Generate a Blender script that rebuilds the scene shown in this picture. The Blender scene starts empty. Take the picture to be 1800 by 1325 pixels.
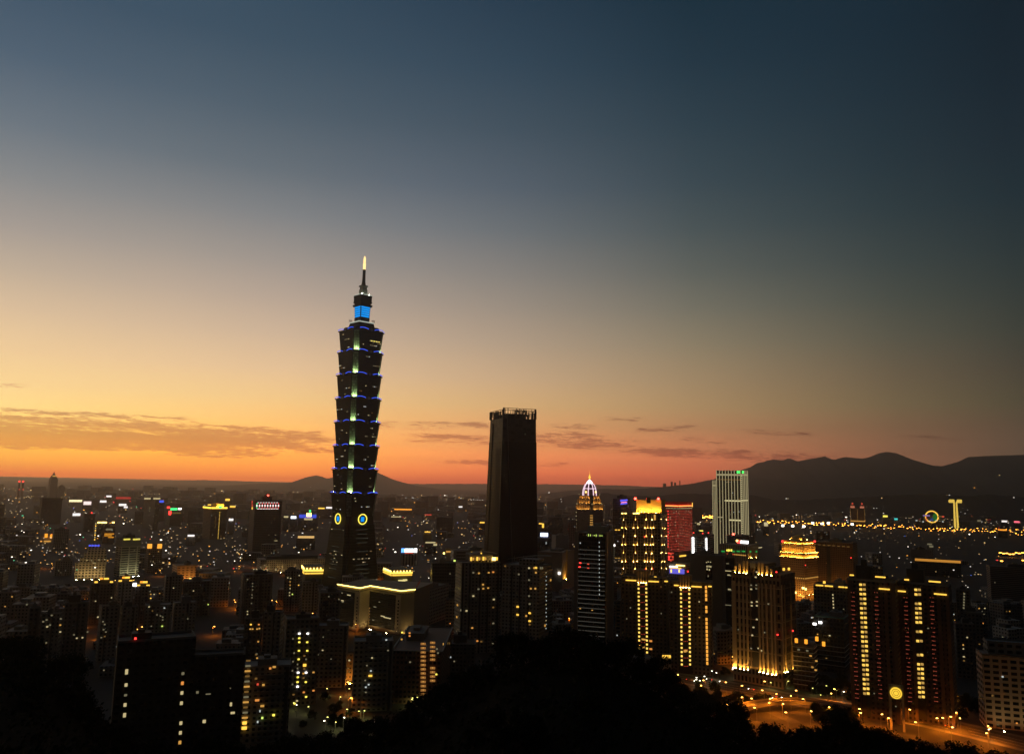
import bpy, bmesh, math, random
from mathutils import Vector, Matrix, noise as mnoise
R = math.radians
rng = random.Random(11)
sc = bpy.context.scene
COL = sc.collection

# ------------------------------------------------------------------ camera
PW, PH = 1800.0, 1325.0           # the photograph's pixels, used to turn measurements into metres
F = 1394.0
H = 160.0                          # the look-out stands 160 m above the city
PITCH, ROLL = R(7.6), R(1.15)
Fv = Vector((0, math.cos(PITCH), math.sin(PITCH)))
_U = Vector((0, -math.sin(PITCH), math.cos(PITCH))); _R = Vector((1, 0, 0))
Rv = _R * math.cos(ROLL) + _U * math.sin(ROLL)
Uv = -_R * math.sin(ROLL) + _U * math.cos(ROLL)
CAMP = Vector((0, 0, H))
cam = bpy.data.cameras.new('camera'); camo = bpy.data.objects.new('camera', cam); COL.objects.link(camo)
cam.sensor_fit = 'HORIZONTAL'; cam.sensor_width = 36; cam.lens = 36 * F / PW
cam.clip_start = 1; cam.clip_end = 80000
camo.matrix_world = Matrix.Translation(CAMP) @ Matrix((Rv, Uv, -Fv)).transposed().to_4x4()
sc.camera = camo

def ray(px, py):
    return (Fv + Rv * ((px - PW / 2) / F) + Uv * ((PH / 2 - py) / F))
def at(px, py, D):                 # the point at depth D (metres north) seen there
    d = ray(px, py); return CAMP + d * (D / d.y)
def ground(px, py, z=0.0):
    d = ray(px, py); return CAMP + d * ((z - H) / d.z)
def proj(p):
    v = Vector(p) - CAMP; w = v.dot(Fv)
    return (PW / 2 + F * v.dot(Rv) / w, PH / 2 - F * v.dot(Uv) / w)

# ------------------------------------------------------------------ render settings
sc.view_settings.view_transform = 'Standard'; sc.view_settings.look = 'None'
sc.view_settings.exposure = 0; sc.view_settings.gamma = 1
cy = sc.cycles
cy.use_denoising = True; cy.max_bounces = 4; cy.diffuse_bounces = 2; cy.glossy_bounces = 2
cy.transmission_bounces = 2; cy.volume_bounces = 0; cy.transparent_max_bounces = 4
cy.use_light_tree = True; cy.sample_clamp_indirect = 3
cy.caustics_reflective = False; cy.caustics_refractive = False

# ------------------------------------------------------------------ dusk sky
def lin(c):
    return tuple(((v / 255) / 12.92 if v / 255 <= .04045 else ((v / 255 + .055) / 1.055) ** 2.4) for v in c)
SKX = [30, 450, 810, 1210, 1490, 1770]
SKY = [0, 130, 260, 325, 390, 455, 520, 585, 650, 715, 760, 800, 830, 846]
SKC = [
 [(72,86,102),(90,103,117),(118,124,130),(140,139,135),(160,151,141),(182,166,145),(206,181,150),(226,194,148),(240,203,145),(252,211,132),(268,206,84),(275,184,36),(244,124,46),(190,88,45)],
 [(60,76,92),(74,88,101),(93,103,112),(112,117,120),(135,134,132),(158,148,138),(181,162,144),(204,177,148),(226,190,145),(244,196,126),(256,186,94),(264,172,66),(250,141,62),(205,100,60)],
 [(50,64,80),(60,75,90),(77,88,99),(90,98,108),(106,111,116),(129,126,123),(151,139,128),(173,153,133),(196,166,134),(216,169,116),(229,160,98),(233,141,78),(224,114,68),(190,92,62)],
 [(32,45,58),(40,53,66),(52,64,74),(62,70,78),(72,78,82),(86,87,85),(105,101,93),(127,115,97),(150,126,99),(166,128,93),(172,120,82),(190,112,75),(195,96,65),(170,84,60)],
 [(28,41,54),(32,45,57),(40,51,60),(47,56,63),(54,61,65),(64,68,68),(76,76,70),(91,85,73),(108,91,72),(121,95,72),(129,93,68),(135,90,66),(135,85,62),(125,78,58)],
 [(22,32,42),(25,35,45),(30,40,49),(34,43,51),(38,46,52),(45,51,53),(52,55,53),(60,59,53),(70,62,53),(80,66,54),(86,68,56),(88,70,57),(86,68,55),(80,62,50)]]
SKC = [[(r + (1 if j < 3 else 2 if j < 9 else 0), g - (2 if j < 3 else 2 if j < 9 else 0), b + (-2 if j < 3 else 1 if j < 9 else 0)) for j, (r, g, b) in enumerate(col)] for col in SKC]
SKC = [[(r + q * (2 if j < 3 else -1.5 if j < 10 else 0), g + q * (5 if j < 10 else 1), b + q * (3 if j < 3 else 0 if j < 10 else 0)) for j, (r, g, b) in enumerate(col)] for col, q in zip(SKC, (.2, .35, .5, 1, 1, 1))]
def sky_at(px, py):
    px = min(max(px, SKX[0]), SKX[-1]); py = min(max(py, SKY[0]), SKY[-1])
    i = max(k for k in range(len(SKX) - 1) if SKX[k] <= px); j = max(k for k in range(len(SKY) - 1) if SKY[k] <= py)
    u = (px - SKX[i]) / (SKX[i + 1] - SKX[i]); v = (py - SKY[j]) / (SKY[j + 1] - SKY[j])
    q = lambda a, b: Vector(lin(SKC[a][b]))
    return (q(i, j) * (1 - u) + q(i + 1, j) * u) * (1 - v) + (q(i, j + 1) * (1 - u) + q(i + 1, j + 1) * u) * v

def air_at(a):                     # light scattered by thick haze towards the camera, by bearing
    t = min(max((a + 33) / 66, 0), 1); return [A_L[i] * (1 - t) + A_R[i] * t for i in range(3)]
A_L, A_R = (.26, .115, .052), (.036, .026, .020)

class NT:                          # a small node-tree builder
    def __init__(s, tree): s.t = tree; s.n = tree.nodes; s.l = tree.links
    def node(s, typ, **kw):
        n = s.n.new(typ)
        for k, v in kw.items(): setattr(n, k, v)
        return n
    def put(s, sock, v):
        if hasattr(v, 'is_output'): s.l.new(v, sock)
        else: sock.default_value = v
    def m(s, op, a, b=0.0, c=0.0):
        n = s.node('ShaderNodeMath', operation=op); s.put(n.inputs[0], a); s.put(n.inputs[1], b); s.put(n.inputs[2], c)
        return n.outputs[0]
    def mr(s, v, a, b, c=0.0, d=1.0, smooth=False):
        n = s.node('ShaderNodeMapRange', interpolation_type='SMOOTHSTEP' if smooth else 'LINEAR')
        for i, q in enumerate((v, a, b, c, d)): s.put(n.inputs[i], q)
        return n.outputs[0]
    def mix(s, f, a, b, blend='MIX'):
        n = s.node('ShaderNodeMix', data_type='RGBA', blend_type=blend)
        s.put(n.inputs[0], f); s.put(n.inputs[6], a); s.put(n.inputs[7], b); return n.outputs[2]
    def xyz(s, v):
        n = s.node('ShaderNodeSeparateXYZ'); s.put(n.inputs[0], v); return n.outputs
    def comb(s, x, y, z=0.0):
        n = s.node('ShaderNodeCombineXYZ'); s.put(n.inputs[0], x); s.put(n.inputs[1], y); s.put(n.inputs[2], z); return n.outputs[0]
    def noise(s, vec, scale, detail=2.0, rough=.5):
        n = s.node('ShaderNodeTexNoise'); s.put(n.inputs['Vector'], vec); n.inputs['Scale'].default_value = scale
        n.inputs['Detail'].default_value = detail; n.inputs['Roughness'].default_value = rough; return n.outputs[0]
    def white(s, vec):
        n = s.node('ShaderNodeTexWhiteNoise', noise_dimensions='3D'); s.put(n.inputs['Vector'], vec); return n.outputs
def rgb4(c): return (c[0], c[1], c[2], 1)

HAZE, HAZE_TOP, HAZE_FAR = 5.6e-5, 900.0, 27000.0
def make_sky():
    w = bpy.data.worlds.new('World'); sc.world = w; w.use_nodes = True
    k = NT(w.node_tree); k.n.clear()
    tc = k.node('ShaderNodeTexCoord'); o = k.xyz(tc.outputs['Generated'])
    el = k.m('MULTIPLY', k.m('ARCSINE', k.m('MINIMUM', k.m('MAXIMUM', o[2], -1.0), 1.0)), 57.29578)
    az = k.m('MULTIPLY', k.m('ARCTAN2', o[0], o[1]), 57.29578)
    elf = k.mr(el, 0.0, 40.0)
    els = [0, .35, .8, 1.5, 2.5, 4, 5.5, 7.5, 10, 12.5, 15, 18, 21, 25, 29, 33, 38]
    azs = [-33, -24, -16, -8, 0, 6, 13, 19, 26, 33]
    cols = []
    for a in azs:
        r = k.node('ShaderNodeValToRGB'); cr = r.color_ramp; k.l.new(elf, r.inputs[0])
        while len(cr.elements) < len(els): cr.elements.new(.5)
        for e, el_ in zip(cr.elements, els): e.position = el_ / 40
        for e, el_ in zip(cr.elements, els):
            d = Vector((math.sin(R(a)) * math.cos(R(el_)), math.cos(R(a)) * math.cos(R(el_)), math.sin(R(el_))))
            # the sky behind the air: what is seen, less the light the haze takes out of it
            L = min(HAZE_FAR / math.cos(R(el_)), (HAZE_TOP - H) / max(math.sin(R(el_)), 1e-4)); T = math.exp(-HAZE * L)
            see = sky_at(*proj(CAMP + d * 100)); e.color = rgb4([max(v - (1 - T) * q, v * .3) / T for v, q in zip(see, air_at(a))])
        cols.append(r.outputs[0])
    c = cols[0]
    for i in range(1, len(azs)):
        c = k.mix(k.mr(az, azs[i - 1], azs[i]), c, cols[i])
    # thin evening clouds: noise stretched along the horizon, kept to a few low bands
    # the banks drift down to the right a little, so the noise follows that slope
    ell = k.m('ADD', el, k.m('MULTIPLY', az, .035))
    wv = k.comb(k.m('MULTIPLY', az, .12), k.m('MULTIPLY', ell, .6), 9.0); wob = k.m('MULTIPLY', k.m('SUBTRACT', k.noise(wv, 1.0, 3.0), .5), .5)
    vec = k.comb(k.m('MULTIPLY', az, .30), k.m('MULTIPLY', k.m('ADD', ell, wob), 2.4), 3.0)
    n1 = k.noise(vec, 1.0, 8.0, .66); n2 = k.noise(vec, 5.2, 8.0, .74)
    nn = k.m('ADD', k.m('MULTIPLY', n1, 1.25), k.m('MULTIPLY', n2, 1.55)); nn = k.m('SUBTRACT', nn, .90)
    def band(a0, e0, a1, e1, h0, h1, amp, soft=3.0):
        t = k.mr(az, a0, a1); ec = k.mr(t, 0.0, 1.0, e0, e1); hw = k.mr(t, 0.0, 1.0, h0, h1)
        q = k.m('DIVIDE', k.m('SUBTRACT', el, ec), hw)
        q2 = k.m('MULTIPLY', q, q); s = k.m('MAXIMUM', k.m('SUBTRACT', 1.0, k.m('POWER', q2, 1.5)), 0.0)
        ends = k.m('MULTIPLY', k.mr(az, a0 - soft, a0 + soft, 0.0, 1.0, True), k.mr(az, a1 - soft, a1 + soft, 1.0, 0.0, True))
        return k.m('MULTIPLY', k.m('MULTIPLY', s, ends), amp)
    def ae(px, py):
        d = ray(px, py).normalized(); return math.degrees(math.atan2(d.x, d.y)), math.degrees(math.asin(d.z))
    def bp(x0, y0, h0, x1, y1, h1, amp, soft=2.5):
        a0, e0 = ae(x0, y0); a1, e1 = ae(x1, y1)
        return band(a0, e0, a1, e1, h0 * .041, h1 * .041, amp, soft)
    bs = [bp(-260, 738, 36, 600, 778, 22, .42, 4), bp(-260, 757, 24, 520, 780, 17, .56, 4), bp(-60, 722, 9, 330, 738, 8, .26), bp(290, 795, 9, 480, 797, 10, .30, 1.5), bp(300, 757, 6, 470, 760, 6, .22, 1.5),
          bp(600, 746, 10, 900, 750, 10, .22), bp(720, 769, 9, 900, 776, 12, .32, 1.2), bp(770, 812, 6, 870, 813, 6, .34, 1), bp(930, 768, 22, 1130, 784, 16, .28), bp(960, 748, 6, 1040, 750, 6, .2, 1),
          bp(1070, 788, 12, 1460, 808, 12, .31, 2), bp(1120, 755, 6, 1220, 752, 6, .38, 1), bp(1200, 770, 6, 1290, 776, 8, .2, 1), bp(1310, 758, 6, 1435, 764, 6, .26, 1), bp(940, 816, 5, 1010, 817, 5, .32, .8), bp(1590, 768, 5, 1700, 773, 5, .24, 1), bp(1060, 736, 5, 1130, 738, 5, .2, .8), bp(-60, 680, 5, 40, 678, 4, .24, 1)]
    b = bs[0]
    for q in bs[1:]: b = k.m('MAXIMUM', b, q)
    mask = k.mr(k.m('ADD', nn, b), .61, .92, 0.0, 1.0, True)
    mask = k.m('MULTIPLY', mask, k.m('MINIMUM', k.m('MULTIPLY', b, 8.0), 1.0))
    cloud = k.mix(1.0, c, (.48, .35, .42, 1), 'MULTIPLY')
    c = k.mix(k.m('MULTIPLY', mask, .92), c, cloud)
    # night side of the sky, away from the sunset, and overhead
    away = k.mr(k.m('ABSOLUTE', k.m('ADD', az, 14.0)), 46.0, 110.0, 0.0, 1.0, True)
    c = k.mix(away, c, (.0085, .0090, .0095, 1))
    c = k.mix(k.mr(el, 36.0, 70.0, 0.0, 1.0, True), c, (.009, .0115, .0155, 1))
    bg = k.node('ShaderNodeBackground'); k.l.new(c, bg.inputs[0]); bg.inputs[1].default_value = 1.0
    sk = k.node('ShaderNodeTexSky', sky_type='NISHITA'); sk.sun_disc = False
    sk.sun_elevation = R(-1.5); sk.sun_rotation = R(-38)
    bg2 = k.node('ShaderNodeBackground'); k.l.new(sk.outputs[0], bg2.inputs[0]); bg2.inputs[1].default_value = 0.004
    add = k.node('ShaderNodeAddShader'); k.l.new(bg.outputs[0], add.inputs[0]); k.l.new(bg2.outputs[0], add.inputs[1])
    out = k.node('ShaderNodeOutputWorld'); k.l.new(add.outputs[0], out.inputs[0])
make_sky()
# the last of the sun, just under the horizon to the left: only a trace of warm light
sun = bpy.data.lights.new('sun', 'SUN'); sun.energy = .02; sun.angle = R(12); sun.color = (1, .5, .22)
suno = bpy.data.objects.new('sun', sun); COL.objects.link(suno); suno.rotation_euler = (R(88.5), 0, R(180 + 38))

# ------------------------------------------------------------------ materials
MATS = {}
def mat(name, col, rough=.8, metal=0.0, spec=.3, var=0.0, vscale=.05):
    if name in MATS: return MATS[name]
    m = bpy.data.materials.new(name); m.use_nodes = True; k = NT(m.node_tree)
    p = k.n['Principled BSDF']; p.inputs['Base Color'].default_value = rgb4(col); p.inputs['Roughness'].default_value = rough
    p.inputs['Metallic'].default_value = metal; p.inputs['Specular IOR Level'].default_value = spec
    if var:
        tc = k.node('ShaderNodeTexCoord'); n = k.noise(tc.outputs['Object'], vscale, 4.0)
        k.l.new(k.mix(n, rgb4([v * (1 - var) for v in col]), rgb4([min(1, v * (1 + var)) for v in col])), p.inputs['Base Color'])
    MATS[name] = m; return m
def glow(name, col, s=1.0, lamp=False):
    """a surface that gives off light; lamp=True also lights what is round it"""
    if name in MATS: return MATS[name]
    m = bpy.data.materials.new(name); m.use_nodes = True; k = NT(m.node_tree); k.n.clear()
    e = k.node('ShaderNodeEmission'); e.inputs[0].default_value = rgb4(col); e.inputs[1].default_value = s
    o = k.node('ShaderNodeOutputMaterial'); k.l.new(e.outputs[0], o.inputs[0])
    m.cycles.emission_sampling = 'FRONT' if lamp else 'NONE'
    MATS[name] = m; return m
def facade(name, wall, glass=(.02, .02, .022), wu=3.2, hv=3.4, fu=.6, fv=.5, lit=0.0, litc=(1, .6, .2), ls=.6, rough=.75, var=.25, spec=.35):
    """wall with a grid of windows (UV in metres); a share of the windows is lit from inside"""
    if name in MATS: return MATS[name]
    m = bpy.data.materials.new(name); m.use_nodes = True; k = NT(m.node_tree); p = k.n['Principled BSDF']
    uv = k.xyz(k.node('ShaderNodeTexCoord').outputs['UV'])
    a = k.m('DIVIDE', uv[0], wu); b = k.m('DIVIDE', uv[1], hv)
    fa = k.m('FRACT', a); fb = k.m('FRACT', b)
    inu = k.m('LESS_THAN', k.m('ABSOLUTE', k.m('SUBTRACT', fa, .5)), fu / 2)
    inv = k.m('LESS_THAN', k.m('ABSOLUTE', k.m('SUBTRACT', fb, .5)), fv / 2)
    win = k.m('MULTIPLY', inu, inv)
    win = k.m('MULTIPLY', win, k.m('GREATER_THAN', uv[1], -900.0))
    oi = k.node('ShaderNodeObjectInfo')
    wn = k.white(k.comb(k.m('FLOOR', a), k.m('FLOOR', b), k.m('MULTIPLY', oi.outputs['Random'], 97.0)))
    tc = k.node('ShaderNodeTexCoord'); n = k.noise(tc.outputs['Object'], .06, 5.0, .65)
    w0 = k.mix(n, rgb4([v * (1 - var) for v in wall]), rgb4([min(1, v * (1 + var)) for v in wall]))
    g0 = k.mix(wn[0], rgb4([v * .5 for v in glass]), rgb4([v * 1.5 for v in glass]))
    k.l.new(k.mix(win, w0, g0), p.inputs['Base Color'])
    k.l.new(k.mr(win, 0.0, 1.0, rough, .22 if spec > .2 else .5), p.inputs['Roughness']); p.inputs['Specular IOR Level'].default_value = spec
    if lit > 0:
        on = k.m('MULTIPLY', win, k.m('LESS_THAN', wn[0], lit))
        sep = k.node('ShaderNodeSeparateColor'); k.l.new(wn[1], sep.inputs[0])
        c = k.mix(sep.outputs[1], rgb4(litc), (1, .82, .5, 1)); c = k.mix(k.m('GREATER_THAN', sep.outputs[2], .8), c, (.85, .95, .9, 1))
        k.l.new(c, p.inputs['Emission Color']); k.l.new(k.m('MULTIPLY', on, k.m('MULTIPLY', k.m('ADD', k.m('POWER', sep.outputs[0], 2.5), .12), ls)), p.inputs['Emission Strength'])
        m.cycles.emission_sampling = 'NONE'
    MATS[name] = m; return m

# ------------------------------------------------------------------ mesh helpers
def quad(bm, vs, uv=None):
    f = bm.faces.new([bm.verts.new(v) for v in vs])
    if uv:
        L = bm.loops.layers.uv.verify()
        for l, c in zip(f.loops, uv): l[L].uv = c
    return f
def box(bm, x0, x1, y0, y1, z0, z1, top=True, bottom=False):
    """box with wall UVs in metres; roof faces get a v of -1000, so they never carry windows"""
    w, d, h = x1 - x0, y1 - y0, z1 - z0
    def side(a, b, L):
        quad(bm, [(a[0], a[1], z0), (b[0], b[1], z0), (b[0], b[1], z1), (a[0], a[1], z1)], [(0, 0), (L, 0), (L, h), (0, h)])
    side((x0, y0), (x1, y0), w); side((x1, y0), (x1, y1), d); side((x1, y1), (x0, y1), w); side((x0, y1), (x0, y0), d)
    n = (0, -1000)
    if top: quad(bm, [(x0, y0, z1), (x1, y0, z1), (x1, y1, z1), (x0, y1, z1)], [n] * 4)
    if bottom: quad(bm, [(x0, y1, z0), (x1, y1, z0), (x1, y0, z0), (x0, y0, z0)], [n] * 4)
def prism(bm, pts, z0, z1, pts1=None):
    """walls over a ground polygon (counter-clockwise), optionally to another top polygon"""
    q = pts1 or pts; n = len(pts); u = 0
    for i in range(n):
        a, b = pts[i], pts[(i + 1) % n]; c, d = q[(i + 1) % n], q[i]; L = math.hypot(b[0] - a[0], b[1] - a[1])
        quad(bm, [(a[0], a[1], z0), (b[0], b[1], z0), (c[0], c[1], z1), (d[0], d[1], z1)], [(0, 0), (L, 0), (L, z1 - z0), (0, z1 - z0)])
    f = bm.faces.new([bm.verts.new((v[0], v[1], z1)) for v in q]); L_ = bm.loops.layers.uv.verify()
    for l in f.loops: l[L_].uv = (0, -1000)
    f = bm.faces.new([bm.verts.new((v[0], v[1], z0)) for v in reversed(pts)])
    for l in f.loops: l[L_].uv = (0, -1000)
def tube(bm, a, b, r, r1=None, n=8, cap=True):
    a, b = Vector(a), Vector(b); r1 = r if r1 is None else r1
    z = (b - a).normalized(); x = z.orthogonal().normalized(); y = z.cross(x)
    A = [bm.verts.new(a + (x * math.cos(t) + y * math.sin(t)) * r) for t in [6.2832 * i / n for i in range(n)]]
    B = [bm.verts.new(b + (x * math.cos(t) + y * math.sin(t)) * r1) for t in [6.2832 * i / n for i in range(n)]]
    for i in range(n): bm.faces.new([A[i], A[(i + 1) % n], B[(i + 1) % n], B[i]])
    if cap: bm.faces.new(B); bm.faces.new(A[::-1])
def lathe(bm, prof, n=24, cx=0, cy_=0):
    rings = []
    for r, z in prof: rings.append([bm.verts.new((cx + max(r, .001) * math.cos(6.2832 * i / n), cy_ + max(r, .001) * math.sin(6.2832 * i / n), z)) for i in range(n)])
    for A, B in zip(rings, rings[1:]):
        for i in range(n): bm.faces.new([A[i], A[(i + 1) % n], B[(i + 1) % n], B[i]])
    bm.faces.new(rings[-1]); bm.faces.new(rings[0][::-1])
def NB(): return bmesh.new()
def link(name, bm, m, parent=None, smooth=False, label=None):
    me = bpy.data.meshes.new(name); bm.to_mesh(me); bm.free()
    for q in (m if isinstance(m, (list, tuple)) else [m]): me.materials.append(q)
    if smooth:
        for p in me.polygons: p.use_smooth = True
    o = bpy.data.objects.new(name, me); COL.objects.link(o)
    if parent: o.parent = parent
    if label: o['label'] = label
    return o
def tag(o, label, cat, group=None, kind=None):
    o['label'] = label; o['category'] = cat
    if group: o['group'] = group
    if kind: o['kind'] = kind
    return o
def struct(o): o['kind'] = 'structure'; return o
def thing(name, label, cat, loc=(0, 0, 0), rz=0.0, group=None):
    o = bpy.data.objects.new(name, None); COL.objects.link(o); o.location = loc; o.rotation_euler = (0, 0, rz)
    o.empty_display_size = 2
    return tag(o, label, cat, group)
_UNIT = {}
def slab(name, m, parent, cx, cy_, cz, sx, sy, sz, rz=0.0):
    """a small box part (a window, a lamp, a sign panel); all of one material share one mesh"""
    key = m.name
    if key not in _UNIT:
        bm = NB(); box(bm, -.5, .5, -.5, .5, -.5, .5, True, True); me = bpy.data.meshes.new('unit_' + key); bm.to_mesh(me); bm.free()
        me.materials.append(m); _UNIT[key] = me
        if key in UPWARD:
            me.materials.append(HOUSING)
            for p in me.polygons: p.material_index = 0 if p.normal.z > .5 else 1
    o = bpy.data.objects.new(name, _UNIT[key]); COL.objects.link(o); o.parent = parent
    o.location = (cx, cy_, cz); o.scale = (sx, sy, sz); o.rotation_euler = (0, 0, rz); return o

# ------------------------------------------------------------------ ground and hills
M_GROUND = mat('city_ground', (.045, .042, .038), .9, var=.4, vscale=.004)
bm = NB()
for i in range(-6, 6):
    for j in range(-1, 12): quad(bm, [(i * 5000, j * 3000, 0), (i * 5000 + 5000, j * 3000, 0), (i * 5000 + 5000, j * 3000 + 3000, 0), (i * 5000, j * 3000 + 3000, 0)])
bmesh.ops.remove_doubles(bm, verts=bm.verts, dist=.01)
struct(link('ground', bm, M_GROUND))

def interp(tab, x):
    if x <= tab[0][0]: return tab[0][1]
    for (a, b), (c, d) in zip(tab, tab[1:]):
        if x <= c: return b + (d - b) * (x - a) / (c - a)
    return tab[-1][1]
def hill(name, prof, D, front, back, m, step=6, rough=.10, jag=1.2):
    bm = NB(); x0, x1 = prof[0][0], prof[-1][0]; n = int((x1 - x0) / step)
    ys = [-1, -.82, -.64, -.48, -.34, -.22, -.12, -.05, 0, .06, .14, .25, .4, .6, .8, 1]
    grid = []
    for i in range(n + 1):
        px = x0 + (x1 - x0) * i / n
        top = at(px, interp(prof, px) + jag * (mnoise.noise((px * .11, D * .01, 0)) + .6 * mnoise.noise((px * .37, D * .01, 4))), D)
        h = max(top.z, 2); row = []
        for t in ys:
            y = D + (t * front if t < 0 else t * back)
            s = (1 - abs(t)) ** (1.15 if t < 0 else 1.5)
            b = mnoise.fractal(Vector((top.x * .0016, y * .0016, D)), .8, 2.2, 5) * rough * 2 * (1 - s) * (abs(t) < .99)
            row.append(bm.verts.new((top.x * (y / D) ** .6 if t < 0 else top.x, y, max(h * (s + b * s ** .5), -3 if abs(t) > .99 else -2))))
        grid.append(row)
    for a, b in zip(grid, grid[1:]):
        for j in range(len(ys) - 1): bm.faces.new([a[j], b[j], b[j + 1], a[j + 1]])
    return struct(link(name, bm, m, smooth=True))
M_HILL = mat('wooded_hillside', (.013, .016, .011), .95, var=.45, vscale=.006)
hill('plateau', [(-260, 838), (-60, 838), (30, 839), (90, 841), (130, 844), (200, 845), (290, 845), (350, 843), (420, 845), (520, 849), (640, 850), (780, 850), (900, 850), (1000, 851), (1100, 853), (1200, 858)], 21000, 2500, 3000, M_HILL, jag=.8)
hill('twin_peaked_mountain', [(290, 862), (340, 855), (400, 853), (430, 851), (470, 849), (510, 848), (525, 843), (540, 838), (556, 835), (566, 837), (574, 841), (590, 838), (612, 832), (640, 826), (662, 829), (672, 834), (690, 842), (710, 848), (735, 854), (770, 859), (800, 863), (830, 867), (862, 872), (930, 880)], 13500, 3000, 3000, M_HILL, jag=.7)
hill('long_ridge', [(860, 880), (930, 871), (960, 867), (1000, 862), (1060, 859), (1100, 860), (1150, 857), (1180, 854), (1215, 850), (1250, 843), (1300, 838), (1400, 845), (1500, 860)], 9500, 1800, 2000, M_HILL, jag=.8)
hill('mountain_range', [(1180, 872), (1230, 850), (1262, 840), (1290, 832), (1305, 825), (1318, 821), (1330, 814), (1342, 811), (1360, 807), (1375, 809), (1388, 805), (1402, 811), (1415, 808), (1432, 805), (1450, 802), (1465, 808), (1485, 803), (1500, 804), (1515, 806), (1530, 803), (1545, 796), (1560, 794), (1575, 796), (1595, 804), (1615, 811), (1640, 818), (1655, 819), (1680, 813), (1702, 803), (1735, 801), (1770, 800), (1800, 799), (1880, 803), (2000, 820), (2200, 850)], 11500, 3800, 3000, M_HILL, jag=.8, rough=.16)
hill('low_hills', [(900, 892), (945, 886), (985, 874), (1010, 869), (1060, 866), (1110, 871), (1150, 872), (1200, 867), (1240, 868), (1290, 868), (1325, 870), (1360, 878), (1400, 879), (1440, 877), (1480, 875), (1540, 872), (1600, 868), (1660, 868), (1700, 872), (1740, 869), (1800, 873), (1900, 874), (2100, 890)], 5300, 700, 1500, M_HILL, jag=1.6, rough=.14)

# ------------------------------------------------------------------ lights that are seen (and those that also light their surroundings)
GOLD = glow('gold_light', (1, .56, .07), 1.5); GOLDB = glow('gold_light_bright', (1, .62, .14), 6.0)
WARM = glow('warm_window', (1, .50, .10), .62); WARMD = glow('warm_window_dim', (.8, .42, .10), .20); ORNG = glow('orange_window', (1, .36, .07), .8)
PALE = glow('pale_window', (1, .82, .40), .55); COOL = glow('cool_window', (.85, .95, .90), .6); PALED = glow('pale_window_dim', (.8, .70, .40), .20)
WHITE = glow('white_light', (1, .97, .92), 4.0); REDL = glow('red_beacon', (1, .04, .03), 3.0); REDD = glow('red_lamp_dim', (1, .10, .05), .75)
BLUE = glow('blue_neon', (.05, .12, 1), 1.05); CYAN = glow('cyan_panel', (.0, .32, .98), 1.0); GREEN = glow('green_light', (.06, 1, .25), 1.5)
YELL = glow('yellow_light', (1, .80, .10), 1.6); LIME = glow('lime_light', (.75, 1, .18), 1.2); PINK = glow('pink_light', (1, .55, .75), 1.6)
AMBER = glow('amber_light', (1, .36, .03), 1.4)
UP = glow('uplight_lamp', (1, .50, .085), 850.0, True); UPS = glow('uplight_lamp_soft', (1, .50, .09), 420.0, True)
WASH = glow('wall_wash_strip', (1, .50, .09), 34.0, True); GRN = glow('green_corner_lamp', (.72, 1, .40), 210.0, True)
FLW = glow('warm_floodlight', (1, .68, .27), 210.0, True); FLO = glow('orange_floodlight', (1, .42, .06), 300.0, True); FLP = glow('pale_floodlight', (1, 1, .60), 190.0, True)
FLOOD = glow('white_floodlight', (1, .93, .72), 160.0, True)
UPWARD = {'warm_floodlight', 'orange_floodlight', 'pale_floodlight', 'green_corner_lamp', 'uplight_lamp', 'uplight_lamp_soft', 'wall_wash_strip', 'gold_ledge_lamp'}   # these lamps are shielded: only their top gives light
HOUSING = mat('lamp_housing', (.06, .055, .05), .6)
# ------------------------------------------------------------------ facades
DARKG = mat('dark_glass', (.012, .013, .015), .25, spec=.5); CONC = mat('grey_concrete', (.20, .19, .17), .85, var=.25)
STONE = mat('pale_stone', (.38, .33, .26), .85, var=.2); DARK = mat('dark_cladding', (.035, .033, .03), .7, var=.3); METAL = mat('dull_metal', (.22, .22, .21), .5, var=.2)
ROOF = mat('roof_felt', (.07, .066, .06), .9, var=.4); BROWN = mat('brown_stone', (.16, .095, .06), .85, var=.25); RAIL = mat('pale_slab_edge', (.42, .41, .38), .8)
F_DARK = facade('dark_office_wall', (.05, .048, .045), (.012, .012, .013), 3.0, 3.6, .7, .55)
F_TILE = facade('grey_tiled_apartment_wall', (.29, .265, .23), (.014, .014, .015), 3.4, 3.2, .5, .5)
F_BROWN = facade('brown_tiled_wall', (.20, .125, .085), (.012, .011, .010), 3.0, 3.4, .6, .5)
F_BEIGE = facade('beige_stone_wall', (.44, .37, .27), (.02, .018, .016), 3.6, 3.6, .55, .45)
F_WHITE = facade('white_tile_wall', (.50, .44, .33), (.02, .02, .02), 4.6, 4.0, .58, .5)
F_STRIP = facade('ribbon_window_wall', (.34, .33, .29), (.012, .012, .013), 9.0, 3.6, .90, .58)
F_DK2 = facade('black_apartment_wall', (.115, .10, .09), (.01, .01, .01), 3.2, 3.3, .55, .5)

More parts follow.
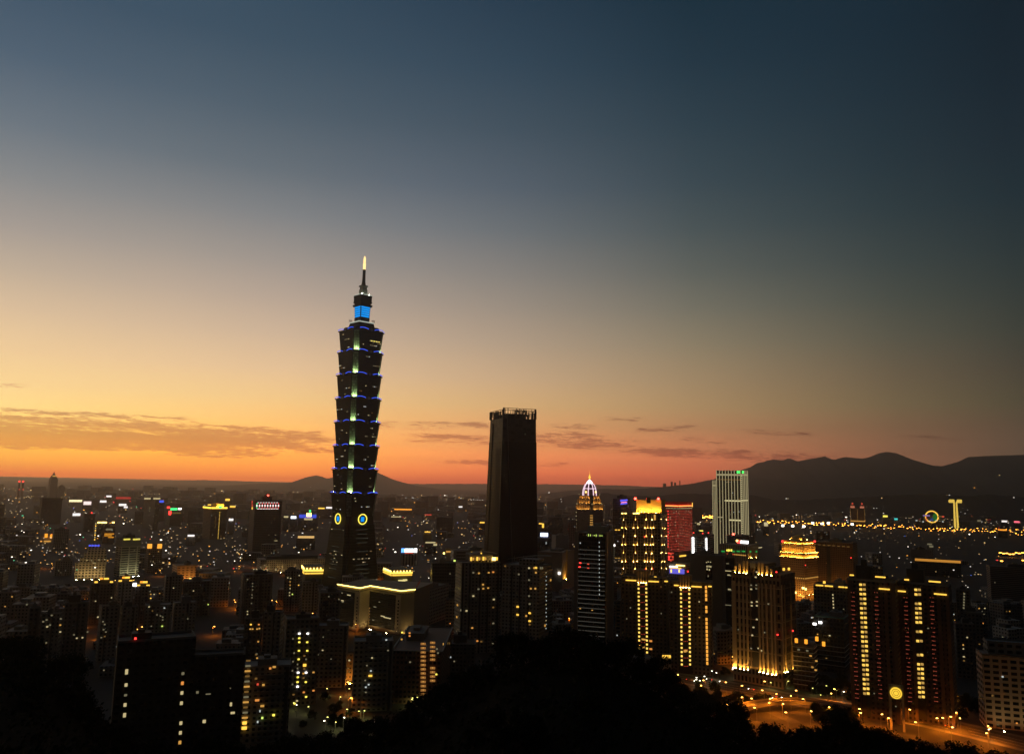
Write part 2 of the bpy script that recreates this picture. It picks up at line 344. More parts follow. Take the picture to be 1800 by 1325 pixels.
class B:
    """one building: an Empty at its base; local x runs along the front, -y faces the look-out"""
    def __init__(s, name, label, cat, xl, xr, ytop, D, rel=0.0, xm=None, ratio=.8, base=0.0, group=None):
        px = (xl + xr) / 2; c = at(px, ytop, D); be = math.atan2(c.x, c.y); rel = R(rel)
        W = (at(xr, ytop, D).x - at(xl, ytop, D).x) * math.cos(be); sn, cs = abs(math.sin(rel)), math.cos(rel)
        if xm is None: s.w = W / (cs + ratio * sn); s.d = s.w * ratio
        else:
            f = (xm - xl) / (xr - xl); f = 1 - f if rel > 0 else f
            s.w = f * W / cs; s.d = (1 - f) * W / max(sn, .05)
        s.rz = -be + rel; s.loc = Vector((c.x, c.y, base)); s.h = c.z - base; s.D = D
        s.root = thing(name, label, cat, s.loc, s.rz, group); HERO.append((xl, xr, ytop, D, s.loc.copy(), max(s.w, s.d)))
    def local(s, px, py, face='F', off=0.0):
        r = Matrix.Rotation(-s.rz, 3, 'Z'); c = r @ (CAMP - s.loc); d = r @ ray(px, py)
        if face == 'F': t = (-s.d / 2 - off - c.y) / d.y; return c.x + t * d.x, c.z + t * d.z
        X = (s.w / 2 + off) * (1 if face == 'R' else -1); t = (X - c.x) / d.x; return c.y + t * d.y, c.z + t * d.z
    def z(s, py, px=None):
        return s.local(px if px is not None else proj(s.loc + Vector((0, 0, s.h)))[0], py, 'F')[1]
    def spot(s, name, m, face, u, z, sx, sz, t=.5, off=.0):
        """a window, lamp or panel on a face: u metres along it, z its centre"""
        o = t / 2 - .15 + off
        if face == 'F': return slab(name, m, s.root, u, -s.d / 2 - o, z, sx * (WS if name == 'window' else 1), t, sz * (WS if name == 'window' else 1))
        sg = 1 if face == 'R' else -1
        return slab(name, m, s.root, sg * (s.w / 2 + o), u, z, t, sx, sz)
    def px(s, name, m, face, px, py, sx, sz, t=.5, off=0.0):
        u, z = s.local(px, py, face, off); return s.spot(name, m, face, u, z, sx, sz, t, off)
    def body(s, m, z0=0.0, z1=None, w=None, d=None, ox=0.0, oy=0.0, name='wall', parapet=1.0):
        z1 = s.h if z1 is None else z1; w = w or s.w; d = d or s.d; bm = NB()
        box(bm, ox - w / 2, ox + w / 2, oy - d / 2, oy + d / 2, z0, z1)
        o = link(name, bm, m, s.root)
        if parapet:
            bm = NB(); t = .5
            for a in ((-w / 2 + .02, w / 2 - .02, -d / 2 + .02, -d / 2 + t), (-w / 2 + .02, w / 2 - .02, d / 2 - t, d / 2 - .02), (-w / 2 + .02, -w / 2 + t, -d / 2 + t, d / 2 - t), (w / 2 - t, w / 2 - .02, -d / 2 + t, d / 2 - t)):
                box(bm, ox + a[0], ox + a[1], oy + a[2], oy + a[3], z1, z1 + parapet)
            link('parapet', bm, CONC if m is not DARKG else DARK, s.root)
        return o
    def plant(s, w, d, h, ox=0.0, oy=0.0, m=None, z=None, name='roof_house'):
        bm = NB(); z = s.h if z is None else z; box(bm, ox - w / 2, ox + w / 2, oy - d / 2, oy + d / 2, z, z + h)
        box(bm, ox - w * .2, ox + w * .15, oy - d * .2, oy + d * .2, z + h, z + h * 1.4)
        return link(name, bm, m or CONC, s.root)
    def bands(s, m, zs, hh=.5, out=.35, name='floor_bands', faces='FLR', w=None, d=None):
        bm = NB(); w = w or s.w; d = d or s.d
        for z in zs:
            if 'F' in faces: box(bm, -w / 2 - out, w / 2 + out, -d / 2 - out, -d / 2 - .01, z, z + hh, True, True)
            if 'L' in faces: box(bm, -w / 2 - out, -w / 2 - .01, -d / 2, d / 2, z, z + hh, True, True)
            if 'R' in faces: box(bm, w / 2 + .01, w / 2 + out, -d / 2, d / 2, z, z + hh, True, True)
        return link(name, bm, m, s.root)
    def fins(s, m, face, us, z0, z1, fw=.8, out=.6, name='pilasters'):
        bm = NB()
        for u in us:
            if face == 'F': box(bm, u - fw / 2, u + fw / 2, -s.d / 2 - out, -s.d / 2 - .01, z0, z1)
            else:
                x0, x1 = (s.w / 2 + .01, s.w / 2 + out) if face == 'R' else (-s.w / 2 - out, -s.w / 2 - .01)
                box(bm, x0, x1, u - fw / 2, u + fw / 2, z0, z1)
        return link(name, bm, m, s.root)
    def lit(s, n, ms, face='F', sx=1.6, sz=1.4, wu=3.4, hv=3.3, z0=3, z1=None, seed=0):
        """n lit windows, each a part of its own, on the window grid of a face"""
        r = random.Random(seed * 77 + int(s.loc.x * 10)); z1 = s.h - 2 if z1 is None else z1; L = s.w if face == 'F' else s.d
        nu, nv = max(1, int(L / wu)), max(1, int((z1 - z0) / hv)); seen = set(); k = 0
        while k < n * 3 and len(seen) < min(n, nu * nv):
            k += 1; a, b = r.randrange(nu), r.randrange(nv)
            if (a, b) in seen: continue
            seen.add((a, b)); u = (a + .5) * wu - L / 2
            if face in 'R': u = u
            s.spot('window', r.choice(ms), face, min(max(u, -L / 2 + sx), L / 2 - sx), (int(z0 / hv) + b + .5) * hv, sx * r.uniform(.7, 1.25), sz * r.uniform(.8, 1.1))
    def flood(s, face, n, m, dist=8.0, size=1.6):
        """ground floodlights that wash a wall from its foot"""
        L = s.w if face == 'F' else s.d
        for q in range(n): s.spot('floodlight', m, face, -L / 2 + L * (q + .5) / n, .8, size, size * .6, 1.2, dist)
    def beacon(s, px, py, m=None, r=1.6, name='beacon'):
        """a red warning lamp on a short mast on the roof"""
        u, z = s.local(px, py, 'F'); z = max(z, s.h + 1.5); bm = NB(); tube(bm, (u, -s.d / 2 + 1, s.h - .5), (u, -s.d / 2 + 1, z), .15)
        o = link('mast', bm, METAL, s.root); l = slab(name, m or REDL, s.root, u, -s.d / 2 + 1, z + r / 2, r, r, r); l.parent = o; return o
HERO = []; WS = .74
def mset(*a): return a
WIN1 = [WARM, WARM, PALE, WARMD, WARMD, ORNG, COOL, PALED]; WIN2 = [WARMD, PALED, PALED, WARM, PALE]

# ================================================================== the tallest tower: eight flared sections on a tapering base
def tallest():
    D = 1213; top = at(640, 450, D)
    ax = at(619, 940, D); loc = Vector((ax.x, D, 0)); be = math.atan2(loc.x, D)
    root = thing('skyscraper', 'tallest tower, eight flared dark sections edged in blue with a lit spire', 'skyscraper', loc, -be + R(33))
    HERO.append((568, 676, 450, D, loc.copy(), 62))
    Z = lambda py: at(630, py, D).z
    M_T = facade('green_dark_glass', (.013, .014, .012), (.008, .009, .008), 3.0, 4.2, .8, .62, rough=.6, spec=.1); M_B = facade('pedestal_glass', (.024, .029, .025), (.008, .010, .009), 40.0, 4.2, 1.0, .72, rough=.6, spec=.12)
    M_C = facade('section_corner_glass', (.10, .11, .09), (.24, .29, .23), 1.6, 4.2, .78, .84, rough=.5, spec=.15)
    def plan(a, c): return [(-a + c, -a), (a - c, -a), (a - c, -a + c), (a, -a + c), (a, a - c), (a - c, a - c), (a - c, a), (-a + c, a), (-a + c, a - c), (-a, a - c), (-a, -a + c), (-a + c, -a + c)]
    ys = [907, 867, 825, 784.5, 743, 702, 661, 621.5, 584]; r = random.Random(5)
    sc1 = D / F
    for i in range(8):
        z0, z1 = Z(ys[i]), Z(ys[i + 1]); a0, a1, c0 = 24.2, 27.0, 6.4
        bm = NB(); prism(bm, plan(a0, c0), z0, z1 - 1.6, plan(a1, c0)); s_ = link('tower_section', bm, M_T, root)
        bm = NB(); prism(bm, plan(a1 + 1.3, c0 + .6), z1 - 1.6, z1); link('ledge', bm, DARK, root)
        # curved blue light lines, two on each side
        for q in range(4):
            for sg in (-1, 1):
                bm = NB(); pts = [Vector((sg * (5.5 + t * 15.5), -a1 - 1.3, z1 - .3 + 2.6 * math.sin(math.pi * (.12 + .70 * t)))) for t in [k / 8 for k in range(9)]]
                rot = Matrix.Rotation(q * math.pi / 2, 3, 'Z')
                for a, b in zip(pts, pts[1:]): tube(bm, rot @ a, rot @ b, .52, n=5)
                link('light_strip', bm, BLUE, root)
                # the lobed ornament in the middle of each side
            bm = NB(); rot = Matrix.Rotation(q * math.pi / 2, 3, 'Z')
            tube(bm, rot @ Vector((0, -a1 - .2, z1 + .2)), rot @ Vector((0, -a1 - 2.2, z1 + .2)), 2.1, n=10); link('ornament', bm, METAL, root)
        # corner recess, lit from its foot
        for q in range(4):
            rot = Matrix.Rotation(q * math.pi / 2, 3, 'Z'); bm = NB(); A0 = a0 - c0; A1 = a1 - c0
            p = [Vector((-A0 - .2, -A0 - .2, z0 + 1)), Vector((-A0 - 5.8, -A0 - .1, z0 + .5)), Vector((-A0 - .1, -A0 - 5.8, z0 + .5))]
            p1 = [Vector((-A1 - .2, -A1 - .2, z1 - 2)), Vector((-A1 - 5.8, -A1 - .1, z1 - 2)), Vector((-A1 - .1, -A1 - 5.8, z1 - 2))]
            P = [rot @ v for v in p]; Q = [rot @ v for v in p1]
            quad(bm, [P[1], P[2], Q[2], Q[1]], [(0, 0), (8, 0), (8, 33), (0, 33)]); link('corner_glass', bm, M_C, root)
            if i:
                v = rot @ Vector((-A0 - 4.4, -A0 - 4.4, z0 + 1.2)); slab('lamp', GRN, root, v.x, v.y, v.z, 6.0, .9, .5, R(q * 90 - 45))
        # lit windows
        for face in (0, 1):
            for k in range(r.choice([2, 3, 4])):
                row = z0 + (r.randrange(1, 7) + .5) * 4.2; u = r.uniform(-17, 14); n = r.choice([1, 1, 2, 3, 5]) if i > 5 else r.choice([1, 1, 2, 2, 3])
                for j in range(n):
                    a = a0 + (a1 - a0) * (row - z0) / (z1 - z0) + .02; uu = u + j * 2.6
                    if abs(uu) > 19: continue
                    m_ = r.choice([PALE, PALED, PALED, COOL, WARMD])
                    if face == 0: slab('window', m_, root, uu, -a, row, 1.7, .7, 1.0)
                    else: slab('window', m_, root, -a, uu, row, .7, 1.7, 1.0)
    z1 = Z(584)
    for j in range(8): slab('window', YELL if j % 2 else PALE, root, 0 + j * 2.3, -25.8, Z(602), 1.9, .7, 1.0)
    # waist with the two round emblems, then the tapering base
    bm = NB(); prism(bm, plan(24.6, 6), Z(921), Z(907), plan(24.0, 6)); link('waist', bm, DARK, root)
    zc = Z(911)
    for q in range(4):
        rot = Matrix.Rotation(q * math.pi / 2, 3, 'Z'); bm = NB(); n = 28
        for k in range(n):
            t0, t1 = 6.2832 * k / n, 6.2832 * (k + 1) / n
            tube(bm, rot @ Vector((7.2 * math.cos(t0), -26.0, zc + 7.2 * math.sin(t0))), rot @ Vector((7.2 * math.cos(t1), -26.0, zc + 7.2 * math.sin(t1))), .75, n=6)
        ring = link('round_emblem', bm, YELL, root)
        bm = NB(); tube(bm, rot @ Vector((0, -22.0, zc)), rot @ Vector((0, -25.6, zc)), 6.6, n=28); d_ = link('emblem_disc', bm, DARK, root); d_.parent = ring
        v = rot @ Vector((0, -25.9, zc)); s_ = slab('emblem_panel', CYAN, ring, v.x, v.y, v.z, 5.6 if q % 2 == 0 else .6, .6 if q % 2 == 0 else 5.6, 7.0)
    bm = NB(); prism(bm, plan(33, 6.5), 0, Z(921), plan(25.6, 6.2)); link('tower_base', bm, M_B, root)
    FLN = glow('dim_floor_light', (.85, 1, .75), .05)
    for k in range(17):                                     # thin pale floor lines on the base
        z = Z(1012) + k * 6.3; a = 33 - 7.4 * z / Z(921)
        for face in (0, 1):
            if r.random() < .8: 
                w_ = a * r.uniform(.55, .75)
                if face == 0: slab('floor_line', FLN, root, 0, -a - .1, z, w_, .6, .45)
                else: slab('floor_line', FLN, root, -a - .1, 0, z, .6, w_, .45)
    for k in range(26):
        z = r.choice([Z(972), Z(973), Z(979), Z(979), Z(985), Z(967), Z(930)]); a = 33 - 7.4 * z / Z(921) + .05; u = r.uniform(-20, 18); m_ = r.choice([PALED, PALED, WARMD, PALE])
        if k % 2: slab('window', m_, root, u, -a, z, 2.6, .7, 1.0)
        else: slab('window', m_, root, -a, u, z, .7, 2.6, 1.0)
    for k in range(10): slab('lobby_light', PALED, root, -24 + k * 5.4, -32.6, Z(1017), 2.6, .6, 2.2)
    # shoulder, neck, blue lantern, pagoda roof, spire
    rx = lambda px: px * sc1 / 1.383 / 2
    def sq(z0, z1, p0, p1, m, name): bm = NB(); a, b = rx(p0), rx(p1); prism(bm, [(-a, -a), (a, -a), (a, a), (-a, a)], z0, z1, [(-b, -b), (b, -b), (b, b), (-b, b)]); return link(name, bm, m, root)
    sq(z1 - 1, Z(576), 60, 52, DARK, 'shoulder'); sq(Z(576), Z(569), 46, 42, DARK, 'shoulder')
    bm = NB()
    for sx in (-1, 1):
        for sy in (-1, 1): lathe(bm, [(5.2, z1), (5.2, z1 + 4.5), (4.2, z1 + 6.2), (2, z1 + 7)], 14, sx * 16, sy * 16)
    link('corner_drums', bm, DARK, root)
    RIM = glow('pale_roof_rim', (.85, .95, .80), .5); s_ = sq(Z(568.6), Z(567.4), 44, 44, RIM, 'roof_rim')
    sq(Z(567.4), Z(560), 26, 27, DARK, 'neck'); 
    bm = NB()
    for sx in (-1, 1):
        for sy in (-1, 1):
            for t in range(3): tube(bm, (sx * (11 + t * 2), sy * 12, Z(567)), (sx * (11 + t * 2), sy * 12, Z(562.5)), .35)
            tube(bm, (sx * 10, sy * 12, Z(564)), (sx * 16, sy * 12, Z(564)), .3)
    link('roof_aerials', bm, METAL, root)
    sq(Z(560), Z(534), 26.0, 28.6, DARK, 'lantern_frame')
    for q in range(4):
        rot = Matrix.Rotation(q * math.pi / 2, 3, 'Z'); bm = NB()
        n = 6
        for k in range(n):
            t0, t1 = (k + .10) / n, (k + .86) / n; za, zb = Z(559) + (Z(536) - Z(559)) * t0, Z(559) + (Z(536) - Z(559)) * t1
            a0 = rx(26.0) + (rx(28.6) - rx(26.0)) * t0 + .25; a1 = rx(26.0) + (rx(28.6) - rx(26.0)) * t1 + .25
            quad(bm, [rot @ Vector((-a0 + 1.2, -a0, za)), rot @ Vector((a0 - 1.2, -a0, za)), rot @ Vector((a1 - 1.2, -a1, zb)), rot @ Vector((-a1 + 1.2, -a1, zb))])
        link('blue_panel', bm, CYAN, root)
    sq(Z(540), Z(536.5), 34, 35, DARK, 'eaves')
    for ya, yb, wa, wb in ((534, 531, 32, 34), (530.5, 527, 31, 33), (526.5, 523, 31, 33), (522.6, 520.5, 32, 33)): sq(Z(ya), Z(yb), wa, wb, DARK, 'pagoda_tier')
    sq(Z(534), Z(520), 28, 29, DARK, 'pagoda_core'); sq(Z(520.4), Z(519.4), 32, 32, RIM, 'roof_rim')
    PED = mat('floodlit_stone', (.45, .46, .38), .7)
    sq(Z(519.4), Z(509), 16.5, 14.5, PED, 'spire_pedestal'); sq(Z(509), Z(504.5), 12.5, 12.5, PED, 'spire_pedestal'); sq(Z(504.5), Z(502.2), 17, 16, PED, 'spire_cap')
    bm = NB(); lathe(bm, [(3.6, Z(502.2)), (2.6, Z(494)), (2.3, Z(474))], 14); link('spire', bm, PED, root, True)
    bm = NB(); lathe(bm, [(2.1, Z(474)), (2.3, Z(463)), (1.6, Z(462.6)), (1.6, Z(461.6)), (2.0, Z(461)), (1.8, Z(454)), (.6, Z(450.2))], 12); link('spire_tip', bm, glow('spire_gold', (1, .70, .28), 1.5), root, True)
    FL = glow('spire_floodlight', (.95, 1, .8), 60.0, True)
    for sx, sy in ((-1, -1), (1, -1), (-1, 1), (1, 1)): slab('floodlight', FL, root, sx * 6.8, sy * 6.8, Z(519) + .6, .6, .6, .4)
tallest()

# ================================================================== dark tapering tower with an open lattice crown
def lattice_tower():
    D = 1115; b = B('skyscraper', 'black tapering glass tower with an open lattice crown', 'skyscraper', 862, 942, 717, D, 21, 885)
    w1, d1, h = b.w, b.d, b.h; k0 = 1.20
    W = lambda z: (w1 * (k0 + (1 - k0) * z / h), d1 * (k0 + (1 - k0) * z / h))
    G = facade('black_curtain_wall', (.010, .012, .0135), (.006, .007, .008), 1.6, 4.0, .8, .75, rough=.4, lit=.0012, litc=(1, .8, .5), ls=.3, spec=.1); zr = b.z(735)
    def tap(z0, z1, m, name, sx=1.0, sy=1.0):
        a, c = W(z0); e, f = W(z1); bm = NB(); a, e = a / 2 * sx, e / 2 * sx; c, f = c / 2 * sy, f / 2 * sy
        prism(bm, [(-a, -c), (a, -c), (a, c), (-a, c)], z0, z1, [(-e, -f), (e, -f), (e, f), (-e, f)]); return link(name, bm, m, b.root)
    zb = b.z(776)
    tap(0, zb, G, 'wall'); tap(zb, zr, facade('crown_glass', (.055, .053, .052), (.040, .040, .040), 6.0, 5.0, .9, .86, rough=.5, spec=.15), 'crown_wall', .985, .985)
    e, f = W(zr); bm = NB(); box(bm, -e * .30, e * .22, -f * .34, f * .38, zr, b.z(726)); link('roof_house', bm, DARK, b.root)
    # the open screens: uprights with gaps, a heavy corner post at each end, a rail on top
    r = random.Random(3)
    def screen(ax, ztop, zbot):
        bm = NB(); e, f = W(ztop)
        L = e if ax == 'F' else f
        def post(u, t, z0, z1):
            if ax == 'F': box(bm, u - t / 2, u + t / 2, -f / 2 - .5, -f / 2 + .5, z0, z1)
            elif ax == 'L': box(bm, -e / 2 - .5, -e / 2 + .5, u - t / 2, u + t / 2, z0, z1)
            elif ax == 'R': box(bm, e / 2 - .5, e / 2 + .5, u - t / 2, u + t / 2, z0, z1)
            else: box(bm, u - t / 2, u + t / 2, f / 2 - .5, f / 2 + .5, z0, z1)
        post(-L / 2 + 1.2, 2.4, zbot, ztop); post(L / 2 - 1.2, 2.4, zbot, ztop)
        u = -L / 2 + 3.6
        while u < L / 2 - 3:
            post(u, r.uniform(.35, .9), zbot if r.random() < .7 else zbot + r.uniform(2, 9), ztop - r.uniform(.2, 3)); u += r.uniform(2.0, 4.6) if abs(u) > L * .2 or ax in 'KR' else 1.2
        for zz in (ztop - .7, ztop - 3.4):
            if ax in 'FK': box(bm, -L / 2, L / 2, (-f / 2 if ax == 'F' else f / 2) - .55, (-f / 2 if ax == 'F' else f / 2) + .55, zz, zz + .6, True, True)
            else: X = -e / 2 if ax == 'L' else e / 2; box(bm, X - .55, X + .55, -L / 2, L / 2, zz, zz + .6, True, True)
        link('crown_screen', bm, DARK, b.root)
    screen('F', b.z(717), zr); screen('L', b.z(720), zr); screen('R', b.z(720), zr); screen('K', b.z(721), zr)
    # pale panelled strip by the left corner and the crease line down the front
    S = facade('grey_panel_strip', (.034, .033, .031), (.012, .012, .012), 30.0, 7.2, 1.0, .12, rough=.6, spec=.1); bm = NB()
    z0, z1 = 3, b.z(787)
    def sidept(t, z): a, c = W(z); return (-a / 2 - .25, -c / 2 + c * t, z)
    quad(bm, [sidept(.42, z0), sidept(.10, z0), sidept(.10, z1), sidept(.42, z1)], [(1, 0), (9, 0), (9, z1), (1, z1)]); link('panel_strip', bm, S, b.root)
    bm = NB(); a, c = W(0); e, f = W(zr)
    tube(bm, (-a / 2 + a * .40, -c / 2 - .1, 2), (-e / 2 + e * .13, -f / 2 - .1, zr), .45, n=5); link('crease', bm, mat('crease_metal', (.14, .14, .14), .5), b.root)
    bm = NB(); a, c = W(0); tube(bm, (-a / 2 - .1, -c / 2 + c * .74, 2), (-e / 2 - .1, -f / 2 + f * .74, b.z(742)), .8, n=5); link('edge_fin', bm, DARK, b.root)
    for px, py in ((877, 763), (877, 770), (923, 763), (923, 772)): b.px('window', PALED, 'F' if px > 890 else 'L', px, py, .8, 2.2)
    for px, py in ((894, 958), (916, 845)): b.px('window', PALED, 'F', px, py, 1.0, 1.0, off=1.5)
lattice_tower()

# ================================================================== towers right of the dark one
def dome_tower():
    D = 2080; b = B('office_tower', 'tower with golden tiers and a lit pinkish white dome', 'skyscraper', 1012, 1060, 896, D, -33, 1040)
    T = facade('dome_tower_wall', (.13, .075, .05), (.02, .015, .012), 2.6, 3.6, .5, .5); b.body(T, parapet=0)
    GT = facade('golden_tier_wall', (.46, .30, .15), (.09, .05, .025), 5.4, 30.0, .40, .9); LG = mat('tier_ledge', (.30, .20, .11), .8)
    z = b.h; hs = [(886, 1.0), (877.5, .86), (871, .74)]
    for i, (py, s_) in enumerate(hs):
        zt = b.z(py); b.body(GT, z, zt, b.w * s_, b.d * s_, name='tier', parapet=0)
        for f in 'FR':
            L = (b.w if f == 'F' else b.d) * s_
            for q in (-1, 1):
                off = -(b.d if f == 'F' else b.w) * (1 - s_) / 2 + 2.2
                b.spot('lamp', WASH, f, q * L * .25, z + 1.8, L * .40, .8, .8, off)
        bm = NB(); box(bm, -b.w * s_ / 2 - 2.6, b.w * s_ / 2 + 2.6, -b.d * s_ / 2 - 2.6, b.d * s_ / 2 + 2.6, z - .4, z + 1.2, True, True); link('ledge', bm, LG, b.root)
        z = zt
    zb = z; zt = b.z(850); rb = b.w * .36
    DM = mat('white_dome_ribs', (.75, .70, .72), .6); bm = NB(); prof = [(rb * math.cos(t * 1.12) ** .8, zb + (zt - zb) * math.sin(t * 1.12) / math.sin(1.12)) for t in [k / 6 for k in range(7)]]
    lathe(bm, prof, 16); link('dome', bm, mat('dome_glass', (.34, .20, .22), .35), b.root)
    PK = glow('dome_light', (1, .72, .85), 1.3)
    for i in range(8):
        a = i * math.pi / 4 + .39; bm = NB()
        for (r0, z0), (r1, z1) in zip(prof, prof[1:]): tube(bm, ((r0 + .5) * math.cos(a), (r0 + .5) * math.sin(a), z0), ((r1 + .5) * math.cos(a), (r1 + .5) * math.sin(a), z1), 1.1, n=5)
        link('dome_rib', bm, PK, b.root)
    bm = NB(); lathe(bm, [(prof[3][0] + .6, prof[3][1] - .8), (prof[3][0] + .6, prof[3][1] + .8)], 16); link('dome_ring', bm, PK, b.root)
    bm = NB(); lathe(bm, [(rb * .52, zt), (rb * .40, zt + 5), (rb * .16, zt + 9), (1, zt + 11)], 14); link('dome_cap', bm, glow('dome_cap_light', (1, .88, .95), 2.2), b.root)
    bm = NB(); lathe(bm, [(1, zt + 11), (2.6, zt + 14), (2.8, zt + 18), (1.0, zt + 21), (1.4, zt + 23), (.35, zt + 25), (.2, zt + 34)], 8); link('finial', bm, GOLD, b.root)
    for px, f in ((1030, 'F'), (1047, 'R')): b.px('lamp', GOLDB, f, px, 864.5, 3.4, 3.4, off=-6)
    bm = NB(); box(bm, b.w / 2 - 5.5, b.w / 2 + 1.2, -b.d / 2 - 1.2, -b.d / 2 + 5.5, b.z(905), b.z(870)); link('corner_pier', bm, DARK, b.root)
    for px, py, f in ((1018, 868, 'F'), (1054, 869, 'R'), (1014, 885, 'F'), (1041, 886, 'F'), (1058, 886, 'R')): b.px('finial_light', PALE, f, px, py, 3.6, 1.2, off=1)
    for k in range(13): b.px('lamp', PALE, 'F', 1013 - k * .05, 900 + k * 6.8, 1.7, 1.9, off=.3)
    for k in range(7):
        bm = NB(); z_ = b.z(902 + k * 4.1); box(bm, b.w / 2 - 4.5, b.w / 2 + 1.0, -b.d / 2 - 1.0, -b.d / 2 + 4.5, z_, z_ + 2.2, True, True); link('corner_light', bm, WARM, b.root)
    b.px('sign', LIME, 'F', 1013, 942, 7, 5, off=3); 
dome_tower()

def striped_tower():
    b = B('office_tower', 'dark glass office tower with white floor lines and a concrete end wall', 'office building', 1012, 1078, 936, 760, -14, 1064, base=0)
    G = facade('striped_glass', (.022, .024, .021), (.012, .014, .012), 2.2, 4.0, .85, .7, rough=.4); b.body(G)
    n = int(b.h / 4.0); ZW = glow('x', (1, 1, 1)) if False else RAIL
    bm = NB()
    for k in range(1, n - 2): box(bm, -b.w / 2 + 3.0, b.w / 2 - .5, -b.d / 2 - .7, -b.d / 2 - .01, k * 4.0, k * 4.0 + .42, True, True)
    link('floor_bands', bm, glow('floor_edge_glow', (1, .93, .76), .055), b.root)  # light on the slab edges is put in as a faint glow
    b.fins(CONC, 'F', [-b.w / 2 + 1.2], 0, b.h + 1.5, 3.4, 1.2, 'end_column')
    b.fins(mat('concrete_end_wall', (.46, .37, .28), .9, var=.2), 'R', [-b.d * .32, 0, b.d * .32], 0, b.h + 1.8, b.d * .27, 1.2, 'end_wall')
    b.plant(b.w * .58, b.d * .5, b.z(926) - b.h, b.w * .10, b.d * .1, mat('plant_room_wall', (.34, .36, .30), .8))
    for k in range(9): b.px('lamp', LIME if k % 3 else PALED, 'F', 1031 + k * 3.4, 940 + k * .15, .5, 1.0 + (k * 7 % 4) * .35)
    for k in range(13): b.px('lamp', COOL, 'F', 1053.4 + k * .02, 953 + k * 7.6, .45, 1.3, off=.4)
    for px, py in ((1014, 989), (1020, 989), (1014, 996), (1019, 996), (1034, 991), (1034, 998)): b.px('sign', REDL if px < 1025 else REDD, 'F', px, py, 1.8, 1.0, off=.5)
    for px, py in ((1020, 1069), (1041, 1072)): b.px('window', WARM, 'F', px, py, 1.8, .9, off=.5)
    b.px('lamp', COOL, 'F', 1020, 954, .8, 1.0, off=.5)
striped_tower()

def sign_tower():
    b = B('office_tower', 'grey brown tower with a small blue and pink roof sign', 'office building', 1078, 1108, 876, 1650, -10, 1092)
    b.body(F_BROWN); b.plant(b.w * .5, b.d * .6, 6, m=DARK)
    u, z = b.local(1097, 881.5, 'R', 1)
    b.spot('sign_panel', glow('blue_sign_row', (.12, .12, 1), 1.2), 'R', u, b.z(879.5), b.d * .75, 3, 1, .5); b.spot('sign_panel', glow('pink_sign_row', (1, .25, .6), 1.2), 'R', u, b.z(883), b.d * .6, 2.2, 1, .5); b.spot('sign_panel', glow('blue_sign_row', (1, 1, 1)), 'R', u, b.z(885.5), b.d * .7, 2, 1, .5)
    for py in (931, 981): 
        for px in (1083, 1088): b.px('lamp', GOLD, 'F', px, py, 4, 1.6, off=.4)
    for k in range(9): b.px('lamp', PALED, 'F', 1079.5, 962 + k * 3.4, .9, 1.6, off=.4)
    b.px('lamp', WHITE, 'F', 1080, 958, 2.6, 4.0, off=.5)
    for py, m in ((989, REDL), (992, REDD), (996, AMBER), (999, GOLD)): b.px('neon_band', m, 'F', 1085, py, b.w * .85, 1.6, .8, .8)
    for px, py in ((1086, 951), (1095, 910), (1084, 1003)): b.px('window', COOL, 'F', px, py, 2, 2)
    for px, py in ((1104, 889),): b.px('window', PALED, 'R', px, py, 3, 2)
sign_tower()

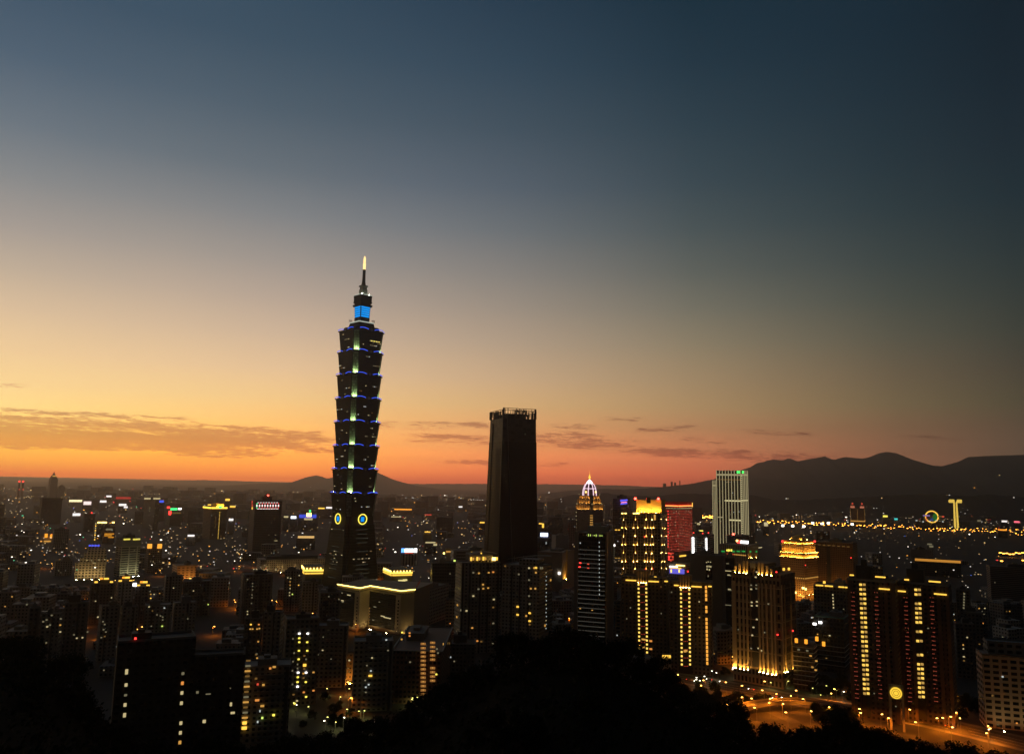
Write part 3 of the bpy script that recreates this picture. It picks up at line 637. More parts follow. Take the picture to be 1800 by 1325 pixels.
def uplit_black_tower():
    b = B('apartment_tower', 'black tower with rows of gold uplights and a glowing gold penthouse', 'skyscraper', 1093, 1174, 902, 960, -8, 1160, base=0)
    b.body(F_DK2, parapet=1.2); FIN = mat('pale_light_fin', (.58, .48, .32), .8)
    rows = [(914, 0), (928.6, 1), (943, 0), (958, 1), (972.5, 0), (987, 1), (1000, 0), (1014.5, 1), (1029, 0), (1043, 1)]
    S = [1096.5, 1117, 1136, 1146, 1161.5, 1171]; P = [1093.8, 1100, 1114, 1120.7, 1133.7, 1138.5, 1144, 1148.8, 1164, 1168]
    for i, (py, pair) in enumerate(rows):
        for px in (P if pair else S):
            f = 'R' if px > 1160 else 'F'
            if i == 8 and px > 1125 or i == 9 and px > 1110: continue
            u, z = b.local(px - .28 * (py - 914) / 100 * 2, py, f, .5)
            L = b.w if f == 'F' else b.d; u = min(max(u, -L / 2 + .6), L / 2 - .6)
            b.spot('light_fin', FIN, f, u, z + 4.7, .95, 8.8, .7, .12)
            b.spot('lamp', UPS, f, u, z + .2, .75, .28, .3, .85)
    # penthouse: a pale box washed by lamps standing on the roof round it
    zt = b.z(878.5); GP = mat('penthouse_render', (.62, .45, .16), .8, var=.15)
    u0, _ = b.local(1115.5, 890, 'F'); u1, _ = b.local(1160, 890, 'F'); bm = NB(); box(bm, u0, u1, -b.d * .30, b.d * .30, b.h, zt); link('penthouse', bm, GP, b.root)
    for k in range(7): slab('lamp', UP, b.root, u0 + (u1 - u0) * (k + .5) / 7, -b.d * .30 - 2.6, b.h + 1.3, 1.3, .5, .3)
    bm = NB(); uc = u0 + (u1 - u0) * .37
    for t in (0, 7, 14): tube(bm, (uc + t, -b.d * .36, b.h + 1), (uc + t, -b.d * .36, b.h + 9 - t * .4), .22)
    tube(bm, (uc, -b.d * .36, b.h + 9), (uc + 14, -b.d * .36, b.h + 4), .22); tube(bm, (uc + 3, -b.d * .36, b.h + 4), (uc + 17, -b.d * .36, b.h + 4), .22)
    link('cleaning_crane', bm, METAL, b.root)
    bm = NB(); box(bm, uc + 1.5, uc + 6, -b.d * .33, -b.d * .30 - .02, zt - 4, zt + 3); link('roof_house', bm, DARK, b.root)
    for px, py in ((1117, 876), (1157.5, 876.5)): b.px('beacon', glow('red_beacon_bright', (1, .05, .03), 14.0), 'F', px, py, 2.2, 2.2, 2.2, -b.d * .2)
    b.px('beacon', REDL, 'F', 1137, 876, 1.1, 1.1, 1.1, -b.d * .2)
    for px in (1092.5, 1098, 1113, 1117, 1121): b.px('lamp', GOLDB, 'F', px + 1.5, 902, 2.0, 1.1, .6, .5)
    b.px('window', WARM, 'F', 1151, 909, 3.0, 8.5); 
    for px, py in ((1133, 943), (1135, 999.5), (1147, 999)): b.px('beacon', REDL, 'F', px, py, 1.0, 1.0, off=1)
uplit_black_tower()

def red_led_tower():
    b = B('hotel_tower', 'tower covered in red light dots under an orange roof line', 'hotel', 1160, 1217, 889, 1750, -26, 1192)
    m = bpy.data.materials.new('red_light_wall'); m.use_nodes = True; k = NT(m.node_tree); p = k.n['Principled BSDF']; p.inputs['Base Color'].default_value = (.06, .03, .028, 1)
    uv = k.xyz(k.node('ShaderNodeTexCoord').outputs['UV']); a = k.m('DIVIDE', uv[0], 2.9); c = k.m('DIVIDE', uv[1], 3.3)
    du = k.m('ABSOLUTE', k.m('SUBTRACT', k.m('FRACT', a), .5)); dv = k.m('ABSOLUTE', k.m('SUBTRACT', k.m('FRACT', c), .5))
    on = k.m('MULTIPLY', k.m('LESS_THAN', du, .24), k.m('LESS_THAN', dv, .2)); wn = k.white(k.comb(k.m('FLOOR', a), k.m('FLOOR', c), 2.0))
    on = k.m('MULTIPLY', on, k.m('MULTIPLY', k.m('GREATER_THAN', uv[1], 22.0), k.m('LESS_THAN', uv[1], b.h - 7)))
    k.l.new(k.mix(k.m('GREATER_THAN', wn[0], .93), (1, .10, .055, 1), (1, .55, .30, 1)), p.inputs['Emission Color']); k.l.new(k.m('MULTIPLY', on, k.m('ADD', .28, k.m('MULTIPLY', wn[0], .8))), p.inputs['Emission Strength']); m.cycles.emission_sampling = 'NONE'
    b.body(m, parapet=0); bm = NB(); box(bm, -b.w / 2 + 1, b.w / 2 - 1, -b.d / 2 + 1, b.d / 2 - 1, b.h, b.z(882)); link('roof_storey', bm, mat('red_render', (.35, .04, .03), .8), b.root)
    RL = glow('orange_roof_line', (1, .16, .04), 5.0, True)
    for f in 'FR': b.spot('light_strip', RL, f, 0, b.h + .8, (b.w if f == 'F' else b.d) - .5, 1.8, 1.0, .5)
    for f in 'FR':
        L = b.w if f == 'F' else b.d
        for k_ in range(int(L / 3.6)): b.spot('lamp', PALE, f, -L / 2 + 2 + k_ * 3.6, b.h - 4.2, 1.3, 1.5, .5, .2)
    b.spot('light_strip', GOLD, 'R', b.d / 2 - .6, b.h + 3, 1.3, 9, 1.2, .3)
    for k_ in range(13): b.px('lamp', REDL, 'F', 1174.5, 898 + k_ * 5.2, 1.3, 1.6, off=.4)
    b.px('light_strip', GOLD, 'R', 1200, 976.5, 30, 3.0, 1, 3)
    r = random.Random(4)
    for i in range(9): b.px('neon_sign', REDD if i % 3 else REDL, 'F', 1176 + (i % 3) * 3.4, 972 + (i // 3) * 5.5 + (i % 2), 3.0, 4.6 if i % 2 else 2.2, 1, 2)
red_led_tower()

def led_podium():
    b = B('shopping_centre', 'low building with a blue screen under slanting white sign lights', 'shopping centre', 1174, 1216, 990, 1300, -20, 1206)
    b.body(F_BEIGE)
    b.px('screen', glow('violet_screen', (.16, .14, .8), .9), 'F', 1190, 1003.5, b.w * .8, 8, .8, .5)
    for i, (px, py, m, L) in enumerate(((1184, 995.5, WHITE, 13), (1196, 993.5, GOLDB, 14), (1187, 998, GOLD, 20))): b.px('sign', m, 'F', px, py, L, 1.5, .8, .6)
    for px, py in ((1180, 1003), (1194, 1003)): b.px('lamp', YELL, 'F', px, py, 2.2, 5, .8, 1.2)
    b.px('lamp', REDL, 'R', 1209, 1004, 2.5, 2, 1, .6)
led_podium()

def white_strip_office():
    b = B('office_building', 'ribbon windowed office with two glowing white corner strips', 'office building', 1215, 1256, 941, 1420, -12, 1237)
    b.body(F_STRIP); b.plant(b.w * .5, b.d * .5, 4)
    for px, f, y0, y1 in ((1218.2, 'F', 944, 975), (1241.5, 'R', 945, 973)):
        u, za = b.local(px, y0, f, .5); _, zb = b.local(px, y1, f, .5); b.spot('light_strip', WHITE, f, u, (za + zb) / 2, 3.3, za - zb, 1.0, .5)
    for px, py in ((1219, 937), (1235, 938), (1245, 937)): b.beacon(px, py)
    b.px('roof_light', YELL, 'F', 1233, 932.5, 6, 1.6, off=-b.d * .4)
    b.lit(4, WIN2, 'F', 2, 1.4, seed=3); b.lit(3, WIN2, 'R', 2, 1.4, seed=4)
white_strip_office()

def ribbed_tower():
    b = B('office_tower', 'tall slab tower striped with pale lit vertical ribs, green lights on top', 'skyscraper', 1259, 1313.5, 828, 1700, -18, 1302)
    b.body(facade('rib_tower_glass', (.05, .045, .04), (.012, .012, .012), 2.8, 3.8, .6, .55, lit=.004, ls=.5)); RB = glow('glowing_rib', (.95, .80, .42), .36); RBB = glow('lit_rib_bright', (1, .88, .45), .75)  # floodlight on the ribs is put in as their own glow
    n = 9
    for i in range(n):
        u = -b.w / 2 + .8 + (b.w - 1.6) * i / (n - 1); b.spot('glowing_rib', RB, 'F', u, b.h / 2 + 1, 1.25, b.h + 2, 1.4, .3)
    for i in range(1, 5): b.spot('glowing_rib', RB, 'R', -b.d / 2 + b.d * i / 4 - .7, b.h / 2 + 1, 1.0, b.h + 2, 1.4, .3)
    for k in range(44): b.spot('corner_lamp', RBB, 'R', -b.d / 2 + .8, 4 + (b.h - 14) * k / 43, 2.2, 1.8, 1.2, .3)
    def hb(x0, x1, py, f, m, hh=2.6):
        u0, z = b.local(x0, py, f, .6); u1, _ = b.local(x1, py, f, .6); b.spot('lit_band', m, f, (u0 + u1) / 2, z, abs(u1 - u0), hh, 1.1, .2)
    hb(1259, 1302, 834, 'F', RB, 3.5); hb(1303, 1313, 834, 'R', RB, 3.5); hb(1261, 1301, 842.5, 'F', WARMD, 1.6); hb(1274, 1302, 879.5, 'F', RBB); hb(1303, 1314, 879.5, 'R', RBB, 2); hb(1281, 1302, 913.5, 'F', RBB); hb(1262, 1270, 908.5, 'F', RB, 2)
    for px in (1298, 1305.5): b.px('roof_lamp', glow('green_floodlight', (.04, 1, .10), 3.0), 'F' if px < 1302 else 'R', px, 829.5, 5.5, 4.0, 1.5, .5)
    for px, py, m in ((1288, 866, COOL), (1299, 899, COOL), (1267, 916, PALE), (1284, 904, PALED), (1292, 905, PALED), (1278, 847, PALE), (1282, 847, PALED), (1290, 900, COOL)): b.px('window', m, 'F', px, py, 1.8, 1.6)
    wg = B('office_wing', 'lower ribbed wing on the left flank of the tall pale striped slab', 'office building', 1252, 1259.5, 848, 1712, -12, 1258)
    wg.body(F_DARK)
    for u in (-wg.w / 2 + .8, 0, wg.w / 2 - .8): wg.spot('glowing_rib', RB, 'F', u, wg.h / 2 + 2.5, 1.1, wg.h + 5, 1.4, .3)
    wg.px('lit_band', RB, 'F', 1255.5, 853, wg.w, 3, 1.1, .2)
ribbed_tower()

def green_mall():
    t = B('office_tower', 'black slab with a red beacon, in front of the striped tower', 'office building', 1277, 1317, 941, 1440, -15, 1305); t.body(F_DARK); t.px('beacon', glow('red_beacon_bright', (1, 1, 1)), 'F', 1289.5, 938.5, 3, 3, 3, -4)
    b = B('department_store', 'columned store with green lit bands under a red and white roof sign', 'department store', 1264, 1333, 957, 1330, -22, 1314)
    b.body(facade('store_wall', (.30, .24, .17), (.035, .03, .026), 3.2, 40.0, .5, .96)); 
    b.px('roof_sign', glow('red_sign', (1, .03, .03), 4.0), 'F', 1299, 952, 5.5, 4.5, 1.2, -6); b.px('roof_sign', WHITE, 'F', 1308.5, 952.5, 13, 4.4, 1.2, -6); b.px('roof_sign', GOLDB, 'F', 1296, 950, 3, 3, 1.2, -6)
    for x in (1271, 1289, 1298, 1307): b.px('green_band', glow('green_band_light', (.03, .5, .09), .55), 'F', x, 968.6, 5.6, 2.2, .8, .6)
    for x in (1319, 1329.5): b.px('green_band', MATS['green_band_light'], 'R', x, 969, 5.0, 2.6, .8, .6)
    for i, x in enumerate((1278, 1280.5, 1283, 1286)): b.px('sign_letter', YELL, 'F', x, 966.8, 1.7, 3.4 if i % 2 else 2.8, .6, 1.2)
    for k in range(11): b.px('shop_light', REDD if k < 4 else WARM, 'F', 1279 + k * 3.1, 973 + k * .28, 2.0, 1.4, .8, .8)
    for x in (1317, 1321, 1330): b.px('lamp', UPS, 'R', x, 980, 1.2, .5, .5, 1.2)
    b.px('street_canopy_light', PALE, 'R', 1336, 962, 14, 1.3, 1, 5)
green_mall()

def golden_hotel():
    b = B('hotel_tower', 'golden floodlit stone tower with stepped ledges and a rounded cap', 'hotel', 1371, 1437, 972, 1175, -27, 1413)
    W_ = facade('golden_hotel_wall', (.40, .25, .12), (.07, .04, .02), 3.0, 3.2, .5, .5); b.body(W_, parapet=0)
    L2 = mat('ledge_stone', (.55, .38, .18), .8)
    def led(z, hh, k, m=L2, name='ledge'): bm = NB(); box(bm, -b.w / 2 * k, b.w / 2 * k, -b.d / 2 * k, b.d / 2 * k, z, z + hh, True, True); link(name, bm, m, b.root)
    led(b.z(982), 1.3, 1.09); led(b.z(974.5), 1.6, 1.09)
    z = b.h
    for (py, s_) in ((958, .90), (952, .78)): b.body(W_, z, b.z(py), b.w * s_, b.d * s_, name='upper_storeys', parapet=0); z = b.z(py); led(z - .2, 1.2, s_ * 1.10)
    bm = NB(); zt = b.z(942.5); lathe(bm, [(b.w * .30, z + 1), (b.w * .30, z + 2.5), (b.w * .26, z + 5.0), (b.w * .16, z + 7.2), (1, zt + 1)], 20); link('cap', bm, mat('cap_render', (.62, .44, .14), .8), b.root)
    for f in 'FR':
        L = b.w if f == 'F' else b.d
        for zz, s_, o in ((b.z(982) + 1.7, 1.0, 1.1), (b.z(974.5) + 2.0, .98, .9), (b.z(958) + 1.6, .80, -.5)):
            depth = (b.d if f == 'F' else b.w)
            b.spot('lamp', glow('gold_ledge_lamp', (1, .48, .06), 130.0, True), f, 0, zz, L * s_ * .96, .45, .5, o if s_ > .9 else -depth * .11)
        for q in range(4): b.spot('lamp', UPS, f, -L / 2 + L * (q + .5) / 4, b.z(1046) + 1.4, 1.3, .4, .5, 3.6)
        n = int(L / 3)
        for q in range(n): b.spot('window_arch', WARM, f, -L / 2 + 1.6 + q * (L - 3) / (n - 1), b.z(1015.5), 1.2, 1.6, .5, .1)
    b.flood('F', 4, FLO, 10, 2.4); b.flood('R', 3, FLO, 10, 2.4)
    for i in range(4):
        a = i * math.pi / 2 + .78; slab('lamp', UPS, b.root, math.cos(a) * b.w * .33, math.sin(a) * b.w * .33, z + 1.6, 1, 1, .4)
    for px, f in ((1376, 'F'), (1431, 'R')): b.px('beacon', REDL, f, px, 951, 2.2, 2.2, 2.2, -2)
    for px, py in ((1412, 1033), (1416, 1035), (1398, 1041)): b.px('lamp', GOLDB, 'F' if px < 1413 else 'R', px, py, 3, 2.6, 1, 3)
    b.px('canopy_light', GOLD, 'F', 1409, 1046.5, 9, 1.4, 2, 7)
    b.px('beacon', REDL, 'F', 1416, 993, 1, 1, 1, .5)
golden_hotel()

def simple(name, label, cat, xl, xr, yt, D, rel=0, xm=None, m=None, n=0, wins=None, ratio=.8, base=0.0, plant=True, group=None, seed=0, faces='F', sx=1.6, sz=1.4):
    b = B(name, label, cat, xl, xr, yt, D, rel, xm, ratio, base, group); b.body(m or F_DARK)
    if plant: r = random.Random(int(xl * 7 + yt)); b.plant(b.w * r.uniform(.25, .5), b.d * r.uniform(.3, .5), r.uniform(3, 6), b.w * r.uniform(-.2, .2), b.d * r.uniform(-.1, .2), ROOF if r.random() < .5 else CONC)
    for f in faces: b.lit(n if f == 'F' else max(1, n // 2), wins or WIN1, f, sx, sz, seed=seed + ord(f))
    return b

def right_side():
    b = simple('office_building', 'brown gridded slab beside the golden floodlit tower', 'office building', 1434, 1507, 952, 1260, -8, 1498, facade('brown_grid_wall', (.17, .10, .055), (.03, .02, .014), 2.6, 2.8, .55, .55), 3); b.flood('F', 4, FLO, 10, 1.9)
    b.fins(DARK, 'F', [b.w * -.16], 4, b.h - 6, 5.5, .4, 'stair_glazing')
    for k in range(7): b.px('roof_lamp', WARMD, 'F', 1440 + k * 8.5, 957 + k * .6, 4, .8, .6, .4)
    b.px('beacon', REDL, 'R', 1517, 981, 1.6, 1.6) if False else b.px('beacon', REDL, 'F', 1496, 980, 1.2, 1.2)
    b = simple('office_building', 'plain taupe wall with one column of lit stair windows', 'office building', 1213, 1277, 975, 830, -12, 1268, mat('taupe_render', (.20, .17, .14), .9, var=.25), 0)
    for k, (px, py) in enumerate([(1242, 988), (1245, 987), (1249, 987.5), (1243, 995), (1246.5, 995), (1249.5, 995.5), (1243, 1000), (1247, 1001), (1245, 1012), (1246, 1031)]): b.px('window', PALE if k < 8 else PALED, 'F', px, py, 1.5, 2.2 if k > 2 else 1.1)
    bm = NB(); u, _ = b.local(1246, 1000, 'F'); box(bm, u - 3.4, u + 3.4, -b.d / 2 - .14, -b.d / 2 - .01, 20, b.z(985)); link('stair_glazing', bm, DARKG, b.root)
    for k in range(26): b.px('vent', METAL, 'R', 1272, 985 + k * 4.0, 1.2, .9)
    b = simple('office_building', 'narrow dark glass block with pale lit floors, beside the blank taupe wall', 'office building', 1275, 1293, 982, 800, -10, None, DARKG, 0)
    for py, m in ((1003, PALE), (1010, PALE), (1011, PALED), (1035, PALE), (1037, PALED), (1063, PALED), (990, PALED)): b.px('lit_floor', m, 'F', 1279 + (py * 7 % 6), py, b.w * (.3 + (py % 5) * .12), .7)
    # deco tower: uplit columns on the crown and round the foot
    b = B('apartment_tower', 'ornate stone tower with gold uplit columns at crown and foot', 'apartment tower', 1286, 1397, 1004, 690, -22, 1371)
    DK = facade('deco_wall', (.20, .145, .085), (.016, .013, .011), 3.2, 6.6, .55, .62); b.body(DK, parapet=0); CS = mat('column_stone', (.48, .36, .20), .8, var=.15)
    bm = NB(); u0, _ = b.local(1321, 1050, 'F'); u1, _ = b.local(1336, 1050, 'F'); box(bm, u0, u1, -b.d / 2 - .15, -b.d / 2 - .01, 14, b.h - 3); link('balcony_bay', bm, DARK, b.root)
    for x, yt, yb in ((1293.5, 994, 1002), (1301, 990, 1002), (1308.5, 985.5, 1003), (1314, 985.5, 1003), (1335, 988, 1006), (1340.6, 988.5, 1006), (1349, 994, 1007), (1357, 1000, 1008)):
        u, z0 = b.local(x, yb, 'F'); _, z1 = b.local(x, yt, 'F'); z0 = b.h - 1.5; z1 = max(z1, z0 + 3.5)
        b.spot('crown_column', CS, 'F', u, (z0 + z1) / 2, 1.5, z1 - z0, 1.6, .1); b.spot('lamp', UP, 'F', u, z0 + .3, .8, .25, .3, 1.9)
    for x0, x1, yt in ((1306, 1343, 988), (1298, 1353, 994)):
        u0, z = b.local(x0, yt, 'F'); u1, _ = b.local(x1, yt, 'F'); bm = NB(); box(bm, u0, u1, -b.d / 2 + .6 + (yt > 990) * .02, b.d * .3, b.h, z); link('crown_step', bm, DK, b.root)
    for x, yb, f in ((1292, 1172, 'F'), (1297, 1173, 'F'), (1305, 1174.5, 'F'), (1312, 1175.5, 'F'), (1318.6, 1176, 'F'), (1340, 1180, 'F'), (1346, 1181, 'F'), (1353.7, 1183, 'F'), (1362, 1184.5, 'F'), (1368, 1185, 'F'), (1380, 1181.5, 'R'), (1386, 1180, 'R'), (1397, 1176, 'R')):
        u, z = b.local(x - 3.5, yb, f, .5); L = b.w if f == 'F' else b.d; u = max(min(u, L / 2 - .8), -L / 2 + .8)
        b.spot('pilaster', CS, f, u, z / 2 + b.h / 2 - 4, 1.5, b.h - z - 8, .9, .1); b.spot('lamp', UP, f, u, z - .3, .9, .3, .4, 1.5); b.spot('lamp', UPS, f, u, z - .1, .9, .3, .4, 1.1)
    b.bands(CS, [b.z(y) for y in (1033, 1062, 1091, 1120, 1147)], .6, .5)
    for px, py in ((1322, 1028), (1331, 1028), (1322, 1035), (1331, 1034), (1323, 1058), (1332, 1057), (1323, 1064), (1332, 1064), (1332, 1088), (1300, 1106), (1345, 1111), (1350, 1111), (1335, 1139), (1322, 1139), (1324, 1116), (1326, 1102), (1332, 1005), (1330, 1014), (1352, 1061), (1341, 1143)):
        b.px('window', PALED if (px * py) % 3 else PALE, 'F', px - 1.5, py, 2.0, 1.4, off=.2)
    for px, py, f in ((1366, 1005, 'F'), (1394, 1108, 'R'), (1368, 1115, 'F')): b.px('beacon', REDL, f, px - 1, py, 1.1, .9, .8, 1)
    for px, py in ((1377, 1000), (1386, 999.5)): b.px('roof_lamp', GOLD, 'R', px, py, 2.5, 2, 1, .5)
    b.px('emblem', METAL, 'F', 1323, 993, 4.5, 4.5, .4, .3)
    # pair of towers with gold light ladders
    for (xl, xr, yt, xm, D, lab, cols, y0, y1, extra) in (
        (1092, 1176, 1013, 1172, 740, 'apartment tower with two gold ladders of light, nearest the wooded hill', (1122.5, 1136), 1026, 1152, None),
        (1177, 1253, 1021, 1249, 720, 'apartment tower with gold light ladders and an amber strip at its right edge', (1197, 1211.5), 1035, 1166, 1241)):
        b = B('apartment_tower', lab, 'apartment tower', xl, xr, yt, D, -6, xm); b.body(facade('ladder_tower_wall', (.12, .085, .06), (.010, .009, .009), 3.4, 3.3, .5, .55))
        ua, _ = b.local(cols[0], 1060, 'F'); ub, _ = b.local(cols[1], 1060, 'F'); bm = NB(); z1 = b.z(y0 - 24)
        box(bm, ua - 2.2, ub + 2.2, -b.d / 2 - 1.2, -b.d / 2 + 6, 0, b.z(y0 - 6)); link('central_bay', bm, DARK, b.root)
        bm = NB(); box(bm, ua - 2.0, ub + 2.0, -b.d / 2 + .8, -b.d / 2 + 8, b.h - 1, z1); link('crown', bm, mat('crown_render', (.34, .27, .17), .85), b.root)
        for q in range(4):
            u = ua + (ub - ua) * q / 3; b.spot('crown_fin', CS, 'F', u, (b.z(y0 - 3) + z1) / 2, 1.1, z1 - b.z(y0 - 3), 1.0, 1.2); b.spot('lamp', UP, 'F', u, b.z(y0 - 2), .8, .3, .4, 2.0)
        n = 19
        for q in range(n):
            py = y0 + 1 + (y1 - y0) * q / (n - 1)
            for c in cols: b.px('ladder_lamp', glow('ladder_lamp_glow', (1, .62, .11), 1.5), 'F', c + (py - y0) * .012, py, 1.5, 1.45, .8, 1.4)
            for t in (.3, .5, .7): b.px('bead_lamp', REDD, 'F', cols[0] + (cols[1] - cols[0]) * t + (py - y0) * .012, py + 3.2, .42, .5, .5, 1.3) if q % 2 == 0 else None
        for px0, px1, dy in ((xl + 8, cols[0] - 4, -1), (cols[1] + 4, cols[1] + 22, 1), (xr - 8, xr - 2, 1)):
            u0, z = b.local(px0, y0 - 6 + dy, 'F', .5); u1, _ = b.local(px1, y0 - 6, 'F', .5); b.spot('roof_light', GOLD, 'F', (u0 + u1) / 2, min(z, b.h + .6), abs(u1 - u0), 1.0, .9, .6)
        for dx in (8, 16): b.px('roof_lamp', GOLD, 'F', cols[1] + dx, y0 - 10 - dx * .1, 2.2, 1.6, 1, -3)
        if extra:
            for q in range(20):
                if q in (4, 7): continue
                b.px('amber_window', glow('amber_glass', (1, .42, .06), 1.1), 'F', extra + q * .12, 1032 + q * 7.0, 1.7, 2.6)
            for px, py in ((1206, 1143), (1204, 1144)): b.px('window', WARM, 'F', px, py, 3.0, 2.2, .6, 1.3)
        else:
            for px, py in ((1130, 1123), (1133, 1123.5), (1131, 1137)): b.px('window', WARM, 'F', px, py, 3.4, 1.8, .6, 1.3)
            for px, py in ((1144, 1126), (1144, 1140)): b.px('window', ORNG, 'F', px, py, 3.2, 2)
        b.lit(7, WIN2, 'F', 1.3, 1.3, seed=9)
    b = simple('apartment_block', 'tan block with rows of dark balconies left of the gold ladder tower', 'apartment block', 1082, 1112, 1055, 790, -10, 1106, facade('tan_balcony_wall', (.30, .22, .14), (.012, .011, .010), 5.5, 3.3, .62, .5), 2)
    b = simple('entrance_hall', 'small gold lit gatehouse between the two gold ladder towers', 'gatehouse', 1164, 1180, 1151, 700, 0, None, STONE, 0, plant=False)
    for k in range(4): b.px('lamp', GOLD, 'F', 1166 + k * 3.8, 1153.5, 1.6, 2.4, .6, .3)
    # row of dark blocks behind the road
    b = simple('apartment_block', 'dark slab with two long gold roof lines, behind the red balcony towers', 'apartment block', 1430, 1500, 1028, 860, -8, None, F_DK2, 4)
    for x0, x1, y in ((1434, 1447, 1025), (1450, 1464, 1027), (1474, 1484, 1029), (1485, 1497, 1030)):
        u0, z = b.local(x0, y, 'F', .5); u1, _ = b.local(x1, y, 'F', .5); b.spot('roof_light', GOLD, 'F', (u0 + u1) / 2, b.h + .4, u1 - u0, 1.2, 1, .6)
    for k in range(6): b.px('lamp', PALE, 'F', 1464 + k * .3, 1045 + k * 5.6, 1.2, 1.5)
    b.px('roof_lamp', GOLD, 'F', 1449, 1023, 2.4, 2.4, 1, -2)
    b = simple('office_building', 'dark office block with a teal roof edge and pale floor lines', 'office building', 1433, 1492, 1082, 740, -10, 1482, F_DARK, 3, WIN2)
    b.bands(mat('teal_roof_edge', (.10, .26, .22), .7), [b.h + .3], .8, .6, 'roof_edge'); b.bands(mat('white_floor_edge', (.75, .75, .70), .6), [6, 10, 14, 18, 22], .3, .4)
    for px, py in ((1432, 1096), (1442, 1093.5)): b.px('floodlight', WHITE, 'F', px, py, 2.8, 1.8, 1, 1)
    b = simple('office_building', 'low office with pale floor lines and four orange rooftop lanterns', 'office building', 1394, 1436, 1134, 670, -10, 1430, F_DARK, 0)
    b.bands(mat('white_floor_edge', (.75, .75, .70), .6), [4 + 3.6 * i for i in range(int((b.h - 4) / 3.6) + 1)], .3, .4)
    for px, py in ((1400, 1125), (1417, 1127), (1436, 1122), (1448, 1131)): b.px('lantern', AMBER, 'F', px, py, 2.2, 3.4, 1.4, -3)
    for px, py in ((1419, 1143), (1425, 1152), (1404, 1141), (1435, 1161), (1434, 1177), (1428, 1172)): b.px('window', WARM if py > 1145 else PALED, 'F', px, py, 2.4, 1.6)
    # towers with red balcony lamps and a column of gold windows
    for lab, xl, xr, yt, D, gx, reds, y0, y1, skip, roofs in (
        ('left of the two towers with red balcony lamps and a gold window column', 1489, 1578, 1020, 590, 1516, (1499, 1540), 1027, 1218, (), ((1537, 1555, 1014), (1545, 1564, 1034), (1492, 1499, 1011))),
        ('right of the two towers with red balcony lamps, gaps in its gold windows', 1577, 1672, 1026, 585, 1613, (1592, 1638), 1036, 1224, (2, 8, 10, 12, 13, 15), ((1588, 1596, 1019), (1578, 1592, 1038), (1631, 1652, 1022), (1642, 1664, 1043)))):
        b = B('apartment_tower', lab, 'apartment tower', xl, xr, yt, D, -8, xr - 6); b.body(facade('red_lamp_tower_wall', (.075, .055, .045), (.009, .009, .009), 3.2, 3.3, .5, .5), parapet=1.5)
        b.plant(b.w * .34, b.d * .4, b.z(yt - 24) - b.h, -b.w * .16, 0, DARK)
        ug, _ = b.local(gx + 3, 1120, 'F'); b.fins(DARK, 'F', [ug], 2, b.h - 1, 5.4, .5, 'window_bay')
        n = 24
        for q in range(n):
            py = y0 + (y1 - y0) * q / (n - 1); lean = 7.0 * q / (n - 1)
            if q not in skip:
                for dx in (-3.1, 3.1): b.px('bay_window', (glow('bay_gold', (1, .60, .10), 1.2), glow('bay_gold_dim', (.9, .52, .12), .55))[(q * 7 + (dx > 0)) % 5 in (1, 3)], 'F', gx + dx + lean, py, 1.75, 1.55, .6, .7)
        for rx_ in reds:
            for q in range(25):
                py = y0 + 14 + (y1 - y0 - 6) * q / 24; u, z = b.local(rx_ + 8.0 * q / 24, py, 'F', 1)
                b.spot('balcony', DARK, 'F', u, z - .6, 3.6, .9, 1.6, .0)
                for t in (-1, 0, 1):
                    if (q + t) % 7: b.spot('balcony_lamp', glow('balcony_red', (1, .17, .09), .5), 'F', u + t * .85, z + .1, .34, .4, .4, 1.7)
        for x0, x1, y in roofs:
            u0, z = b.local(x0, y, 'F', .5); u1, _ = b.local(x1, y, 'F', .5); b.spot('roof_light', GOLD, 'F', (u0 + u1) / 2, z, abs(u1 - u0), .9, .9, .5 if z < b.h + 2 else -4)
        b.fins(mat('tower_edge_stone', (.13, .085, .055), .8), 'F', [-b.w / 2 + 1.2, -b.w * .22, b.w * .30, b.w / 2 - 1.2], 0, b.h, 2.2, .5, 'edge_piers')
        b.lit(3, [PALED], 'F', 1.4, 1, seed=3)
    b = B('entrance_gate', 'stone gate with a round glowing gold emblem between the red lamp towers', 'gate', 1562, 1588, 1206, 560); b.body(STONE, 0, b.h, b.w * .16, 3, -b.w * .42, 0, 'gate_pier'); b.body(STONE, 0, b.h, b.w * .16, 3, b.w * .42, 0, 'gate_pier'); b.body(STONE, b.h * .72, b.h + 1, b.w * .7, 2.4, 0, 0, 'gate_lintel', 0)
    b.d = 3.0; u, z = b.local(1575, 1218, 'F', 1); bm = NB(); tube(bm, (u, -1.2, z), (u, -1.9, z), 3.7, n=32); e = link('round_emblem', bm, glow('emblem_gold', (1, .62, .05), 1.1), b.root)
    bm = NB()
    for rr in (2.6, 1.5):
        for k in range(24): tube(bm, (u + rr * math.cos(k * .2618), -2.0, z + rr * math.sin(k * .2618)), (u + rr * math.cos(k * .2618 + .2618), -2.0, z + rr * math.sin(k * .2618 + .2618)), .16, n=4)
    o = link('emblem_rings', bm, mat('emblem_bronze', (.35, .2, .04), .6), b.root); o.parent = e
    b = simple('apartment_block', 'pale narrow wall standing between the two red lamp towers', 'apartment block', 1571, 1586, 1142, 640, 0, None, STONE, 1)
    b = simple('office_building', 'white gridded office block by the road', 'office building', 1714, 1830, 1150, 575, 12, 1726, facade('white_grid_wall', (.46, .36, .27), (.012, .011, .011), 5.4, 3.9, .66, .52), 3)
    b.body(facade('upper_grid_wall', (.22, .22, .20), (.02, .02, .02), 5.4, 3.9, .6, .5), b.h + 1.0, b.z(1132), b.w * .86, b.d * .7, b.w * .05, 0, 'set_back_storey'); b.flood('F', 2, FLW, 9, .7)
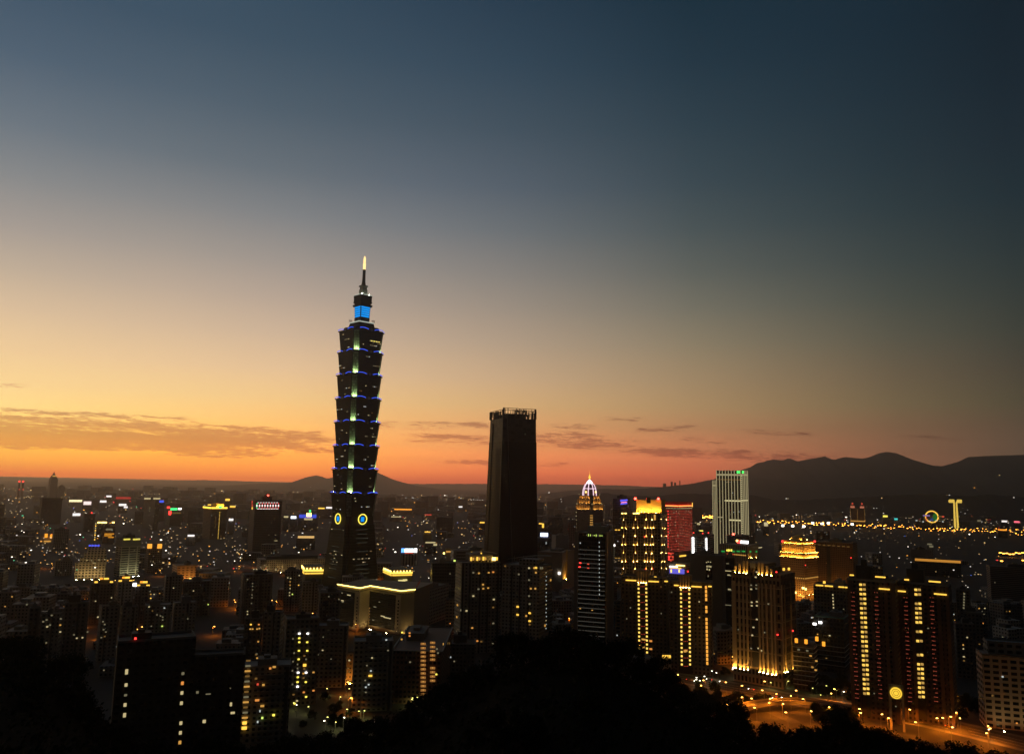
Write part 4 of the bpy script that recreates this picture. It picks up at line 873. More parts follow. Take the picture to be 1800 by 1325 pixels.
    b = simple('office_building', 'broad grey office with a finely slatted front, beyond the red lamp towers', 'office building', 1732, 1830, 996, 1150, 10, 1740, facade('slatted_wall', (.20, .17, .14), (.05, .045, .04), 80.0, 2.6, 1.0, .5), 2)
    b = simple('apartment_block', 'black balcony block right of the red lamp towers', 'apartment block', 1675, 1712, 1095, 720, 10, None, F_DK2, 5, WIN2)
    for k in range(6): b.px('lamp', WARMD, 'F', 1695 - k * .2, 1043 + k * 5.0, 1.4, 1.6) if False else None
    b = simple('apartment_block', 'black block with one column of pale stair lights', 'apartment block', 1680, 1705, 1036, 900, 0, None, F_DK2, 2)
    for k in range(6): b.px('lamp', PALED, 'F', 1695 - k * .2, 1043 + k * 5.0, 1.6, 1.8)
    b = simple('apartment_block', 'dim balcony block with a framed roof, above the white gridded office', 'apartment block', 1694, 1726, 1075, 800, 0, None, F_DK2, 3, WIN2)
    b = simple('market_hall', 'long low hall with an amber lit roof strip', 'market hall', 1608, 1688, 984, 1550, 0, None, F_DARK, 0, ratio=.25, plant=False)
    b.spot('light_strip', glow('amber_roof_strip', (1, .42, .06), .55), 'F', 0, b.h - .5, b.w, 4.5, 1, .3)
    b = simple('office_building', 'grey block behind the long amber roofed hall', 'office building', 1600, 1634, 965, 1750, 0, None, CONC, 1)
right_side()

# ================================================================== left and middle of the city
def left_far():
    b = B('skyscraper', 'distant slender tower with a stepped crown and lit tip, half lost in haze', 'skyscraper', 86, 102, 842, 5200, 20)
    b.body(F_TILE); z = b.h
    for s_, py in ((.82, 838), (.6, 835.5), (.34, 833)): b.body(F_TILE, z, b.z(py), b.w * s_, b.d * s_, name='crown_step', parapet=0); z = b.z(py)
    bm = NB(); lathe(bm, [(6, z), (3, z + 9), (.4, z + 20)], 8); link('tip', bm, METAL, b.root)
    for u in (-9, 0, 9): b.spot('lamp', WARM, 'F', u, b.z(836.5), 8, 8, 2, -4)
    simple('apartment_block', 'hazy block at the foot of the distant slender tower', 'apartment block', 102, 114, 854, 5000, 10, None, F_TILE, 0)
    for xl, lab in ((32, 'left of two thin hazy towers with red beacons'), (38.5, 'right of two thin hazy towers with red beacons')):
        b = B('apartment_tower', lab, 'skyscraper', xl, xl + 4, 849, 5000, 10); b.body(F_TILE); b.px('beacon', REDL, 'F', xl + 2, 846, 8, 8, 8, -6); b.px('beacon', REDD, 'F', xl + 2, 860, 7, 6, 6)
    for i, (xl, xr, yt, lab) in enumerate(((8, 18, 834, 'wide flat block on the hazy skyline at the far left'), (23, 30, 833, 'tall narrow block on the hazy skyline at the far left'), (44, 56, 835, 'long low block on the hazy skyline at the far left'))):
        b = B('apartment_block', lab, 'apartment block', xl, xr, yt, 19500, 0, None, .4, base=120); b.body(F_TILE, parapet=0)
    for xl, xr, yt, lab in ((1165, 1171, 849.5, 'squat block on the hazy ridge'), (1179, 1182.5, 846.5, 'taller of a pair of blocks on the hazy ridge'), (1185, 1188.5, 847.5, 'shorter of a pair of blocks on the hazy ridge'), (1194, 1196, 844.5, 'thin mast like block on the hazy ridge')):
        b = B('apartment_block', lab, 'apartment block', xl, xr, yt, 9450, 0, None, .5, base=100); b.body(F_TILE, parapet=0)
    b = simple('office_tower', 'broad black tower with a flared rim, in front of the distant slender tower', 'office building', 71, 110, 875, 2600, 8, None, facade('black_tower_wall', (.022, .022, .021), (.010, .010, .010), 3.2, 3.8, .6, .5), 0, plant=False)
    b.bands(DARK, [b.h - 6], 6, 2, 'rim')
    b = simple('apartment_tower', 'dark slim tower with two yellow roof lights', 'apartment tower', 254, 280, 878, 2450, 12, 273, F_DARK, 6, WIN2)
    b.px('roof_light', PALE, 'F', 259, 876, 17, 4.5, 3, 1); b.px('roof_light', PALE, 'F', 275.5, 876, 19, 4.5, 3, 2)
    for px, py in ((263, 892), (263, 895), (263, 898), (269, 907)): b.px('window', PALED, 'F', px, py, 2.4, 3)
    b = simple('office_building', 'hazy green lit block with a green roof sign and red side sign', 'office building', 291, 321, 899, 2650, 14, 300, facade('greenish_wall', (.10, .16, .12), (.05, .08, .06), 3, 3.6, .6, .4), 3, WIN2)
    b.px('roof_sign', GREEN, 'F', 305.5, 894.5, 21, 7, 2, -2); b.px('side_sign', REDL, 'F', 298.5, 901, 8, 13, 2, 1); b.px('roof_sign', WHITE, 'F', 316, 894, 10, 5, 2, -2)
    for k in range(8): b.px('sign_letter', WARMD, 'F', 303.5 + k * 2.0, 901.5, 2.8, 4.2, 1, .6)
    b.px('beacon', REDL, 'F', 296, 891.5, 8, 6, 4)
    b = simple('hotel_tower', 'red brown tower with a gold lit roof, green light and gold dotted line', 'hotel', 358, 399, 893, 2120, 18, 372, F_BROWN, 4, plant=False)
    u0, z = b.local(359, 892.5, 'F'); 
    for f in 'FL': b.spot('light_strip', glow('gold_roof_strip', (1, .60, .06), 2.2), f, 0, b.h + 2, (b.w if f == 'F' else b.d), 4, 2, .6)
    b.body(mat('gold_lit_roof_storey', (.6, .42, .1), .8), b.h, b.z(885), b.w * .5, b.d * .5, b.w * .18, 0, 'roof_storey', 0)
    for k in range(5): b.spot('lamp', UPS, 'F', b.w * (.0 + k * .09), b.h + 3, 2, .8, 1, -b.d * .22)
    b.px('sign', GREEN, 'F', 387, 891, 7, 6, 3, 1.5); b.px('lamp', GOLD, 'F', 368, 887, 8, 3, 2, -8)
    for k in range(22): b.px('lamp', glow('gold_dot', (1, .62, .10), .8), 'F', 386.3 - k * .16, 900 + k * 2.42, 1.7, 2.0)
    for k in range(9): b.px('lamp', WARMD, 'F', 379 - k * .1, 908 + k * 2.6, 1.4, 1.6)
    b = B('office_tower', 'brown office tower with a flashing red and white lattice sign', 'office building', 440, 496, 880, 1720, 12, 449); b.body(facade('red_brown_grid_wall', (.085, .048, .036), (.022, .014, .012), 2.5, 3.6, .5, .45), parapet=1.2)
    b.plant(b.w * .36, b.d * .4, b.z(873) - b.h, 0, 0, DARK); b.px('beacon', glow('red_beacon_bright', (1, 1, 1)), 'F', 471, 870.5, 2.4, 2.4, 2.4, -b.d * .3)
    SW, SR = glow('sign_white', (1, .85, .80), 1.5), glow('sign_red', (1, .03, .03), 1.3)
    for k in range(9):
        x = 451.5 + k * 4.75
        b.px('sign_post', SR if k else GREEN, 'F', x, 888.5, .9, 11.5, .6, .5); b.px('sign_lamp', SW, 'F', x, 888.5, 2.2, 4.0, .7, .9)
        if k < 8: b.px('sign_bar', SW, 'F', x + 2.4, 894.0, 4.6, .9, .6, .6); b.px('sign_bar', SW, 'F', x + 2.4, 883.2, 3.2, .9, .6, .6)
    for py, m in ((882, REDD), (888, REDD), (893, GOLD)): b.px('side_sign', m, 'L', 443.5, py, 4, 5, 1, .5)
    b.lit(5, [PALED, PALE], 'F', 3.5, 1.0, z1=60)
    for px, py in ((459, 977), (478, 973.5), (472, 966), (485, 950)): b.px('lit_floor', PALE, 'F', px, py, 6.5, 1.0)
    b.px('edge_fin', DARK, 'F', 489, 940, 1.5, b.h * .9)
    # pale stepped block
    b = B('office_building', 'pale stepped office block with four blue lights at its top', 'office building', 133, 187, 988, 1250, -10, 186); ST = F_WHITE
    b.body(ST, parapet=0)
    for x0, x1, z0y, z1y in ((140, 187, 988, 979.5), (147, 186, 979.5, 971), (154, 185.5, 971, 963.5), (155.5, 177, 963.5, 956)):
        u0, _ = b.local(x0, z0y, 'F'); u1, _ = b.local(x1, z0y, 'F'); b.body(ST, b.z(z0y), b.z(z1y), u1 - u0, b.d * .6, (u0 + u1) / 2, -b.d * .2 + .02 * x0 % .3, 'step', 0)
    b.flood('F', 4, FLW, 9, 1.7)
    for x in (158, 163, 168, 173): b.px('lamp', glow('violet_blue_lamp', (.10, .13, 1), 1.0), 'F', x, 958.5, 3.0, 2.4, .6, .4)
    for px, py in ((161, 985), (164, 989), (167, 989), (174, 983.5), (184, 983), (174, 1002), (153, 984), (137, 1022), (152, 1021)): b.px('window', PALE, 'F', px, py, 1.8, 1.2)
    b = B('office_building', 'pale slab with dark window rows and yellow lights along its top', 'office building', 205, 248, 946, 1300, 22, 215); b.body(facade('row_window_wall', (.34, .31, .23), (.016, .015, .013), 12.5, 3.6, .84, .55)); b.plant(b.w * .5, b.d * .5, 6, 0, 0, DARK)
    b.bands(CONC, [b.h - 12], 10.5, .4, 'top_fascia'); b.flood('F', 4, FLP, 9, 1.7)
    for x, L in ((223, 10), (240, 11)): b.px('sign', glow('yellow_sign', (1, .85, .12), .9), 'F', x, 947.5, L, 2.2, .8, .6)
    b.px('sign', PALE, 'F', 244, 946.8, 4, 1.6, .8, .6)
    for k in range(10): b.px('window', PALED, 'F', 217 + (k * 37 % 30), 956 + (k * 53 % 60), 2, 1.2)
    b.px('base_light', glow('pale_base_light', (.85, 1, .75), .7), 'F', 236, 1014.5, 15, 3, 1, .3)
    b = simple('apartment_tower', 'brown apartment tower with two glowing orange crown boxes', 'apartment tower', 257, 286, 960, 1360, 14, 262, F_BROWN, 6, WIN2)
    for x in (263, 280.5): b.px('crown_lamp', glow('orange_crown_glow', (1, .42, .05), 1.2), 'F', x, 959.5, 7, 7.5, 1.5, .3)
    b.px('beacon', REDD, 'F', 264, 947, 1.4, 1.4)
    b = simple('apartment_tower', 'dark tower edged by a gold dotted line and roof lamps', 'apartment tower', 165, 182, 917, 2000, 12, None, F_DARK, 3, WIN2)
    for k in range(8): b.px('lamp', GOLD if k % 2 else PALE, 'F', 168.5 - k * .3, 920 + k * 4.0, 2.6, 3.0)
    for x in (174, 180, 185): b.px('roof_lamp', GOLDB, 'F', x, 918, 6, 3.4, 2, 1)
    b = simple('apartment_tower', 'black tower with a red beacon behind the gold dotted tower', 'apartment tower', 147, 168, 903, 2300, 10, None, F_DARK, 2, WIN2); b.px('beacon', REDL, 'F', 175, 908, 4, 4, 3) if False else b.px('beacon', REDL, 'F', 161, 901, 3, 3, 3)
    b = simple('office_building', 'block with orange lit sign rows beside the gold dotted tower', 'office building', 182, 203, 925, 1900, 0, None, F_BROWN, 3)
    for x, y, L in ((192, 938, 20), (190, 941, 16), (195, 944, 12)): b.px('sign_row', glow('orange_sign_row', (1, .40, .03), .7), 'F', x, y, L, 2.4, 1, .5)
    b.px('sign_row', PALED, 'F', 192, 930, 14, 4, 1, .5); b.px('roof_lamp', GOLDB, 'F', 199, 918, 5, 3, 2)
    b = simple('office_building', 'tan block lit by two orange cone lamps under the black tower', 'office building', 71, 92, 942, 1900, 10, None, STONE, 0)
    for x in (81, 90.5): b.px('lamp', glow('orange_cone_lamp', (1, .36, .03), 1.3), 'F', x, 941 + (x > 85), 6, 9, 2, 2)
    b.px('canopy_light', WARM, 'F', 83, 951, 14, 3, 2, 2)
    b = simple('office_building', 'grey blue windowed block right of the tan lamp lit one', 'office building', 93, 122, 930, 1700, 8, None, F_TILE, 3, WIN2)
    b = simple('apartment_block', 'dim block under the stepped pale office', 'apartment block', 96, 128, 985, 1300, 5, None, F_TILE, 3, WIN2)
    b = simple('apartment_block', 'rose terraced block with an orange glow at its foot, near the orange crowned tower', 'apartment block', 303, 345, 992, 1240, 12, 312, facade('rose_terrace_wall', (.42, .29, .22), (.05, .03, .025), 6, 3.6, .5, .4), 2, WIN2)
    b.flood('F', 3, FLO, 8, 1.6); b.flood('L', 1, FLO, 8, 1.2); b.px('lamp', GOLDB, 'F', 334, 1018, 3, 3, 1, 1.5)
    # low beige quarter beside the tall tower
    b = B('hotel', 'wide beige hotel with a dark roof and stepped wings left of the tallest tower', 'hotel', 452, 572, 981, 1420, 10, 460); b.body(F_BEIGE); b.plant(b.w * .8, b.d * .5, 5, 0, 0, ROOF); b.flood('F', 5, FLW, 7, 1.1)
    for px in (463, 500, 522, 555): b.px('wing', STONE, 'F', px, 1003, 7, 26, 2, .5)
    for px, py in ((470, 1001), (485, 1001), (519, 999), (446, 1000), (451, 1000)): b.px('window', PALE, 'F', px, py, 3, 2, .6, 1)
    b = B('pavilion', 'left mall pavilion ringed by a gold light band, beside the tallest tower', 'pavilion', 532, 570, 994, 1235, 6, 537); b.body(mat('pavilion_wall', (.16, .17, .13), .8), parapet=0)
    b.bands(mat('pavilion_eaves', (.5, .35, .14), .8), [b.h - .6], 1.2, 1.4, 'eaves')
    for f in 'FL':
        L = b.w if f == 'F' else b.d
        b.spot('light_band', glow('gold_band_upper', (1, .68, .10), 1.8), f, 0, b.h - 4.6, L + 1, 2.6, 1, .9); b.spot('light_band', GOLD, f, 0, b.h - 8.8, L, 2.0, 1, .9)
        for q in range(max(2, int(L / 5))): b.spot('lamp', GOLDB, f, -L / 2 + 2.5 + q * 5, b.h - 1.8, 1.3, 2.2, 1, 1.2)
    b = B('pavilion', 'right mall pavilion ringed by a gold light band, under a glowing white roof sign', 'pavilion', 675, 724, 999, 1160, 16, 690); b.body(mat('pavilion_wall', (.16, .17, .13)), parapet=0); b.bands(MATS['pavilion_eaves'], [b.h - .6], 1.2, 1.4, 'eaves')
    for f in 'FL':
        L = b.w if f == 'F' else b.d
        b.spot('light_band', MATS['gold_band_upper'], f, 0, b.h - 3.4, L + 1, 2.2, 1, .9); b.spot('light_band', GOLD, f, 0, b.h - 6.4, L, 1.7, 1, .9)
        for q in range(max(2, int(L / 4.6))): b.spot('lamp', GOLDB, f, -L / 2 + 2.3 + q * 4.6, b.h - 1.2, 1.2, 1.8, 1, 1.2)
    for px, py, L in ((709, 1029.5, 17), (706, 1020, 10), (712, 1019, 6), (709, 1026, 15)): b.px('entrance_light', glow('pale_entrance', (1, .84, .32), .9), 'F', px, py, L, 2.2, .8, 2)
    b = B('office_building', 'pilastered block carrying a bright blue, white and red roof sign', 'office building', 703, 734, 972, 1560, 8, 706); b.body(facade('pilaster_block_wall', (.10, .085, .07), (.02, .018, .016), 5, 60, .55, .96)); b.fins(STONE, 'F', [b.w * (-.45 + .18 * i) for i in range(6)], 0, b.h, 2.2, .8)
    b.px('sign_panel', glow('sign_blue_part', (.10, .32, 1), 2.5), 'F', 708, 967, 5.6, 7.6, 1.5, .5); b.px('sign_panel', glow('sign_white_part', (.75, .93, 1), 3.5), 'F', 719, 967, 17, 6.8, 1.5, .5); b.px('sign_panel', WHITE, 'F', 730.5, 967, 5.0, 7.4, 1.5, .5); b.px('sign_panel', REDD, 'F', 719, 971.2, 16, 1.8, 1.5, .6)
    # office block under the yellow cornice line: a folded front
    ZT = 45.0; pts = [ground(px, py, ZT) for px, py in ((594, 1027), (633, 1033.5), (651, 1029.5), (705, 1038.5), (729, 1036))]
    o0 = Vector((pts[2].x, pts[2].y, 0)); root = thing('office_building', 'beige block with a folded front and a glowing yellow cornice line', 'office building', o0); HERO.append((594, 729, 1027, 880, o0 + Vector((0, 30, 0)), 90))
    P = [(p.x - o0.x, p.y - o0.y) for p in pts]; plan = P + [(P[-1][0] + 14, P[-1][1] + 62), (P[0][0] + 16, P[0][1] + 52)]
    bm = NB(); prism(bm, plan, 0, ZT); link('wall', bm, facade('cornice_block_wall', (.34, .28, .19), (.02, .018, .015), 2.6, 60.0, .001, .001), root)
    CL = glow('yellow_cornice_light', (1, .72, .16), 5.0, True)
    for a, c in zip(P, P[1:]):
        a, c = Vector((*a, 0)), Vector((*c, 0)); d = (c - a); L = d.length; d.normalize(); n = Vector((d.y, -d.x, 0)); rz = math.atan2(d.y, d.x); mid = (a + c) / 2 + n * .5
        slab('cornice_light', CL, root, mid.x, mid.y, ZT + .3, L + .5, 1.0, .8, rz)
        for k in range(int(L / 2.1)):
            p = a + d * (1.4 + k * 2.1) + n * .02; slab('upper_window', DARKG, root, p.x, p.y, ZT - 3.2, 1.1, .3, 1.3, rz)
    def panel(i, t0, t1, z0, z1, name='glass_front'):
        a, c = Vector((*P[i], 0)), Vector((*P[i + 1], 0)); d = c - a; L = d.length; d.normalize(); n = Vector((d.y, -d.x, 0)); m_ = a + d * L * (t0 + t1) / 2
        slab(name, facade('front_glass', (.016, .018, .016), (.010, .011, .010), .06, .06, .9, .8), root, m_.x + n.x * .1, m_.y + n.y * .1, (z0 + z1) / 2, L * (t1 - t0), .7, z1 - z0, math.atan2(d.y, d.x)); return a, d, L, n
    for i, t0, t1, wl in ((0, .06, .78, [(.10, 37, 8), (.40, 36, 11), (.12, 29, 10), (.2, 27.5, 6)]), (2, -.02, .84, [(.12, 24, 8), (.35, 16, 12), (.4, 15.2, 22), (.1, 10, 6), (.3, 30, 4)])):
        a, d, L, n = panel(i, t0, t1, 4, ZT - 5.4)
        for t, z, w_ in wl:
            m_ = a + d * (L * t + w_ / 2); slab('lit_floor', PALED if w_ < 9 else PALE, root, m_.x + n.x * .6, m_.y + n.y * .6, z, w_ * .55, .4, 1.0, math.atan2(d.y, d.x))
    for k in range(9):
        a, c = Vector((*P[1], 0)), Vector((*P[2], 0)); m_ = a + (c - a) * .98; slab('stair_window', WARMD, root, m_.x + .8, m_.y - 1.0, 3 + k * 3.1, 4.5, .5, 1.5, .2) if k < 7 else None
    for i, t in ((0, .9), (2, .93)):
        a, c = Vector((*P[i], 0)), Vector((*P[i + 1], 0)); d = (c - a); rz = math.atan2(d.y, d.x); d.normalize(); n = Vector((d.y, -d.x, 0))
        for k in range(10): m_ = a + (c - a) * t; slab('side_window', DARKG, root, m_.x + n.x * .02, m_.y + n.y * .02, 4 + k * 3.4, 2.0, .3, 1.7, rz)
    for t_, x_ in ((0, .25), (0, .75), (1, .5), (2, .25), (2, .75), (3, .5)):
        a, c = Vector((*P[t_], 0)), Vector((*P[t_ + 1], 0)); d = c - a; m_ = a + d * x_; d.normalize(); slab('floodlight', FLW, root, m_.x + d.y * 7, m_.y - d.x * 7, .8, 1.2, .9, .6)
    # orange tower crane in front of it
    p0 = ground(715, 1106); root = thing('tower_crane', 'orange tower crane standing before the yellow corniced block', 'crane', (p0.x, p0.y, 0)); OR = mat('crane_paint', (.55, .10, .03), .5); hz_ = at(715, 1040, p0.y).z
    bm = NB(); s_ = .9
    for sx in (-s_, s_):
        for sy in (-s_, s_): tube(bm, (sx, sy, 0), (sx, sy, hz_), .18, n=4)
    for k in range(int(hz_ / 2.2)):
        z = k * 2.2; sg = 1 if k % 2 else -1
        for sy in (-s_, s_): tube(bm, (-s_ * sg, sy, z), (s_ * sg, sy, z + 2.2), .12, n=4)
        for sx in (-s_, s_): tube(bm, (sx, -s_ * sg, z), (sx, s_ * sg, z + 2.2), .12, n=4)
    link('mast', bm, OR, root); bm = NB()
    zj = at(715, 1057, p0.y).z
    tube(bm, (-12, 0, zj + 5), (0, 0, zj), .35, n=5); tube(bm, (0, 0, zj), (13, 0, zj + 22), .35, n=5); tube(bm, (0, 0, zj + 1.6), (13, 0, zj + 23.4), .22, n=5)
    for k in range(9): t = k / 9; tube(bm, (13 * t, 0, zj + 22 * t), (13 * t + .7, 0, zj + 22 * t + 2.6), .12, n=4)
    tube(bm, (0, 0, zj), (-4, 0, zj + 9), .25, n=5); tube(bm, (-4, 0, zj + 9), (13, 0, zj + 22), .08, n=4); tube(bm, (-4, 0, zj + 9), (-12, 0, zj + 5), .08, n=4); link('jib', bm, OR, root)
    slab('cab', OR, root, 1.4, -1.2, zj - 1.2, 2.2, 2.2, 2.4); slab('counterweight', CONC, root, -11, 0, zj + 3.2, 3, 1.6, 2.6)
    # beige blocks and others of the middle
    b = simple('office_building', 'cream gridded block with a blank right side, behind the orange crane', 'office building', 728, 790, 1030, 950, -24, 756, facade('cream_grid_wall', (.40, .36, .28), (.03, .028, .024), 4.4, 3.8, .55, .45), 4, WIN2); b.flood('F', 3, FLW, 8, 1.2)
    b = simple('office_building', 'teal dark glass block right of the cream gridded one', 'office building', 756, 800, 1036, 985, 0, None, facade('teal_glass_wall', (.06, .075, .07), (.02, .024, .022), 5, 3.4, .7, .5), 2, [COOL])
    b = simple('apartment_block', 'small tan block with paired windows beside the broad dark apartment towers', 'apartment block', 784, 799, 1053, 870, 0, None, facade('paired_window_wall', (.34, .26, .17), (.02, .018, .015), 3.6, 3.4, .7, .45), 1, plant=False)
    b = simple('office_building', 'pale block with long window slots left of the lattice crowned tower', 'office building', 792, 862, 966, 1420, 10, 798, facade('slot_window_wall', (.34, .30, .24), (.03, .026, .022), 26, 5.2, .62, .36), 0)
    for px, py in ((829, 970.5), (846, 969), (846, 972)): b.px('lamp', GOLD, 'F', px, py, 2.2, 2.2)
    b = simple('pavilion', 'small pale drum lit gold from within, beside the pale slotted block', 'pavilion', 784, 795, 963, 1500, 0, None, STONE, 0, plant=False)
    b.bands(mat('drum_band', (.5, .4, .2), .8), [b.h - 3], 3, .6); b.spot('light_band', WARM, 'F', 0, b.h - 6, b.w, 2.4, 1, .5); b.spot('lamp', GOLDB, 'F', -b.w * .8, b.h - 9, 3, 3, 1, .5)
    b = simple('office_building', 'dark flat roofed glass block before the lattice crowned tower', 'office building', 757, 802, 988, 1010, 6, None, facade('flat_glass_wall', (.045, .05, .05), (.018, .02, .02), 3, 3.8, .8, .6), 3, [COOL, PALED])
    for px, py in ((803, 985), (811, 986)): b.px('roof_lamp', LIME, 'F', px - 4, py, 2.4, 2.0, 1, -4)
    b = simple('office_building', 'beige windowless block with one gold lit patch, right of the lattice crowned tower', 'office building', 945, 1010, 968, 1260, -16, 988, mat('beige_render', (.34, .27, .19), .9, var=.2), 0)
    b.px('gold_light_patch', mat('light_patch_ochre', (.5, .33, .08), .8), 'R', 996, 990, 9, 42, .4, .2);  # the lit patch of wall is put into the colour of an ochre panel
    for px, py in ((995, 1018),): b.px('lamp', UPS, 'R', px, py, 2.5, .8, 1, 2.5)
    b.px('lamp', WHITE, 'F', 983, 1007, 3.0, 3.4, 1, 1); b.px('lamp', GOLDB, 'F', 1008, 1010, 3, 2, 1, 2) if False else None
    b = simple('office_building', 'dark hazy slab beside the domed tower', 'office building', 964, 998, 908, 2300, -8, 990, F_DARK, 2)
    b = simple('office_building', 'grey block with a pale left edge, between dark tower and domed tower', 'office building', 970, 1000, 941, 1700, 14, 977, CONC, 0)
    b = simple('apartment_block', 'slim reddish block touching the domed tower', 'apartment block', 999, 1013, 914, 1900, 0, None, facade('reddish_wall', (.24, .13, .10), (.04, .025, .02), 5, 4, .6, .4), 2)
    b = simple('office_building', 'low block carrying a white blue billboard beside the lattice crowned tower', 'office building', 944, 968, 945, 1600, 0, None, F_DARK, 3, [COOL, PALED]); b.px('billboard', glow('white_blue_billboard', (.62, .70, 1), 2.6), 'F', 956.5, 939.5, 15, 7.2, 1.2, 1); b.px('window', COOL, 'F', 960, 954, 1.6, 6)
    b = simple('office_building', 'small block with a gold sign near the lattice crowned tower', 'office building', 945, 960, 920, 2100, 0, None, F_DARK, 1); b.px('sign', GOLD, 'F', 954.5, 923.5, 5, 11, 1.2, .5); b.px('sign', GOLD, 'F', 950, 920, 8, 3, 1.2, .5)
    # two broad apartment towers in front
    A = simple('apartment_tower', 'broad dark apartment tower with a lit roof canopy, in front of the lattice crowned tower', 'apartment tower', 801, 880, 988, 790, 16, 812, F_TILE, 0, plant=False)
    A.fins(DARK, 'F', [A.w * t for t in (-.46, -.28, -.02, .18, .44)], 0, A.h, 1.6, .5, 'recess_shade_strips'); A.bands(RAIL, [A.z(1015), A.z(1042), A.z(1072), A.z(1101)], .5, .4, 'belt_courses')  # shade of recesses is put in as raised dark strips
    A.body(F_TILE, A.h, A.z(977), A.w * .55, A.d * .5, A.w * .06, 0, 'roof_storey', 0)
    bm = NB(); zc = A.z(975); 
    for i in range(10):
        x0, x1 = -A.w * .30 + i * A.w * .075, -A.w * .30 + (i + 1) * A.w * .075; f_ = lambda x: zc + 2.2 * math.sin((x / A.w + .3) / .75 * math.pi * .9)
        quad(bm, [(x0, -A.d * .4, f_(x0)), (x1, -A.d * .4, f_(x1)), (x1, A.d * .3, f_(x1)), (x0, A.d * .3, f_(x0))])
    bmesh.ops.solidify(bm, geom=bm.faces[:], thickness=.5); link('canopy', bm, RAIL, A.root)
    for k in range(8): A.px('roof_light', (GOLD, WARM, WARMD)[k % 3], 'F', 828 + k * 3.6, 982 - k * .1, 1.5, 3.4 - (k % 3) * .7, .8, -2)
    A.px('roof_light', GOLDB, 'F', 868, 982, 3.5, 3, .8, -1); A.px('roof_light', GOLD, 'F', 873, 981.5, 2, 3, .8, -1)
    for px, py, m in ((842, 1007, WARM), (859, 1006, WARM), (867, 1005, ORNG), (832, 1006, PALED), (849, 1027, WARM), (849.5, 1034, WARM), (858, 1033, WARM), (841, 1035, PALED), (832, 1047, PALE), (868, 1053, PALE), (867, 1067, WARMD), (804, 1063, WARM), (810, 1072, PALED), (820, 1073, PALE), (803, 1084, WARM), (867, 1095, PALED), (830, 1103, WARM), (831, 1125, ORNG), (839, 1126, ORNG), (846, 1127, WARMD), (866, 1130, PALED), (832, 1138, PALE)):
        A.px('window', m, 'L' if px < 812 else 'F', px, py, 2.4, 1.7, .5, .5)
    Bt = simple('apartment_tower', 'broad dark apartment tower with a thin curved roof canopy, beside the wooded hill', 'apartment tower', 884, 972, 992, 770, -20, 948, F_TILE, 0, plant=False)
    Bt.fins(DARK, 'F', [Bt.w * t for t in (-.24, -.02, .22)], 0, Bt.h, 1.6, .5, 'recess_shade_strips'); Bt.bands(RAIL, [Bt.z(1020), Bt.z(1048), Bt.z(1075), Bt.z(1103)], .5, .4, 'belt_courses')  # raised dark strips again carry the recess shade in their colour
    Bt.body(F_TILE, Bt.h, Bt.z(985), Bt.w * .5, Bt.d * .5, Bt.w * .1, 0, 'roof_storey', 0); bm = NB(); zc = Bt.z(987)
    for i in range(12):
        x0, x1 = -Bt.w * .5 + i * Bt.w * .10, -Bt.w * .5 + (i + 1) * Bt.w * .10; f_ = lambda x: zc + 5.5 * math.sin(min(max((x / Bt.w + .5) / 1.2, 0), 1) * math.pi * .55)
        quad(bm, [(x0, -Bt.d * .35, f_(x0)), (x1, -Bt.d * .35, f_(x1)), (x1, -Bt.d * .1, f_(x1)), (x0, -Bt.d * .1, f_(x0))])
    bmesh.ops.solidify(bm, geom=bm.faces[:], thickness=.4); link('canopy', bm, RAIL, Bt.root)
    bm = NB()
    for t in (-.3, -.05, .2, .45): tube(bm, (Bt.w * t, -Bt.d * .2, Bt.h), (Bt.w * t, -Bt.d * .2, zc + 4), .2)
    link('canopy_posts', bm, METAL, Bt.root)
    for px, py, m in ((888, 994.5, WARMD), (912, 1009, PALED), (930, 998, PALE), (942, 997.5, GOLD), (939, 998, WARM), (950, 998, PALED), (953, 998, PALED), (942, 1006, WARM), (930, 1019, PALED), (968, 1019, WARM), (933, 1034, WARM), (941, 1034, WARM), (930, 1047, PALED), (910, 1066, GOLD), (910, 1080, GOLD), (931, 1077, GOLD), (925, 1082, WARM), (931, 1091, GOLD), (931, 1097, WARMD), (909, 1131, GOLD), (958, 1099, WARM), (931, 1061, PALED)):
        f = 'R' if px > 948 else 'F'; Bt.px('window', m, f, px, py, 2.9 if m is GOLD else 2.1, 1.9, .5, .5)
    for k in range(15): Bt.px('lamp', COOL if k % 4 else PALE, 'R', 959.5 + (k % 2) * .7, 1006 + k * 7, .9, .9)
left_far()

